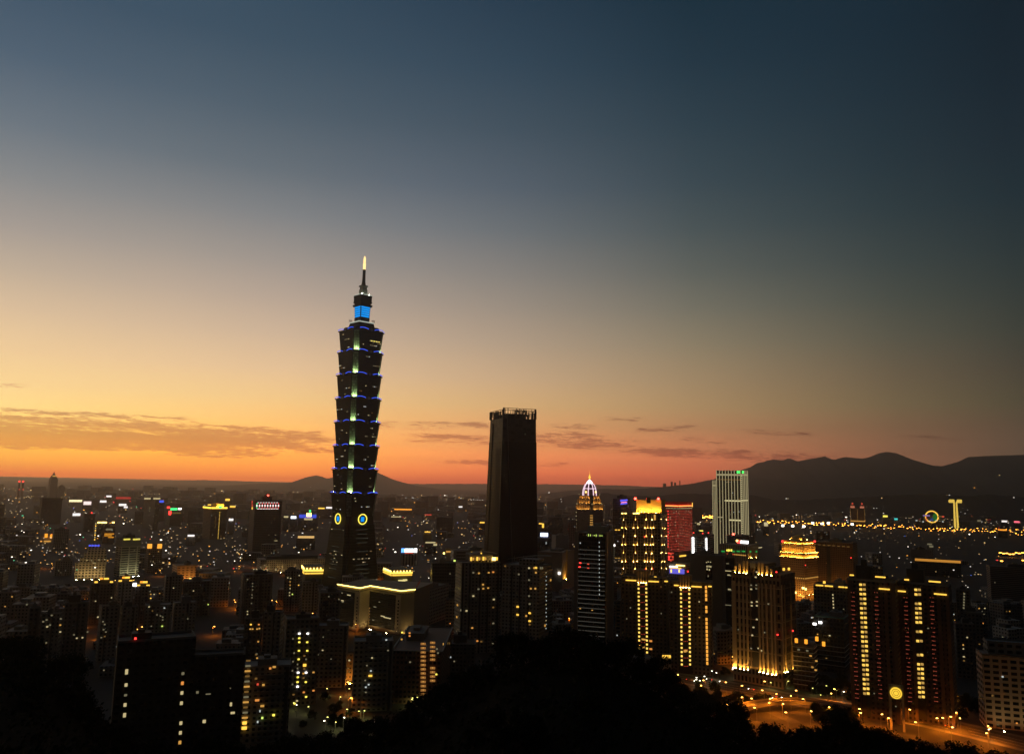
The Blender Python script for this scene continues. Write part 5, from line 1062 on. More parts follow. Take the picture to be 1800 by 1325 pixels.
def near_left():
    # big unlit block in the left foreground
    b = B('apartment_block', 'black block in the left foreground with two columns of lit stair windows', 'apartment block', 206, 345, 1120, 385, 4, None, .5, base=20); b.body(facade('unlit_wall', (.03, .028, .026), (.012, .012, .011), 3.4, 3.3, .5, .4))
    b.plant(b.w * .25, b.d * .4, 3, -b.w * .2, 0, DARK)
    for px, ys in ((221, ((1180, 3.0, GOLD), (1203, 1.9, PALE), (1221, 1.2, PALED), (1238, 2.0, PALE), (1256, 2.4, PALE))), (320, ((1183, 1.6, PALED), (1200, 2.0, ORNG), (1217, 2.0, PALE), (1235, 2.0, PALE), (1270, 2.0, PALE), (1287, 2.0, PALE), (1304, 2.0, WARM)))):
        for i, (py, hh, m) in enumerate(ys): b.px('window', {GOLD: PALE}.get(m, m), 'F', px - i * .9 + 1.5, py, 1.6, hh)
    b.px('beacon', REDL, 'F', 238, 1121.5, .9, .8, .6, .3)
    b = B('apartment_block', 'black low block with a pale roof corner, right of the unlit foreground block', 'apartment block', 335, 431, 1148, 400, 0, None, .5, base=20); b.body(MATS['unlit_wall'])
    b.bands(RAIL, [b.h + .9], .25, .1, 'roof_edge'); b.px('roof_corner', mat('white_corner', (.6, .6, .56), .7), 'F', 430, 1143, .9, 3.6, .6, .3)
    for px, py, sx, sz, m in ((347, 1216, 1.5, 1.5, PALED), (366, 1219, 3, .6, PALED), (406, 1237, 1.3, 2.2, PALE), (409, 1252, 2.6, 1.3, PALE), (359, 1267, 1.9, 1.9, PALE), (405, 1209, .6, .5, PALED)): b.px('window', m, 'F', px, py, sx, sz)
    # curved balconies with lamplit bay
    def curved(name, label, xl, xr, yt, D, m, n, rel=0, bulge=.22, floors=3.3, base=0.0):
        b = B(name, label, 'apartment block', xl, xr, yt, D, rel, None, .7, base); b.body(m)
        N = 14; w = b.w * .62; fl = int(b.h / floors); bm = NB(); z = 0.0
        pts = [(-w / 2 + w * i / N + b.w * .05, -b.d / 2 - b.w * bulge * math.sin(math.pi * i / N) - .02) for i in range(N + 1)]
        for (xa, ya), (xb, yb) in zip(pts, pts[1:]):
            quad(bm, [(xa, ya, z), (xb, yb, z), (xb, yb, z + 1.15), (xa, ya, z + 1.15)]); quad(bm, [(xa, ya, z + 1.15), (xb, yb, z + 1.15), (xb, -b.d / 2, z + 1.15), (xa, -b.d / 2, z + 1.15)]); quad(bm, [(xa, -b.d / 2, z), (xb, -b.d / 2, z), (xb, yb, z), (xa, ya, z)])
        bmesh.ops.remove_doubles(bm, verts=bm.verts, dist=.001); o = link('balcony', bm, mat('balcony_parapet', (.24, .225, .19), .85, var=.2), b.root); o.location.z = 2.6
        for k in range(1, fl - 1): c = o.copy(); COL.objects.link(c); c.parent = b.root; c.location.z = k * floors + 2.6
        b.fins(DARK, 'F', [b.w * .42], 0, b.h, b.w * .07, .5, 'recess_shade_strip'); b.plant(b.w * .4, b.d * .5, 4); return b  # a raised dark strip takes the place of a shaded recess
    b = curved('apartment_block', 'apartment block with a gold lit balcony bay, right of the black blocks', 428, 512, 1166, 520, F_TILE, 0, 0, .06)
    for k in range(14):
        m = (WARMD, PALED, WARM)[k % 3] if k < 11 else WARM
        b.px('balcony_light', m if k < 12 else GOLD, 'F', 436.5 - k * .55, 1160.5 + k * 9.1, 2.6 + (k % 3) * .4, .9 if k < 12 else 1.6, .8, .8)
    for px, py, m, sx in ((475, 1174, ORNG, 1.8), (482, 1171.5, WARM, 2.6), (450, 1192, WARMD, 2), (463, 1203, WARM, 2), (453, 1202, REDD, 1.6), (452, 1230, ORNG, 3.4), (461, 1240, WARM, 3), (457, 1249, COOL, 1), (481, 1256, YELL, 2), (461, 1261, LIME, 1.6), (453, 1268, COOL, 1.2)): b.px('window', m, 'F', px, py, sx, 1.5, .6, 2.2)
    b = simple('apartment_tower', 'black tower with two columns of bright stair lamps', 'apartment tower', 500, 562, 1085, 600, 6, None, F_DK2, 0)
    b.px('stair_fin', BROWN, 'F', 533, 1160, 1.2, b.h * .8)
    for px, py, m in ((526, 1113, WHITE), (541, 1113, WHITE), (526, 1121, YELL), (526, 1128, YELL), (540, 1128, YELL), (525.5, 1143, YELL), (540, 1143, YELL), (525, 1158, YELL), (523, 1167, PALED), (523, 1174, PALED), (524, 1181.5, WHITE), (538, 1181.5, WHITE), (523.5, 1189.5, YELL), (523, 1198, YELL), (537.5, 1198, YELL), (523, 1206, WHITE), (538, 1224, YELL), (535, 1152, WARMD), (538, 1158, PALED), (535.5, 1168.5, GOLD), (535, 1175, WARMD), (533.5, 1183, WARM), (533.5, 1191, WARMD), (551, 1181, WARM), (551, 1213, ORNG), (534, 1216, ORNG), (515, 1122, PALED), (517, 1147, PALED), (515, 1162, PALED), (514, 1178, PALED), (514, 1202, PALED), (516, 1220, WARMD), (518, 1236, YELL), (522, 1231, PALE)):
        b.px('window', m, 'F', px, py, 1.9 if m not in (GOLD, PALED) else (3.0 if m is GOLD else 1.2), 1.3 if m is not GOLD else 2.4, .6, .4)
    b = curved('apartment_block', 'curved balcony block beside the stair lamp tower, warm lit at its foot', 558, 614, 1098, 650, F_TILE, 0, -4, .10); b.lit(4, [PALED, PALE], 'F', 1.2, 1)
    b = simple('apartment_block', 'narrow orange lit wall with small windows between the curved balcony blocks', 'apartment block', 607, 628, 1148, 660, 0, None, facade('orange_lit_wall', (.36, .24, .15), (.03, .02, .015), 3, 3.3, .5, .4), 0, plant=False); b.flood('F', 1, FLO, 5, 1.2)
    for px, py in ((614, 1160), (612, 1174), (620, 1176), (614, 1180), (620, 1190), (620, 1194)): b.px('window', WARMD if py > 1165 else PALE, 'F', px, py, 1.7, 1.5)
    b = curved('apartment_block', 'tall curved balcony block with a black vertical recess', 622, 692, 1124, 590, F_TILE, 0, 2, .14)
    for px, py, m in ((679, 1124, COOL), (654, 1155.5, PALE), (652, 1178.5, COOL), (651, 1187, GOLD), (682, 1142.5, PALED), (648, 1202.5, COOL), (643, 1207, COOL), (643, 1216, PALED), (645, 1169, PALED), (642, 1195, PALED)): b.px('window', m, 'F', px, py, 1.6 if m is not GOLD else 3.4, 1.1 if m is not GOLD else 1.6, .6, 4)
    b = simple('apartment_block', 'brown block with two columns of amber lamplit balconies', 'apartment block', 694, 798, 1122, 650, -6, 775, F_BROWN, 0)
    b.bands(RAIL, [b.h + .5], .5, .8, 'roof_edge')
    for cx, y0, n in ((744, 1131, 13), (760.5, 1129, 10)):
        for k in range(n): 
            if cx > 750 and k == 5: continue
            b.px('balcony_light', glow('amber_balcony', (1, .42, .10), .30), 'F', cx + k * .0, y0 + k * 7.4, 3.7, 1.5, .8, .5); b.px('balcony_lamp', WARM, 'F', cx, y0 + k * 7.4 - .6, .9, .7, .8, .9)
    for px, py, m in ((779, 1131.5, WARM), (787, 1130, WARMD), (790, 1130, WARMD), (798, 1134, PALED), (768, 1140, PALED), (770, 1147, PALED), (721, 1163, PALED), (767, 1184.5, YELL), (707, 1111, YELL), (706, 1123, WARM), (710, 1112, WARM), (720, 1112, ORNG), (720, 1117, ORNG)): b.px('window', m, 'R' if px > 776 else 'F', px, py, 1.7, 1.4)
    b = simple('apartment_block', 'dark block behind the amber balcony block, against the wooded hill', 'apartment block', 775, 835, 1128, 700, 0, None, F_DK2, 4, [PALED, COOL]); b.bands(RAIL, [b.h + .6], .4, .6, 'roof_edge')
    # dim residential towers of the left
    T = [('dark slim tower left of the curved balcony blocks, two lit orange windows high up', 430, 462, 1086, 640, [(441, 1097, GOLD), (455, 1097, ORNG), (440, 1105, WARM), (444, 1105, WARM), (452, 1105, WARM), (456, 1104, WARM), (454, 1127, WARM), (451, 1149, PALED), (452, 1156, WARM), (450, 1150, WARMD)]),
         ('grey pair of thin shafts with a dark gap, behind the gold balcony bay', 464, 500, 1075, 660, []),
         ('dark tall residential tower behind the thin shafts, gold specks down its middle', 424, 480, 1008, 900, [(444, 1025, PALED), (444, 1030, PALED), (443, 1045, PALED), (443, 1050, PALED), (442, 1060, PALED), (435, 1074, PALE), (435, 1079, PALE), (435, 1018, PALED), (444, 1036, PALED)]),
         ('dark tower with a short column of white windows, left of the pavilion', 501, 532, 1002, 1000, [(506, 1015, PALE), (511, 1016, PALE), (510, 1022, WARM), (510, 1028, WARM), (510, 1034, PALE), (509, 1041, PALE), (514, 1044, LIME), (525, 1028, GOLD), (509, 1046, PALE), (526, 1011, PALE), (532, 1048, PALE)]),
         ('black pitched block below the pavilion, unlit', 532, 560, 1022, 940, []),
         ('unlit dark hall before the yellow corniced block', 560, 600, 1040, 830, [(596, 1053, PALED), (578, 1048, PALED)]),
         ('dim grey tower with a lit white window near its top, left quarter', 255, 300, 1062, 800, [(262, 1066, PALE), (268, 1073, WARMD), (289, 1068, COOL), (276, 1080, PALED), (282, 1082, PALED), (286, 1084, PALED), (286, 1089, PALED), (285, 1100, LIME), (266, 1100, PALED), (274, 1112, PALE), (257, 1110, PALED)]),
         ('dim grey tower right of the one with a lit white window', 304, 346, 1058, 820, [(330, 1087, PALED)]),
         ('dark tower topped by gold lamps, left of the pale slab office', 160, 205, 1024, 900, [(168, 1056, PALE), (196, 1050, PALE)]),
         ('dark tower topped by a gold lamp cluster, under the pale slab office', 205, 236, 1022, 880, []),
         ('dark tower topped by gold lamps and a white floodlight, under the pale slab office', 238, 266, 1030, 860, [(264, 1039, PALED), (265, 1044, WARM), (271, 1044, PALE), (265, 1051, GOLD)]),
         ('mauve tinged slab with one warm lit foot, far left quarter', 175, 210, 1064, 720, [(172, 1084, PALE), (181, 1092, PALED), (184, 1097, PALED), (182, 1106, PALED), (186, 1110, PALED), (184, 1118, WARMD), (178, 1120, PALED)]),
         ('grey plain slab right of the mauve tinged one', 212, 244, 1066, 730, []),
         ('tall dim tower with a pale side, right of the dim grey pair', 290, 322, 1012, 980, [(305, 1033, PALE), (340, 1038, PALE)]),
         ('dark tower before the beige quarter, orange street light at its foot', 322, 372, 1020, 960, [(340, 1038, PALE), (366, 1062, LIME)]),
         ('narrow pale shafted block at the far left edge', 52, 72, 1068, 640, [(47, 1062, PALED)]),
         ('pale twin shafted block of the far left with green and rose windows', 74, 112, 1078, 650, [(91, 1081, PALED), (82, 1089, PALED), (76, 1092, PALED), (83, 1101, PALE), (88, 1098, PALED), (106, 1098, WARM), (106, 1110, PALE), (107, 1087, PALED), (81, 1129, PALED)]),
         ('dark slab with a curved pale roof edge, far left quarter', 114, 158, 1058, 680, [(130, 1115, PALED), (135, 1121, PALE), (145, 1120, PALE), (154, 1110, PALED)])]
    for lab, xl, xr, yt, D, ws in T:
        b = simple('apartment_tower', lab, 'apartment tower', xl, xr, yt, D, (xl * 13 % 30) - 15, None, (F_TILE, F_DK2, facade('mauve_tile_wall', (.15, .12, .115), (.014, .013, .013), 3.2, 3.2, .5, .5))[(xl + yt) % 3], 0)
        b.fins(DARK, 'F', [b.w * ((xl * 7 % 5) * .1 - .2)], 0, b.h, b.w * .08, .4, 'recess_shade_strip')  # recess shade as a dark strip standing proud of the wall
        [b.fins(CONC, 'F', [u_], 0, b.h, b.w * .05, .5, 'corner_pier') for u_ in (-b.w * .46, b.w * .46)]
        for px, py, m in ws: b.px('window', m, 'F', px, py, 1.7, 1.3, .6, .4)
        if 'gold lamp' in lab:
            for k in range(4): b.px('crown_lamp', GOLD if k != 1 else AMBER, 'F', xl + (xr - xl) * (.2 + .2 * k), yt - 1.5 - (6 if k in (1, 2) else 0), 5 if k == 2 else 3.0, 1.8, 1.5, -2)
        if 'white floodlight' in lab: b.px('floodlight', WHITE, 'F', xl - 1, yt - 3, 3.4, 3.2, 1.5, 1)
near_left()

# ================================================================== landmarks near the river and the hills
def far_right():
    D = 3400; b = B('office_tower', 'yellow lit tower shaped like a letter T beyond the river', 'skyscraper', 1667, 1691, 881, D, 0, None, .5); gl = glow('yellow_t_light', (1, .66, .10), .9); w = b.w
    for sg in (-1, 1):
        bm = NB(); x = lambda t: sg * t * w / 2
        pts = [(x(.06), b.h - 6), (x(.98), b.h - 6), (x(1.0), b.h + 8), (x(.30), b.h + 8)] if sg > 0 else [(x(.06), b.h - 6), (x(.94), b.h - 6), (x(1.0), b.h + 4), (x(.80), b.h + 8), (x(.10), b.h + 8)]
        st = [(x(.06), 6), (x(.14), 3), (x(.36), 14), (x(.30), b.h - 6), (x(.06), b.h - 6)]
        for P in (pts, st):
            fs = [bm.verts.new((p[0], -4, p[1])) for p in P]; bk = [bm.verts.new((p[0], 4, p[1])) for p in P]; bm.faces.new(fs); bm.faces.new(bk[::-1])
            for i in range(len(P)): bm.faces.new([fs[i], bk[i], bk[(i + 1) % len(P)], fs[(i + 1) % len(P)]])
        bmesh.ops.recalc_face_normals(bm, faces=bm.faces); link('lit_panel', bm, gl, b.root)
    b.body(F_DARK, 0, b.h - 8, w * .30, 16, 0, 14, parapet=0)
    D = 3300; p = ground(1637, 920); b = B('ferris_wheel', 'ferris wheel with a gold rim and green lit face on a shopping centre roof', 'ferris wheel', 1625, 1650, 898, D, 0, None, .15, base=0)
    r_ = b.w * .44; zc = b.h - r_; bm = NB(); n = 36
    for k in range(n):
        a0, a1 = 6.2832 * k / n, 6.2832 * (k + 1) / n; tube(bm, (r_ * math.cos(a0), 0, zc + r_ * math.sin(a0)), (r_ * math.cos(a1), 0, zc + r_ * math.sin(a1)), 2.4, n=6)
    link('rim', bm, GOLD, b.root); bm = NB()
    for k in range(16): a = 6.2832 * k / 16; tube(bm, (0, 0, zc), (r_ * math.cos(a), 0, zc + r_ * math.sin(a)), .8, n=4)
    link('spokes', bm, METAL, b.root)
    for (a0, a1, m, rr, nm) in ((-1.2, 1.0, glow('green_wheel_light', (.02, .30, .03), .55), .86, 'green_light_panel'), (-2.1, -1.1, glow('blue_wheel_light', (.04, .08, .45), .6), .7, 'blue_light_panel')):
        bm = NB(); q = [bm.verts.new((0, .6, zc))] + [bm.verts.new((r_ * rr * math.cos(a0 + (a1 - a0) * i / 12), .6, zc + r_ * rr * math.sin(a0 + (a1 - a0) * i / 12))) for i in range(13)]
        bm.faces.new(q); bmesh.ops.solidify(bm, geom=bm.faces[:], thickness=1.0); link(nm, bm, m, b.root)
    slab('lit_beam', glow('violet_beam', (.35, .22, .55), .6), b.root, -r_ * .85, -3, zc + 4, r_ * 1.1, 2, 6); slab('lit_beam', REDD, b.root, r_ * 1.75, -3, zc + 2, 9, 2, 6); slab('lit_beam', WARMD, b.root, r_ * 1.3, -3, zc + 2, r_ * .7, 2, 5); slab('lit_beam', REDD, b.root, -r_ * .9, -3, zc - 9, 3, 2, 18)
    m = simple('shopping_centre', 'low shopping centre with scattered white lights under the ferris wheel', 'shopping centre', 1608, 1664, 915, 3320, 0, None, F_DARK, 0, plant=False, ratio=.3)
    for k in range(9): m.px('lamp', PALED if k % 2 else COOL, 'F', 1611 + k * 5.8, 914.5 + (k % 3), 6, 4, 3, 2)
    b = B('hotel_tower', 'twin peaked tower with rosy lit roofs beyond the river', 'hotel', 1494, 1520, 893, 3500, 0, None, .5); b.body(facade('twin_peak_wall', (.26, .18, .12), (.05, .04, .03), 5, 5, .6, .5))
    for u in (-.32, .32):
        bm = NB(); lathe(bm, [(b.w * .20, b.h), (b.w * .15, b.h + 9), (b.w * .15, b.h + 12), (b.w * .08, b.h + 19), (.5, b.h + 28)], 4, b.w * u, 0); link('peaked_roof', bm, mat('rosy_roof', (.5, .2, .14), .7), b.root)
        b.spot('roof_light', glow('rosy_light', (1, .32, .18), .5), 'F', b.w * u, b.h + 5, b.w * .28, 8, 3, -4); b.spot('roof_light', REDD, 'F', b.w * u, b.h + 20, 6, 5, 3, -8)
    for u in (-.48, 0, .48): b.spot('lit_edge', WARMD, 'F', b.w * u, b.h * .62, 1.6, b.h * .7, 2, .5)
    b.spot('light_band', WARM, 'F', 0, b.h * .32, b.w, 4, 2, .8)
    for k in range(4):
        x = 1394 + k * 5.0; b = B('floodlit_pylon', ('leftmost', 'second from left', 'third from left', 'rightmost')[k] + ' of four thin amber lit pylons by the river', 'pylon', x, x + 1.0, 906, 4300, 0, None, 1.0); b.body(mat('pylon_paint', (.5, .4, .3), .6), parapet=0); b.spot('light_strip', glow('amber_pylon_light', (1, .55, .2), .28), 'F', 0, b.h * .5, b.w, b.h * .95, 1, .3)
far_right()

# ================================================================== lit signs and small landmarks of the middle distance
def signs():
    W2 = glow('white_sign_glow', (1, .93, .88), 1.3); S = [
     ('bright white sign on a low block left of the black rimmed tower', 128, 141, 904, 6, 2700, W2), ('pink white floodlit sign block beyond the black rimmed tower', 147, 160, 884, 8, 3600, glow('pinkish_sign', (1, .80, .75), 1.3)),
     ('wide yellow white lit sign block, far beyond the black rimmed tower', 122, 144, 880, 5, 4200, glow('yellowish_sign', (1, .82, .45), 1.6)), ('small round white sign right of the pinkish sign block', 176, 187, 881, 5, 3600, W2), ('white oval sign on a hazy block near the skyline, left quarter', 187, 196, 872, 4, 4800, W2),
     ('row of red dotted sign lights on a far block', 204, 230, 875, 5, 4300, glow('red_dotted_sign', (1, .06, .05), .4)), ('pair of white signs right of the small round white one', 209, 222, 887, 5, 3400, W2), ('blue lit sign panel right of the slim tower with yellow roof lights', 279, 288, 881, 5, 2900, BLUE),
     ('white signed block left of the red brown gold roofed tower', 330, 342, 941, 4, 1900, W2), ('white lamp lit block right of the red brown gold roofed tower', 402, 410, 913, 5, 2300, W2), ('gold pagoda like lit roof behind the red brown gold roofed tower', 396, 404, 878, 5, 3300, GOLD), ('gold lit small roof left of the lattice sign tower', 404, 414, 890, 4, 3000, GOLD),
     ('broad blue billboard with a gold figure, right of the lattice sign tower', 525, 557, 907, 8, 2500, glow('blue_billboard', (.05, .10, .85), .8)), ('white pointed sign left of the broad blue billboard', 511, 521, 909, 6, 2450, glow('blue_white_sign', (.75, .80, 1), 2.2)), ('dim white sign left of the pointed one', 499, 507, 908, 4, 2500, PALE),
     ('bright white sign at the left edge of the tallest tower', 573, 584, 892, 4, 3300, W2), ('gold and green lit roof near the tallest tower', 559, 571, 893, 3, 3300, GOLD), ('row of gold lit shop windows below the blue billboard', 523, 553, 943.5, 5, 1850, glow('gold_shop_row', (1, .60, .20), .8)),
     ('long orange lit roof right of the tallest tower', 692, 725, 895, 3, 3900, AMBER), ('pale lit roof strip below the long orange one', 687, 706, 908, 2, 3200, PALE), ('pink lit roof strip right of the pale one', 746, 759, 904.5, 2, 3400, REDD), ('white oval sign left of the lattice crowned tower', 806, 813, 890.5, 3, 4300, W2),
     ('orange lit sign at the left edge of the lattice crowned tower', 843, 852, 918, 3, 2500, GOLD), ('gold and pink lit roof line in the middle of the city', 746, 757, 934.5, 2, 2100, GOLD), ('pair of white shop signs in the middle of the city', 747, 766, 953, 3, 1800, PALE), ('white lit low block left of the tall striped slab', 1225, 1231, 920.5, 4, 2600, PALE),
     ('cream lit cube right of the tall striped slab', 1343, 1350, 921, 9, 2700, glow('cream_cube_light', (1, .85, .45), .6)), ('yellow topped block beside the rosy twin peaked tower', 1552, 1560, 907, 4, 3700, YELL), ('teal signed block left of the ferris wheel', 1572, 1578, 912, 4, 3600, glow('teal_sign', (.08, .8, .75), .9)),
     ('white signed block at the far right, beyond the highway lamps', 1761, 1770, 916, 4, 3600, W2), ('pink red signed block at the far right edge', 1783, 1792, 917, 4, 3600, glow('pink_red_sign', (1, .15, .22), 1.4)), ('grey white signed block between the letter T tower and the far right', 1718, 1724, 915, 4, 3600, PALED),
     ('amber lit low hall above the far right highway', 1755, 1769, 931, 3, 2900, AMBER), ('pair of white signs beside the low orange rooftop lanterns', 1630, 1638, 956, 3, 1900, PALED)]
    for lab, x0, x1, py, hp, D, m in S:
        b = B('office_building', lab, 'office building', x0 - 2, x1 + 2, py + 2, D, (x0 * 37 % 17) - 8, None, .6); b.body((F_TILE, F_DARK)[x0 % 2], parapet=0)
        k = D / F; b.px('sign', m, 'F', (x0 + x1) / 2, py, (x1 - x0) * k * .9, hp * k * .72, 3, 1)
        if 'figure' in lab: b.px('sign_figure', GOLDB, 'F', 543, 904.5, 8 * k, 6 * k, 3, 3); b.px('sign_figure', PALE, 'F', 542, 912, 14 * k, 3 * k, 3, 3); b.px('sign_lamp', GREEN, 'F', 545, 898, 3 * k, 4 * k, 3, 3)
        if 'pair of white' in lab: b.px('sign', m, 'F', x1 - 1, py + 4, 6 * k, 3 * k, 3, 2)
    for lab, px, py, D in (('left end', 1319, 921, 2900), ('beside the pylons', 1376, 923.5, 2900), ('largest beside the pylons', 1393.5, 924, 2850), ('behind the golden hotel', 1413, 925, 2850), ('tallest over the riverside', 1428.5, 919, 3100), ('brightest over the riverside', 1445, 920, 3100), ('right of the brightest pair', 1456, 919, 3100), ('near the rosy twin peaked tower', 1498, 921, 3000)):
        p = at(px, py, D); t = thing('floodlight_mast', 'white sports floodlight mast, ' + lab, 'floodlight', (p.x, p.y, 0)); bm = NB(); tube(bm, (0, 0, 0), (0, 0, p.z), .8, .4); link('mast', bm, METAL, t)
        bm = NB(); box(bm, -4.5, 4.5, -1, 1, p.z - 3.4, p.z + 3.4, True, True); link('lamp_head', bm, glow('stadium_light', (1, .92, .72), 5.0), t)
signs()

# ================================================================== the ordinary blocks of the city
def city():
    r = random.Random(21); kinds = []
    walls = [facade('walkup_wall_grey', (.27, .255, .235), (.013, .013, .013), 3.4, 3.2, .5, .45), facade('walkup_wall_tan', (.32, .26, .20), (.014, .012, .011), 3.2, 3.3, .5, .5), facade('walkup_wall_dark', (.14, .13, .12), (.011, .011, .011), 3.6, 3.4, .6, .5), facade('walkup_wall_rose', (.30, .22, .18), (.013, .012, .011), 3.0, 3.2, .45, .5), facade('walkup_wall_pale', (.44, .39, .32), (.016, .015, .014), 3.6, 3.5, .5, .45)]
    spots = []
    def clear(x, y, w):
        for (xl, xr, yt, D, loc, sz) in HERO:
            if abs(loc.x - x) < (sz + w) * .55 + 4 and abs(loc.y - y) < (sz + w) * .55 + 4: return False
        for (X, Y, W) in spots:
            if abs(X - x) < (W + w) * .55 and abs(Y - y) < (W + w) * .55: return False
        return True
    def hides(x, y, w, h):
        """would this block stand before the part of a landmark that the photograph shows?"""
        px, py = proj((x, y, h)); hw = w * .7 * F / y
        for (xl, xr, yt, D, loc, sz) in HERO:
            if D > y + 5 and px + hw > xl and px - hw < xr and py < (min(yt + 75, 1030) + (25 if xl > 1000 else 0) if D > 1100 else yt + 95): return True
        return False
    area = [('west', lambda px: px < 400, 'low dim block among the rooftops of the left quarter'), ('mid', lambda px: px < 620, 'low dim block among the rooftops left of the tallest tower'), ('centre', lambda px: px < 880, 'low dim block among the rooftops between the tallest tower and the lattice crowned one'), ('east', lambda px: px < 1340, 'low dim block among the rooftops between the gold lit towers'), ('far east', lambda px: True, 'low dim block among the rooftops right of the golden floodlit tower')]
    ca, sa = math.cos(R(14)), math.sin(R(14)); n = 0; tries = []
    for i in range(-34, 35):
        for j in range(0, 60):
            u, v = i * 40 + r.uniform(-6, 6), 560 + j * 39 + r.uniform(-6, 6); tries.append((u * ca - (v - 900) * sa, u * sa + (v - 900) * ca + 900))
    tries.sort(key=lambda t: t[1])
    for x, y in tries:
        if n >= 215: break
        if not 640 < y < 1700: continue
        px, pb = proj((x, y, 0)); 
        if not -60 < px < 1860: continue
        if px > 1130 and pb > 1120 and y < 760: continue
        if 560 < px < 1000 and y < 700: continue
        w, d = r.uniform(15, 27), r.uniform(13, 23); h = r.choice([12, 15, 15, 18, 21, 24, 30, 36, 45]) if y > 850 else r.choice([15, 18, 24, 30, 36])
        if not clear(x, y, max(w, d)): continue
        while h > 9 and hides(x, y, w, h): h -= 4
        if hides(x, y, w, h): continue
        key, lab = next((a[0], a[2]) for a in area if a[1](px)); hi = h >= 30
        lab = lab.replace('low dim', 'mid rise dim') if hi else lab
        t = thing('apartment_block', lab, 'apartment block', (x, y, 0), R(14) + r.choice([0, math.pi / 2]), ('mid rise' if hi else 'low') + ' blocks, ' + key); spots.append((x, y, max(w, d))); n += 1
        bm = NB(); box(bm, -w / 2, w / 2, -d / 2, d / 2, 0, h)
        if r.random() < .5: box(bm, -w / 2 - 1.5, -w * .1, -d / 2 - 2.2, -d / 2 - .02, 3, h - r.choice([0, 3]))
        link('wall', bm, r.choice(walls), t); bm = NB(); a = r.uniform(-.25, .25)
        box(bm, w * (a - .16), w * (a + .16), -d * .2, d * .25, h, h + r.uniform(2.5, 4)); link('roof_house', bm, r.choice([ROOF, CONC, METAL]), t)
        bm = NB(); lathe(bm, [(1.2, h), (1.2, h + 2.4), (.2, h + 3)], 10, w * (a + (.3 if a < 0 else -.3)), 0); link('water_tank', bm, METAL, t)
        for q in range(r.choice([1, 2, 3, 4, 5, 6, 9])):
            z = (r.randrange(0, max(1, int(h / 3.3))) + .55) * 3.3; m_ = r.choice([WARM, WARM, PALE, WARMD, PALED, COOL, ORNG, WARMD, PALED]); f = r.random()
            fy = 1 if math.cos(t.rotation_euler[2]) > .5 else 0
            if f < .6: slab('window', m_, t, r.uniform(-.42, .42) * w, -d / 2 - (2.3 if False else .1), z, r.uniform(.8, 1.8), .5, r.uniform(.7, 1.2))
            else: slab('window', m_, t, -w / 2 - .1, r.uniform(-.4, .4) * d, z, .5, r.uniform(.8, 1.8), r.uniform(.7, 1.2))
    # everything farther off reads as one mass of roofs and lit windows
    fm = [facade('far_wall_%s' % nm, c, (.02, .019, .018), 4.5, 4.5, .55, .5, lit=.07, litc=(1, .56, .18), ls=.8, var=.35) for nm, c in (('grey', (.15, .14, .13)), ('tan', (.19, .15, .11)), ('dark', (.08, .075, .07)), ('pale', (.27, .24, .20)))]
    bm = NB(); L_ = bm.loops.layers.uv.verify(); r = random.Random(8); y = 1250.0
    while y < 8200:
        cell = 40 + y * .012; half = y * .80
        x = -half
        while x < half:
            xx, yy = x + r.uniform(-.3, .3) * cell, y + r.uniform(-.3, .3) * cell; w, d = cell * r.uniform(.35, .75), cell * r.uniform(.35, .7); x += cell
            if not clear(xx, yy, max(w, d)): continue
            px, _ = proj((xx, yy, 0)); open_ = (px > 1320 and 2100 < yy < 4900) or (px > 640 and yy > 6000)
            if 1195 < px < 1330 and yy > 3300 and r.random() < .92: continue
            if r.random() < (.93 if open_ and px > 1300 else .75 if open_ else .12): continue
            h = r.choice([12, 12, 15, 18, 21, 24, 30]) if r.random() < .88 else r.uniform(35, 75)
            if yy > 5000: h *= .8
            while h > 8 and hides(xx, yy, w, h): h -= 5
            if hides(xx, yy, w, h): continue
            f0 = len(bm.faces); box(bm, xx - w / 2, xx + w / 2, yy - d / 2, yy + d / 2, 0, h); bm.faces.ensure_lookup_table(); k = r.choice([0, 0, 1, 1, 2, 2, 3]); o = r.randrange(1, 4000) * 4.5
            for f in bm.faces[f0:]:
                f.material_index = k
                for l in f.loops:
                    if l[L_].uv.y > -500: l[L_].uv.x += o
        y += cell
    o = link('far_city', bm, fm); tag(o, 'far mass of city rooftops and lit windows running to the hills', 'city', kind='stuff')
    # lamps, shop lights and headlights scattered through it
    ms = [glow('far_light_%s' % a, c, s) for a, c, s in (('white', (1, .93, .80), 1.1), ('warm', (1, .66, .25), 1.2), ('orange', (1, .42, .06), 1.5), ('bright', (1, .90, .70), 4.5), ('red', (1, .06, .05), 1.3), ('green', (.15, 1, .5), .9), ('blue', (.15, .25, 1), 1.0), ('dim', (1, .75, .45), .32))]
    wts = [11, 19, 16, 5, 4, 1, 1, 64]; bm = NB()
    for i in range(6800):
        px = r.uniform(-40, 1840); py = 872 + (px - 900) * .02 + 150 * r.random() ** 1.55
        if px > 1330 and 938 < py and r.random() < .72: continue
        if mnoise.noise((px * .022, py * .05, 5)) + r.uniform(-.25, .25) < -.06 and r.random() < .85: continue
        if 560 < px < 680 and py > 990: continue
        hgt = r.choice([6, 8, 12, 18, 24]); p = ground(px, py, hgt)
        if p.y < 1150 or p.y > 9000 or not clear(p.x, p.y, 2): continue
        s = p.y / F * r.choice([.45, .55, .6, .7, .8, .9, 1.3]); k = r.choices(range(8), wts)[0]; f0 = len(bm.faces); box(bm, p.x - s * r.choice([.6, .6, 1.4]), p.x + s * .6, p.y - 1, p.y + 1, p.z - s / 2, p.z + s / 2, True, True); bm.faces.ensure_lookup_table()
        for f in bm.faces[f0:]: f.material_index = k
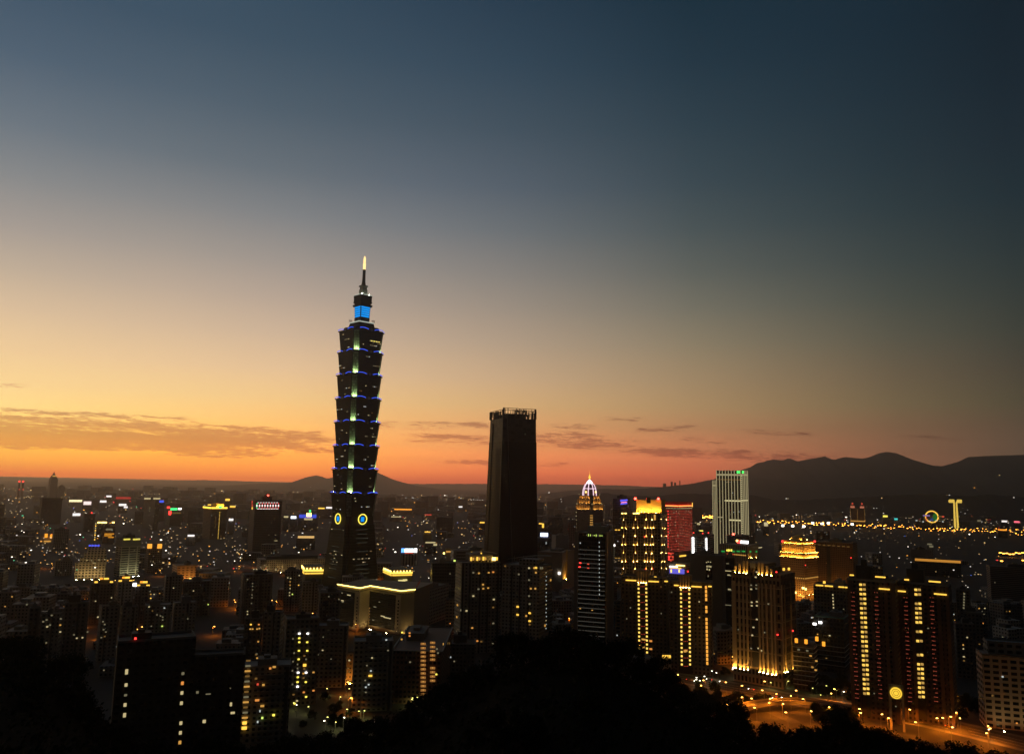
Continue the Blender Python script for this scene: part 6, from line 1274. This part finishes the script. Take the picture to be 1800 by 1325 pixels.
    # dotted lines of far roads and hillside villages
    def dots(pts, n, D, k, s=1.0, jy=.6):
        for i in range(n):
            t = i / (n - 1) * (len(pts) - 1); a = min(int(t), len(pts) - 2); px = pts[a][0] + (pts[a + 1][0] - pts[a][0]) * (t - a); py = pts[a][1] + (pts[a + 1][1] - pts[a][1]) * (t - a)
            p = at(px + r.uniform(-.8, .8), py + r.uniform(-jy, jy), D); q = D / F * s; f0 = len(bm.faces); box(bm, p.x - q / 2, p.x + q / 2, p.y - 1, p.y + 1, p.z - q / 2, p.z + q / 2, True, True); bm.faces.ensure_lookup_table()
            for f in bm.faces[f0:]: f.material_index = k if r.random() < .8 else r.choice([0, 1, 7])
    dots([(662, 883), (690, 881.5), (725, 884)], 26, 5600, 1, 1.3); dots([(768, 885), (800, 886), (835, 887), (853, 888)], 34, 5400, 1, 1.3); dots([(806, 877), (850, 879)], 16, 6300, 0); dots([(945, 886), (970, 888)], 10, 4500, 2, 1.3); dots([(945, 896), (1010, 898)], 16, 4400, 0); dots([(235, 867), (265, 868), (310, 869)], 22, 6500, 1, 1.1)
    dots([(40, 862), (60, 863)], 10, 6500, 7); dots([(0, 880), (60, 872)], 14, 5200, 1)
    o = link('city_lights', bm, ms); tag(o, 'scattered far street lamps, shop lights and headlights of the city', 'lights', kind='stuff')
    bm = NB(); r = random.Random(31)
    for px, py, D, s, k in [(1589, 851, 9700, 2.0, 2), (1585, 852, 9700, 1.2, 0), (1548, 858, 9600, 1.2, 2), (1515, 857, 9600, 1.2, 7), (1757, 835, 9900, 1.6, 1), (1757, 840, 9900, 1.3, 0), (1780, 837, 9900, 1, 7), (1713, 857, 9300, 1.8, 2), (1726, 858.5, 9300, 2.2, 2), (1729, 862, 9300, 1.6, 2), (1735, 860, 9300, 1.2, 7), (1741, 861, 9300, 1.0, 7), (1750, 861, 9300, 1.9, 2), (1764, 864, 9300, .9, 7), (1775, 866, 9300, .9, 7), (1783, 865, 9300, 1, 0), (1782, 874, 6600, 1.5, 0), (1688, 867, 9200, 1.5, 1), (1669, 870, 6700, 1.3, 0), (1664, 870, 6700, .9, 7), (1550, 875, 6500, 1.6, 1), (1553, 902, 5900, 1.5, 0), (1536, 893, 6000, 1.1, 0), (1541, 893, 6000, 1.0, 0), (1385, 876, 6600, 2.2, 7), (1382, 876, 6600, 1.5, 0), (1457, 872, 6650, 1, 7), (1514, 857, 9600, 1, 0), (965, 865.5, 9300, 2.2, 0), (986, 877, 6600, 1.2, 0), (987, 881, 6500, 1, 0), (977, 882, 6500, 1, 0), (1007, 884, 6300, 1, 7), (560, 848, 11500, 1.2, 7), (573, 849, 11500, 1, 7), (546, 856, 11000, 1.2, 0)] + [(r.uniform(480, 860), r.uniform(862, 874), 9000, r.uniform(.7, 1.2), r.choice([7, 7, 7, 0, 1])) for i in range(46)] + [(r.uniform(1340, 1800), r.uniform(888, 905), 5900, r.uniform(.6, 1.0), r.choice([7, 7, 0])) for i in range(26)]:
        D = 4580 if 5500 < D < 7000 else D; p = at(px, py, D); q = D / F * s; f0 = len(bm.faces); box(bm, p.x - q / 2, p.x + q / 2, p.y - 2, p.y + 2, p.z - q / 3, p.z + q / 3, True, True); bm.faces.ensure_lookup_table()
        for f in bm.faces[f0:]: f.material_index = k
    o = link('hillside_lights', bm, ms); tag(o, 'scattered lights of houses on the dark hillsides', 'lights', kind='stuff')
city()

# ================================================================== roads, lamps and cars at the foot of the hill
def ribbon(name, pts, w, z, m, side=0.0):
    bm = NB(); prev = None; n = len(pts); u = 0
    for i, p in enumerate(pts):
        d = (pts[min(i + 1, n - 1)] - pts[max(i - 1, 0)]); d.z = 0; d.normalize(); s = Vector((d.y, -d.x, 0)); zz = z[i] if isinstance(z, list) else z
        q = (p + s * (side - w / 2), p + s * (side + w / 2)); cur = [bm.verts.new((v.x, v.y, zz)) for v in q]
        if prev: bm.faces.new([prev[0], prev[1], cur[1], cur[0]])
        prev = cur
    bmesh.ops.recalc_face_normals(bm, faces=bm.faces)
    if bm.faces[:] and sum(f.normal.z for f in bm.faces) < 0: bmesh.ops.reverse_faces(bm, faces=bm.faces)
    return link(name, bm, m)
def smooth(P, k=6):
    out = []
    for i in range(len(P) - 1):
        a, b, c, d = P[max(i - 1, 0)], P[i], P[i + 1], P[min(i + 2, len(P) - 1)]
        for j in range(k):
            t = j / k; out.append(.5 * ((2 * b) + (c - a) * t + (2 * a - 5 * b + 4 * c - d) * t * t + (3 * b - a - 3 * c + d) * t ** 3))
    return out + [P[-1]]
ASPH = mat('asphalt', (.075, .068, .060), .85, var=.35, vscale=.08); PAVE = mat('paving', (.16, .15, .13), .9, var=.3, vscale=.1); PAINT = mat('road_paint', (.55, .52, .42), .7)
AV = smooth([ground(*p) for p in ((1860, 1322), (1780, 1302), (1700, 1283), (1620, 1265), (1540, 1252), (1460, 1240), (1390, 1228), (1310, 1212), (1240, 1199), (1180, 1189), (1100, 1180))])
struct(ribbon('road', AV, 26, .02, ASPH)); struct(ribbon('road_marking', AV, .35, .032, PAINT, -6.5)); struct(ribbon('road_marking', AV, .35, .032, PAINT, 6.5)); struct(ribbon('road_marking', AV, .5, .032, PAINT, 0))
for sd in (-15.5, 15.5):
    o = ribbon('pavement', AV, 4.5, .14, PAVE, sd); struct(o)
    k_ = ribbon('kerb', AV, .5, .15, CONC, sd * .86 - (.2 if sd > 0 else -.2)); struct(k_)
RP = smooth([ground(px, py, 5) for px, py in ((1262, 1264), (1292, 1248), (1322, 1238), (1356, 1233), (1400, 1231), (1450, 1236), (1500, 1246))])
struct(ribbon('ramp', RP, 9, 5.0, ASPH)); struct(ribbon('ramp_marking', RP, .3, 5.012, PAINT))
for sd in (-4.9, 4.9):
    bm = NB(); prev = None; n = len(RP)
    for i, p in enumerate(RP):
        d = (RP[min(i + 1, n - 1)] - RP[max(i - 1, 0)]); d.z = 0; d.normalize(); s = Vector((d.y, -d.x, 0)); a, b = p + s * (sd - .2), p + s * (sd + .2)
        cur = [bm.verts.new((v.x, v.y, zz)) for v, zz in ((a, 3.9), (b, 3.9), (b, 6.1), (a, 6.1))]
        if prev:
            for q in range(4): bm.faces.new([prev[q], prev[(q + 1) % 4], cur[(q + 1) % 4], cur[q]])
        prev = cur
    bmesh.ops.recalc_face_normals(bm, faces=bm.faces); struct(link('ramp_parapet', bm, CONC))
sp = smooth([ground(*p) for p in ((1400, 1270), (1360, 1252), (1346, 1243), (1380, 1237), (1440, 1238))]); struct(ribbon('slip_road', sp, 9, .036, ASPH))
sp2 = smooth([ground(*p) for p in ((1690, 1290), (1672, 1262), (1662, 1248), (1650, 1238))]); struct(ribbon('side_road', sp2, 12, .040, ASPH))

SODIUM = glow('sodium_lamp', (1, .235, .010), 1000.0, True); SODF = glow('sodium_lamp_far', (1, .38, .04), 14.0); WLAMP = glow('white_street_lamp', (1, .82, .45), 110.0, True); GLAMP = glow('yellow_park_lamp', (.95, .95, .28), 130.0, True); HOT = glow('red_sodium_lamp', (1, .25, .02), 900.0, True)
COVER = {'sodium_lamp': glow('sodium_cover', (1, .50, .09), 9.0), 'sodium_lamp_far': SODF, 'white_street_lamp': glow('white_cover', (1, .93, .72), 6.0), 'yellow_park_lamp': glow('park_cover', (1, .92, .22), 3.2), 'red_sodium_lamp': glow('red_sodium_cover', (1, .36, .05), 12.0)}
def lamp_proto(m, hgt, hs, two=False):
    t = bpy.data.objects.new('street_lamp', None); bm = NB(); tube(bm, (0, 0, 0), (0, 0, hgt), .14, .08, 6); tube(bm, (0, 0, hgt - .1), (1.6, 0, hgt + .25), .06, n=5)
    if two: tube(bm, (0, 0, hgt - .1), (-1.6, 0, hgt + .25), .06, n=5)
    me = bpy.data.meshes.new('pole'); bm.to_mesh(me); bm.free(); me.materials.append(METAL); bm = NB(); box(bm, 1.5 - hs / 2, 1.5 + hs / 2, -hs * .3, hs * .3, hgt + .12, hgt + .12 + hs * .28, True, True)
    if two: box(bm, -1.5 - hs / 2, -1.5 + hs / 2, -hs * .3, hs * .3, hgt + .12, hgt + .12 + hs * .28, True, True)
    ml = bpy.data.meshes.new('lamp_head'); bm.to_mesh(ml); bm.free(); ml.materials.append(m); ml.materials.append(COVER[m.name])
    for p in ml.polygons: p.material_index = 0 if p.normal.z < -.5 else 1
    return me, ml
def put_lamp(px, py, proto, hgt, label, group, rz=0.0, p=None, sc_=1.0):
    p = p or ground(px, py, hgt); t = thing('street_lamp', label, 'street lamp', (p.x, p.y, p.z - hgt * sc_), rz, group); t.scale = (sc_,) * 3
    for nm, me in (('pole', proto[0]), ('lamp_head', proto[1])): o = bpy.data.objects.new(nm, me); COL.objects.link(o); o.parent = t
L9 = lamp_proto(SODIUM, 9, 1.25); LW = lamp_proto(WLAMP, 7, 1.0); LG = lamp_proto(GLAMP, 5, .95); LF = lamp_proto(SODF, 11, 3.6); LH = lamp_proto(HOT, 9, 1.3); LS = lamp_proto(SODIUM, 9, 1.1)
rl = random.Random(6)
for px, py in ((1191, 1185), (1231, 1204), (1240, 1196), (1277, 1200), (1301, 1205), (1306, 1225), (1325, 1228), (1278, 1238), (1343, 1214), (1353, 1227), (1353.5, 1236.5), (1375, 1236), (1309, 1247), (1330, 1244.5), (1385, 1252), (1366, 1219), (1390, 1224), (1415, 1228.5), (1424, 1249), (1459, 1244), (1497, 1194), (1462, 1218), (1510, 1252), (1514, 1247), (1548, 1256), (1560, 1261), (1597, 1246), (1614, 1270), (1672, 1279), (1688, 1263.5), (1736, 1288), (1660, 1263), (1667, 1259), (1650, 1262), (1531, 1232), (1401, 1213), (1470, 1212)):
    put_lamp(px, py, L9, 9, 'orange street lamp by the avenue at the foot of the wooded hill', 'orange street lamps by the avenue', rl.uniform(0, 6))
for px, py in ((1341, 1197), (1352, 1199), (1381, 1198), (1387, 1196.5), (1737, 1275), (1737.5, 1279), (1672, 1217), (1661, 1218), (1656, 1219.5), (1683, 1252)):
    put_lamp(px, py, LG if px < 1390 and px > 1345 else L9, 5 if 1345 < px < 1390 else 9, 'amber entrance lamp near a tower foot', 'amber entrance lamps', rl.uniform(0, 6))
for px, py in ((1232, 1197), (1227, 1194), (1236, 1189), (1222, 1190), (889, 1110), (889.5, 1116), (889, 1122), (884, 1124), (882, 1127), (888, 1129), (1737, 1283), (500, 1261), (604, 1260), (573, 1266), (655, 1268), (725, 1216), (745, 1219), (522, 1240), (1480, 1215), (1290, 1176), (1253, 1180), (1262, 1183)):
    put_lamp(px, py, LW, 7, 'white lamp among the trees below the towers', 'white lamps among the trees', rl.uniform(0, 6))
for px, py in ((457, 1279), (491, 1276), (498, 1274), (481, 1256), (519, 1236), (544, 1241), (577, 1211), (611, 1210), (622, 1210), (607, 1246), (597, 1224), (634, 1249), (639, 1248), (579, 1261), (590, 1268), (630, 1272), (461, 1262), (737, 1226), (727, 1226), (727, 1230), (768, 1206), (745, 1221), (792, 1218), (758, 1199), (754, 1198), (1442, 1222), (1467, 1213), (1427, 1210), (1455, 1205), (1305, 1181), (1450, 1160)):
    put_lamp(px, py, LG, 5, 'yellow park lamp among dark trees between the apartment blocks', 'yellow park lamps', rl.uniform(0, 6))
for px, py, lab in ((608, 1199, 'hot orange lamp at the foot of the warm curved balcony block'), (613.5, 1227, 'red orange lamp among the dark trees before the curved balcony blocks'), (374, 1101, 'orange lamp on the street in the dim left quarter')): put_lamp(px, py, LH, 9, lab, None)
for i in range(84):                                           # lamps of the inner streets, mostly seen by the light they throw on the walls
    px = rl.uniform(60, 1060); py = 985 + 125 * rl.random() ** 1.3; put_lamp(px, py, LS, 9, 'orange lamp in the streets among the apartment blocks', 'orange lamps of the inner streets', rl.uniform(0, 6))
for px, py in ((312, 1030), (338, 1022), (235, 1032), (262, 1030), (150, 1034), (141, 1040), (1400, 1062), (1412, 1068), (1420, 1066), (1428, 1067), (1410, 1064), (1396, 1076), (1285, 1154), (412, 1054), (416, 1058), (425, 1042), (480, 1055), (486, 1056), (1410, 1050)):
    put_lamp(px, py, LS, 9, 'orange lamp in the streets among the apartment blocks', 'orange lamps of the inner streets', rl.uniform(0, 6))
for i in range(150):                                           # the riverside highway
    t = (i / 149) ** .9; px = 1320 + 484 * t + rl.uniform(-3, 3); py = 915.5 + 20.5 * t + rl.uniform(-3.0, 3.0) + (2 if i % 2 else -2) * t; k_ = (1.35 - .5 * t) * rl.choice([.8, 1, 1, 1.25]); p = ground(px, py, 11 * k_)
    if p.y < 4900: put_lamp(px, py, LF, 11, 'orange lamp of the riverside highway before the dark hills', 'orange lamps along the riverside highway', rl.uniform(0, 6), p, k_)
for i in range(26):
    px = 1217 + 36 * rl.random(); p = ground(px, 908.5 + rl.uniform(-2.2, 2.2), 20); put_lamp(px, 0, LF, 11, 'orange lamp of the riverside highway before the dark hills', 'orange lamps along the riverside highway', 0, p, 1.7)
for i in range(9): put_lamp(0, 0, LF, 11, 'orange lamp of the raised road at the right edge', 'orange lamps of the raised road', 0, at(1757 + i * 5.6, 973 + rl.uniform(-1.5, 1.5), 1560))
p0 = [at(1752 + 10 * i, 979 + i * .25, 1560) for i in range(8)]; struct(ribbon('raised_road', p0, 24, [p.z for p in p0], ASPH))
for i in range(10): put_lamp(0, 0, LF, 11, 'orange lamp of the raised road at the right edge', 'orange lamps of the raised road', 0, at(1752 + rl.random() * 55, 985 + rl.uniform(-2, 3), 1480)) if i < 2 else None

def car_proto():
    parts = {}; bm = NB(); prof = [(-2.15, .35), (-2.2, .75), (-1.75, .95), (-1.15, 1.42), (.55, 1.45), (1.15, .98), (2.05, .82), (2.2, .5), (2.1, .3)]
    A = [bm.verts.new((x, -.86, z)) for x, z in prof]; Bv = [bm.verts.new((x, .86, z)) for x, z in prof]; bm.faces.new(A[::-1]); bm.faces.new(Bv)
    for i in range(len(prof)): bm.faces.new([A[i], A[(i + 1) % len(prof)], Bv[(i + 1) % len(prof)], Bv[i]])
    bmesh.ops.recalc_face_normals(bm, faces=bm.faces); bmesh.ops.bevel(bm, geom=bm.edges[:], offset=.06, segments=2, affect='EDGES')
    me = bpy.data.meshes.new('body'); bm.to_mesh(me); bm.free(); parts['body'] = me
    bm = NB(); quad(bm, [(.58, -.7, 1.44), (1.14, -.72, 1.02), (1.14, .72, 1.02), (.58, .7, 1.44)]); quad(bm, [(-1.72, -.7, .99), (-1.16, -.68, 1.43), (-1.16, .68, 1.43), (-1.72, .7, .99)])
    for sy in (-.872, .872): quad(bm, [(-1.4, sy, 1.0), (1.0, sy, 1.0), (.5, sy, 1.38), (-1.1, sy, 1.38)])
    me = bpy.data.meshes.new('window_glass'); bm.to_mesh(me); bm.free(); me.materials.append(DARKG); parts['window_glass'] = me
    bm = NB(); tube(bm, (0, -.12, 0), (0, .12, 0), .33, n=14); me = bpy.data.meshes.new('wheel'); bm.to_mesh(me); bm.free(); me.materials.append(mat('tyre_rubber', (.02, .02, .02), .8)); parts['wheel'] = me
    for nm, m in (('headlight', glow('headlight_glow', (1, .92, .75), 30.0, True)), ('tail_light', glow('tail_light_glow', (1, .04, .02), 5.0))):
        bm = NB(); box(bm, -.08, .08, -.24, .24, -.11, .11, True, True); me = bpy.data.meshes.new(nm); bm.to_mesh(me); bm.free(); me.materials.append(m); parts[nm] = me
    return parts
CP = car_proto(); CC = [mat('car_paint_%s' % n, c, .35, spec=.6) for n, c in (('white', (.6, .6, .58)), ('silver', (.3, .3, .31)), ('black', (.02, .02, .02)), ('yellow', (.6, .38, .03)), ('grey', (.12, .12, .13)))]
_cb = {}
for m in CC: me = CP['body'].copy(); me.materials.append(m); _cb[m.name] = me
for i in range(20):
    k = 8 + int(rl.random() * (len(AV) - 18)); a, c = AV[k], AV[k + 1]; d = (c - a).normalized(); lane = (-9.5, -3.3, 3.3, 9.5)[i % 4]; s = Vector((d.y, -d.x, 0)); p = a + d * rl.uniform(0, 3) + s * lane; m = CC[(i * 3) % 5]
    hd = math.atan2(d.y, d.x) + (math.pi if lane < 0 else 0); nm = ('white', 'silver', 'black', 'yellow', 'grey')[(i * 3) % 5]
    t = thing('car', nm + ' car driving on the orange lit avenue', 'car', (p.x, p.y, .05), hd, nm + ' cars on the avenue')
    for part, x, y, z in (('body', 0, 0, 0), ('window_glass', 0, 0, 0), ('wheel', 1.35, -.8, .33), ('wheel', 1.35, .8, .33), ('wheel', -1.35, -.8, .33), ('wheel', -1.35, .8, .33), ('headlight', 2.2, -.6, .66), ('headlight', 2.2, .6, .66), ('tail_light', -2.2, -.6, .78), ('tail_light', -2.2, .6, .78)):
        o = bpy.data.objects.new(part, _cb[m.name] if part == 'body' else CP[part]); COL.objects.link(o); o.parent = t; o.location = (x, y, z)

# ================================================================== the wooded hill in front
RIDGE = [(-200, 1100), (-80, 1105), (0, 1118), (50, 1135), (100, 1158), (150, 1205), (205, 1288), (300, 1316), (430, 1312), (500, 1304), (560, 1293), (620, 1278), (680, 1254), (740, 1230), (800, 1194), (840, 1160), (880, 1132), (920, 1118), (960, 1108), (1000, 1103), (1040, 1113), (1080, 1129), (1120, 1148), (1160, 1166), (1190, 1190), (1220, 1216), (1260, 1240), (1300, 1262), (1340, 1276), (1380, 1280), (1420, 1280), (1470, 1268), (1500, 1266), (1540, 1282), (1580, 1294), (1640, 1311), (1700, 1326), (1800, 1346), (2000, 1380)]
YR, TALL = 235.0, 4.2
def ridge_z(x):
    px = proj((x, YR, 110))[0]; return at(px, interp(RIDGE, px), YR).z
def hill_z(x, y):
    zr = ridge_z(x * YR / max(y, 60) if y < YR else x) - TALL
    if y <= YR:
        t = y / YR; z = 150 * (1 - t) + zr * t - 13 * math.sin(math.pi * t) - 3
    else:
        t = min((y - YR) / 225, 1); z = zr * (1 - t) ** 1.25 * (1 - .12 * math.sin(t * 3.14)) - 2.0 * t
    return z + (mnoise.fractal(Vector((x * .03, y * .03, 2)), 1, 2, 4) * 1.6 if y < 440 else 0)
bm = NB(); nx, ny = 110, 60; g = []
for i in range(nx + 1):
    row = []
    for j in range(ny + 1): y = 12 + (470 - 12) * j / ny; x = -330 + 660 * i / nx; row.append(bm.verts.new((x, y, hill_z(x, y))))
    g.append(row)
for i in range(nx):
    for j in range(ny): bm.faces.new([g[i][j], g[i + 1][j], g[i + 1][j + 1], g[i][j + 1]])
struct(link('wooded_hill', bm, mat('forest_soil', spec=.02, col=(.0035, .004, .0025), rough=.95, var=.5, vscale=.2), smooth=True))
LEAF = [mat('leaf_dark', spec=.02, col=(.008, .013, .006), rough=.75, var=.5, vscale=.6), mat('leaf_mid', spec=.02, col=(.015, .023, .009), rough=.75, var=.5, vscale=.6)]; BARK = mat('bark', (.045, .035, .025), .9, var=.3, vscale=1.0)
def leaves(bm, r, c, rad, n, s):
    for i in range(n):
        v = Vector((r.gauss(0, 1), r.gauss(0, 1), r.gauss(0, .75))); v = v.normalized() * rad * (.45 + .6 * r.random()); p = c + v; q = s * r.uniform(.6, 1.35); a = Vector((r.gauss(0, 1), r.gauss(0, 1), r.gauss(0, 1))).normalized(); b = a.orthogonal().normalized(); k = a.cross(b)
        f = bm.faces.new([bm.verts.new(p + b * q), bm.verts.new(p + k * q * .55), bm.verts.new(p - b * q), bm.verts.new(p - k * q * .55)]); f.material_index = 1 if r.random() < .35 else 0
def tree_mesh(seed, hgt, spread):
    r = random.Random(seed); bt, bc = NB(), NB(); top = Vector((r.uniform(-.5, .5), r.uniform(-.5, .5), hgt * .45)); tube(bt, (0, 0, -1.2), top, .26, .13, 7)
    for i in range(11):
        a = r.uniform(0, 6.28); el = r.uniform(-.1, 1.2); L = spread * r.uniform(.55, 1.0); s0 = top * r.uniform(.4, 1.0); e = s0 + Vector((math.cos(a) * math.cos(el) * L, math.sin(a) * math.cos(el) * L, math.sin(el) * hgt * .42)); tube(bt, s0, e, .09, .03, 5)
        for q in range(4): leaves(bc, r, e + Vector((r.uniform(-1.2, 1.2), r.uniform(-1.2, 1.2), r.uniform(-1.4, .8))), r.uniform(.9, 1.7), 48, .32)
    leaves(bc, r, top + Vector((0, 0, hgt * .22)), spread * .55, 150, .34); out = []
    for nm, b_, ms in (('trunk', bt, [BARK]), ('crown', bc, LEAF)):
        me = bpy.data.meshes.new(nm); b_.to_mesh(me); b_.free(); [me.materials.append(m) for m in ms]; out.append((nm, me))
    return out
TREES = [tree_mesh(40 + i, (9, 8, 10, 7.5, 9.5, 8.5)[i], (3.6, 3.2, 3.4, 3.8, 3.0, 4.0)[i]) for i in range(6)]
rt = random.Random(17); nt = 0
def tree(x, y, z, s, label, group):
    global nt
    t = thing('tree', label, 'tree', (x, y, z), rt.uniform(0, 6.28), group); t.scale = (s, s, s * rt.uniform(.85, 1.15)); nt += 1
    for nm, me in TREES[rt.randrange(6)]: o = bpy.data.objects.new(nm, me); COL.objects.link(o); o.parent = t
for i in range(118):                                            # along the skyline of the hill
    x = -178 + 356 * i / 117 + rt.uniform(-1, 1); y = YR + rt.uniform(-5, 5); z = hill_z(x, y); lim = ridge_z(x * YR / y)
    tree(x, y, z - .4, rt.uniform(.72, 1.12), 'dark broadleaf tree on the crest of the black wooded hill', 'trees on the crest of the wooded hill')
for i in range(38):
    x = rt.uniform(-150, 150); y = rt.uniform(110, 225); x *= y / YR; tree(x, y, hill_z(x, y) - .4, rt.uniform(.6, .95), 'dark broadleaf tree on the near slope of the black wooded hill', 'trees on the slope of the wooded hill')
def lowtrees(n, poly, label, group, s0=.8, s1=1.25):
    k = q = 0
    while k < n and q < n * 30:
        q += 1; px = rt.uniform(poly[0], poly[2]); py = rt.uniform(poly[1], poly[3]); p = ground(px, py)
        if min((p - a).length for a in AV) < 19.5 or min((Vector((p.x - a.x, p.y - a.y, 0))).length for a in RP) < 9 or p.y < 470: continue
        if any(abs(h[4].x - p.x) < h[5] * .6 + 3 and abs(h[4].y - p.y) < h[5] * .6 + 3 for h in HERO): continue
        tree(p.x, p.y, 0, rt.uniform(s0, s1), label, group); k += 1
lowtrees(40, (1195, 1186, 1430, 1246), 'roadside tree between the avenue lamps and the gold lit towers', 'roadside trees by the avenue')
lowtrees(16, (1432, 1246, 1520, 1272), 'dark tree below the curved ramp beside the avenue', 'dark trees below the ramp', .9, 1.25)
lowtrees(24, (1470, 1226, 1700, 1262), 'dark tree at the foot of the red lamp towers', 'dark trees at the foot of the red lamp towers', .7, 1.0)
lowtrees(14, (1420, 1200, 1500, 1246), 'green lit tree beside the red lamp towers', 'green lit trees by the red lamp towers'); lowtrees(10, (1690, 1240, 1800, 1300), 'roadside tree before the white gridded office', 'roadside trees by the white office')
lowtrees(34, (425, 1225, 720, 1292), 'dark park tree among the yellow lamps before the balcony blocks', 'park trees before the balcony blocks', .6, .95)
# undergrowth that covers the soil of the hill
bm = NB(); ru = random.Random(3)
for i in range(9000):
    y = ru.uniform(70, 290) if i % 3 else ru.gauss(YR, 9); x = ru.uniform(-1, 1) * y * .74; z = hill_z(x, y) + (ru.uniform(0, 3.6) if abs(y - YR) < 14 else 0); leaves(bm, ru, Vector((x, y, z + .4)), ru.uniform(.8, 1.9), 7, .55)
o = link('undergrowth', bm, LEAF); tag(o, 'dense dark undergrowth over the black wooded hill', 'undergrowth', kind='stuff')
# ------------------------------------------------------------------ evening haze over the basin
bm = NB(); box(bm, -26000, 26000, -600, HAZE_FAR, -4.2, HAZE_TOP, True, True)
hz = bpy.data.materials.new('haze_air'); hz.use_nodes = True; k = NT(hz.node_tree); k.n.clear()
v = k.node('ShaderNodeVolumePrincipled'); v.inputs['Color'].default_value = (.90, .88, .92, 1)
v.inputs['Density'].default_value = HAZE; v.inputs['Anisotropy'].default_value = .84
o = k.node('ShaderNodeOutputMaterial'); k.l.new(v.outputs[0], o.inputs['Volume'])
hzo = link('haze', bm, hz); hzo['kind'] = 'stuff'
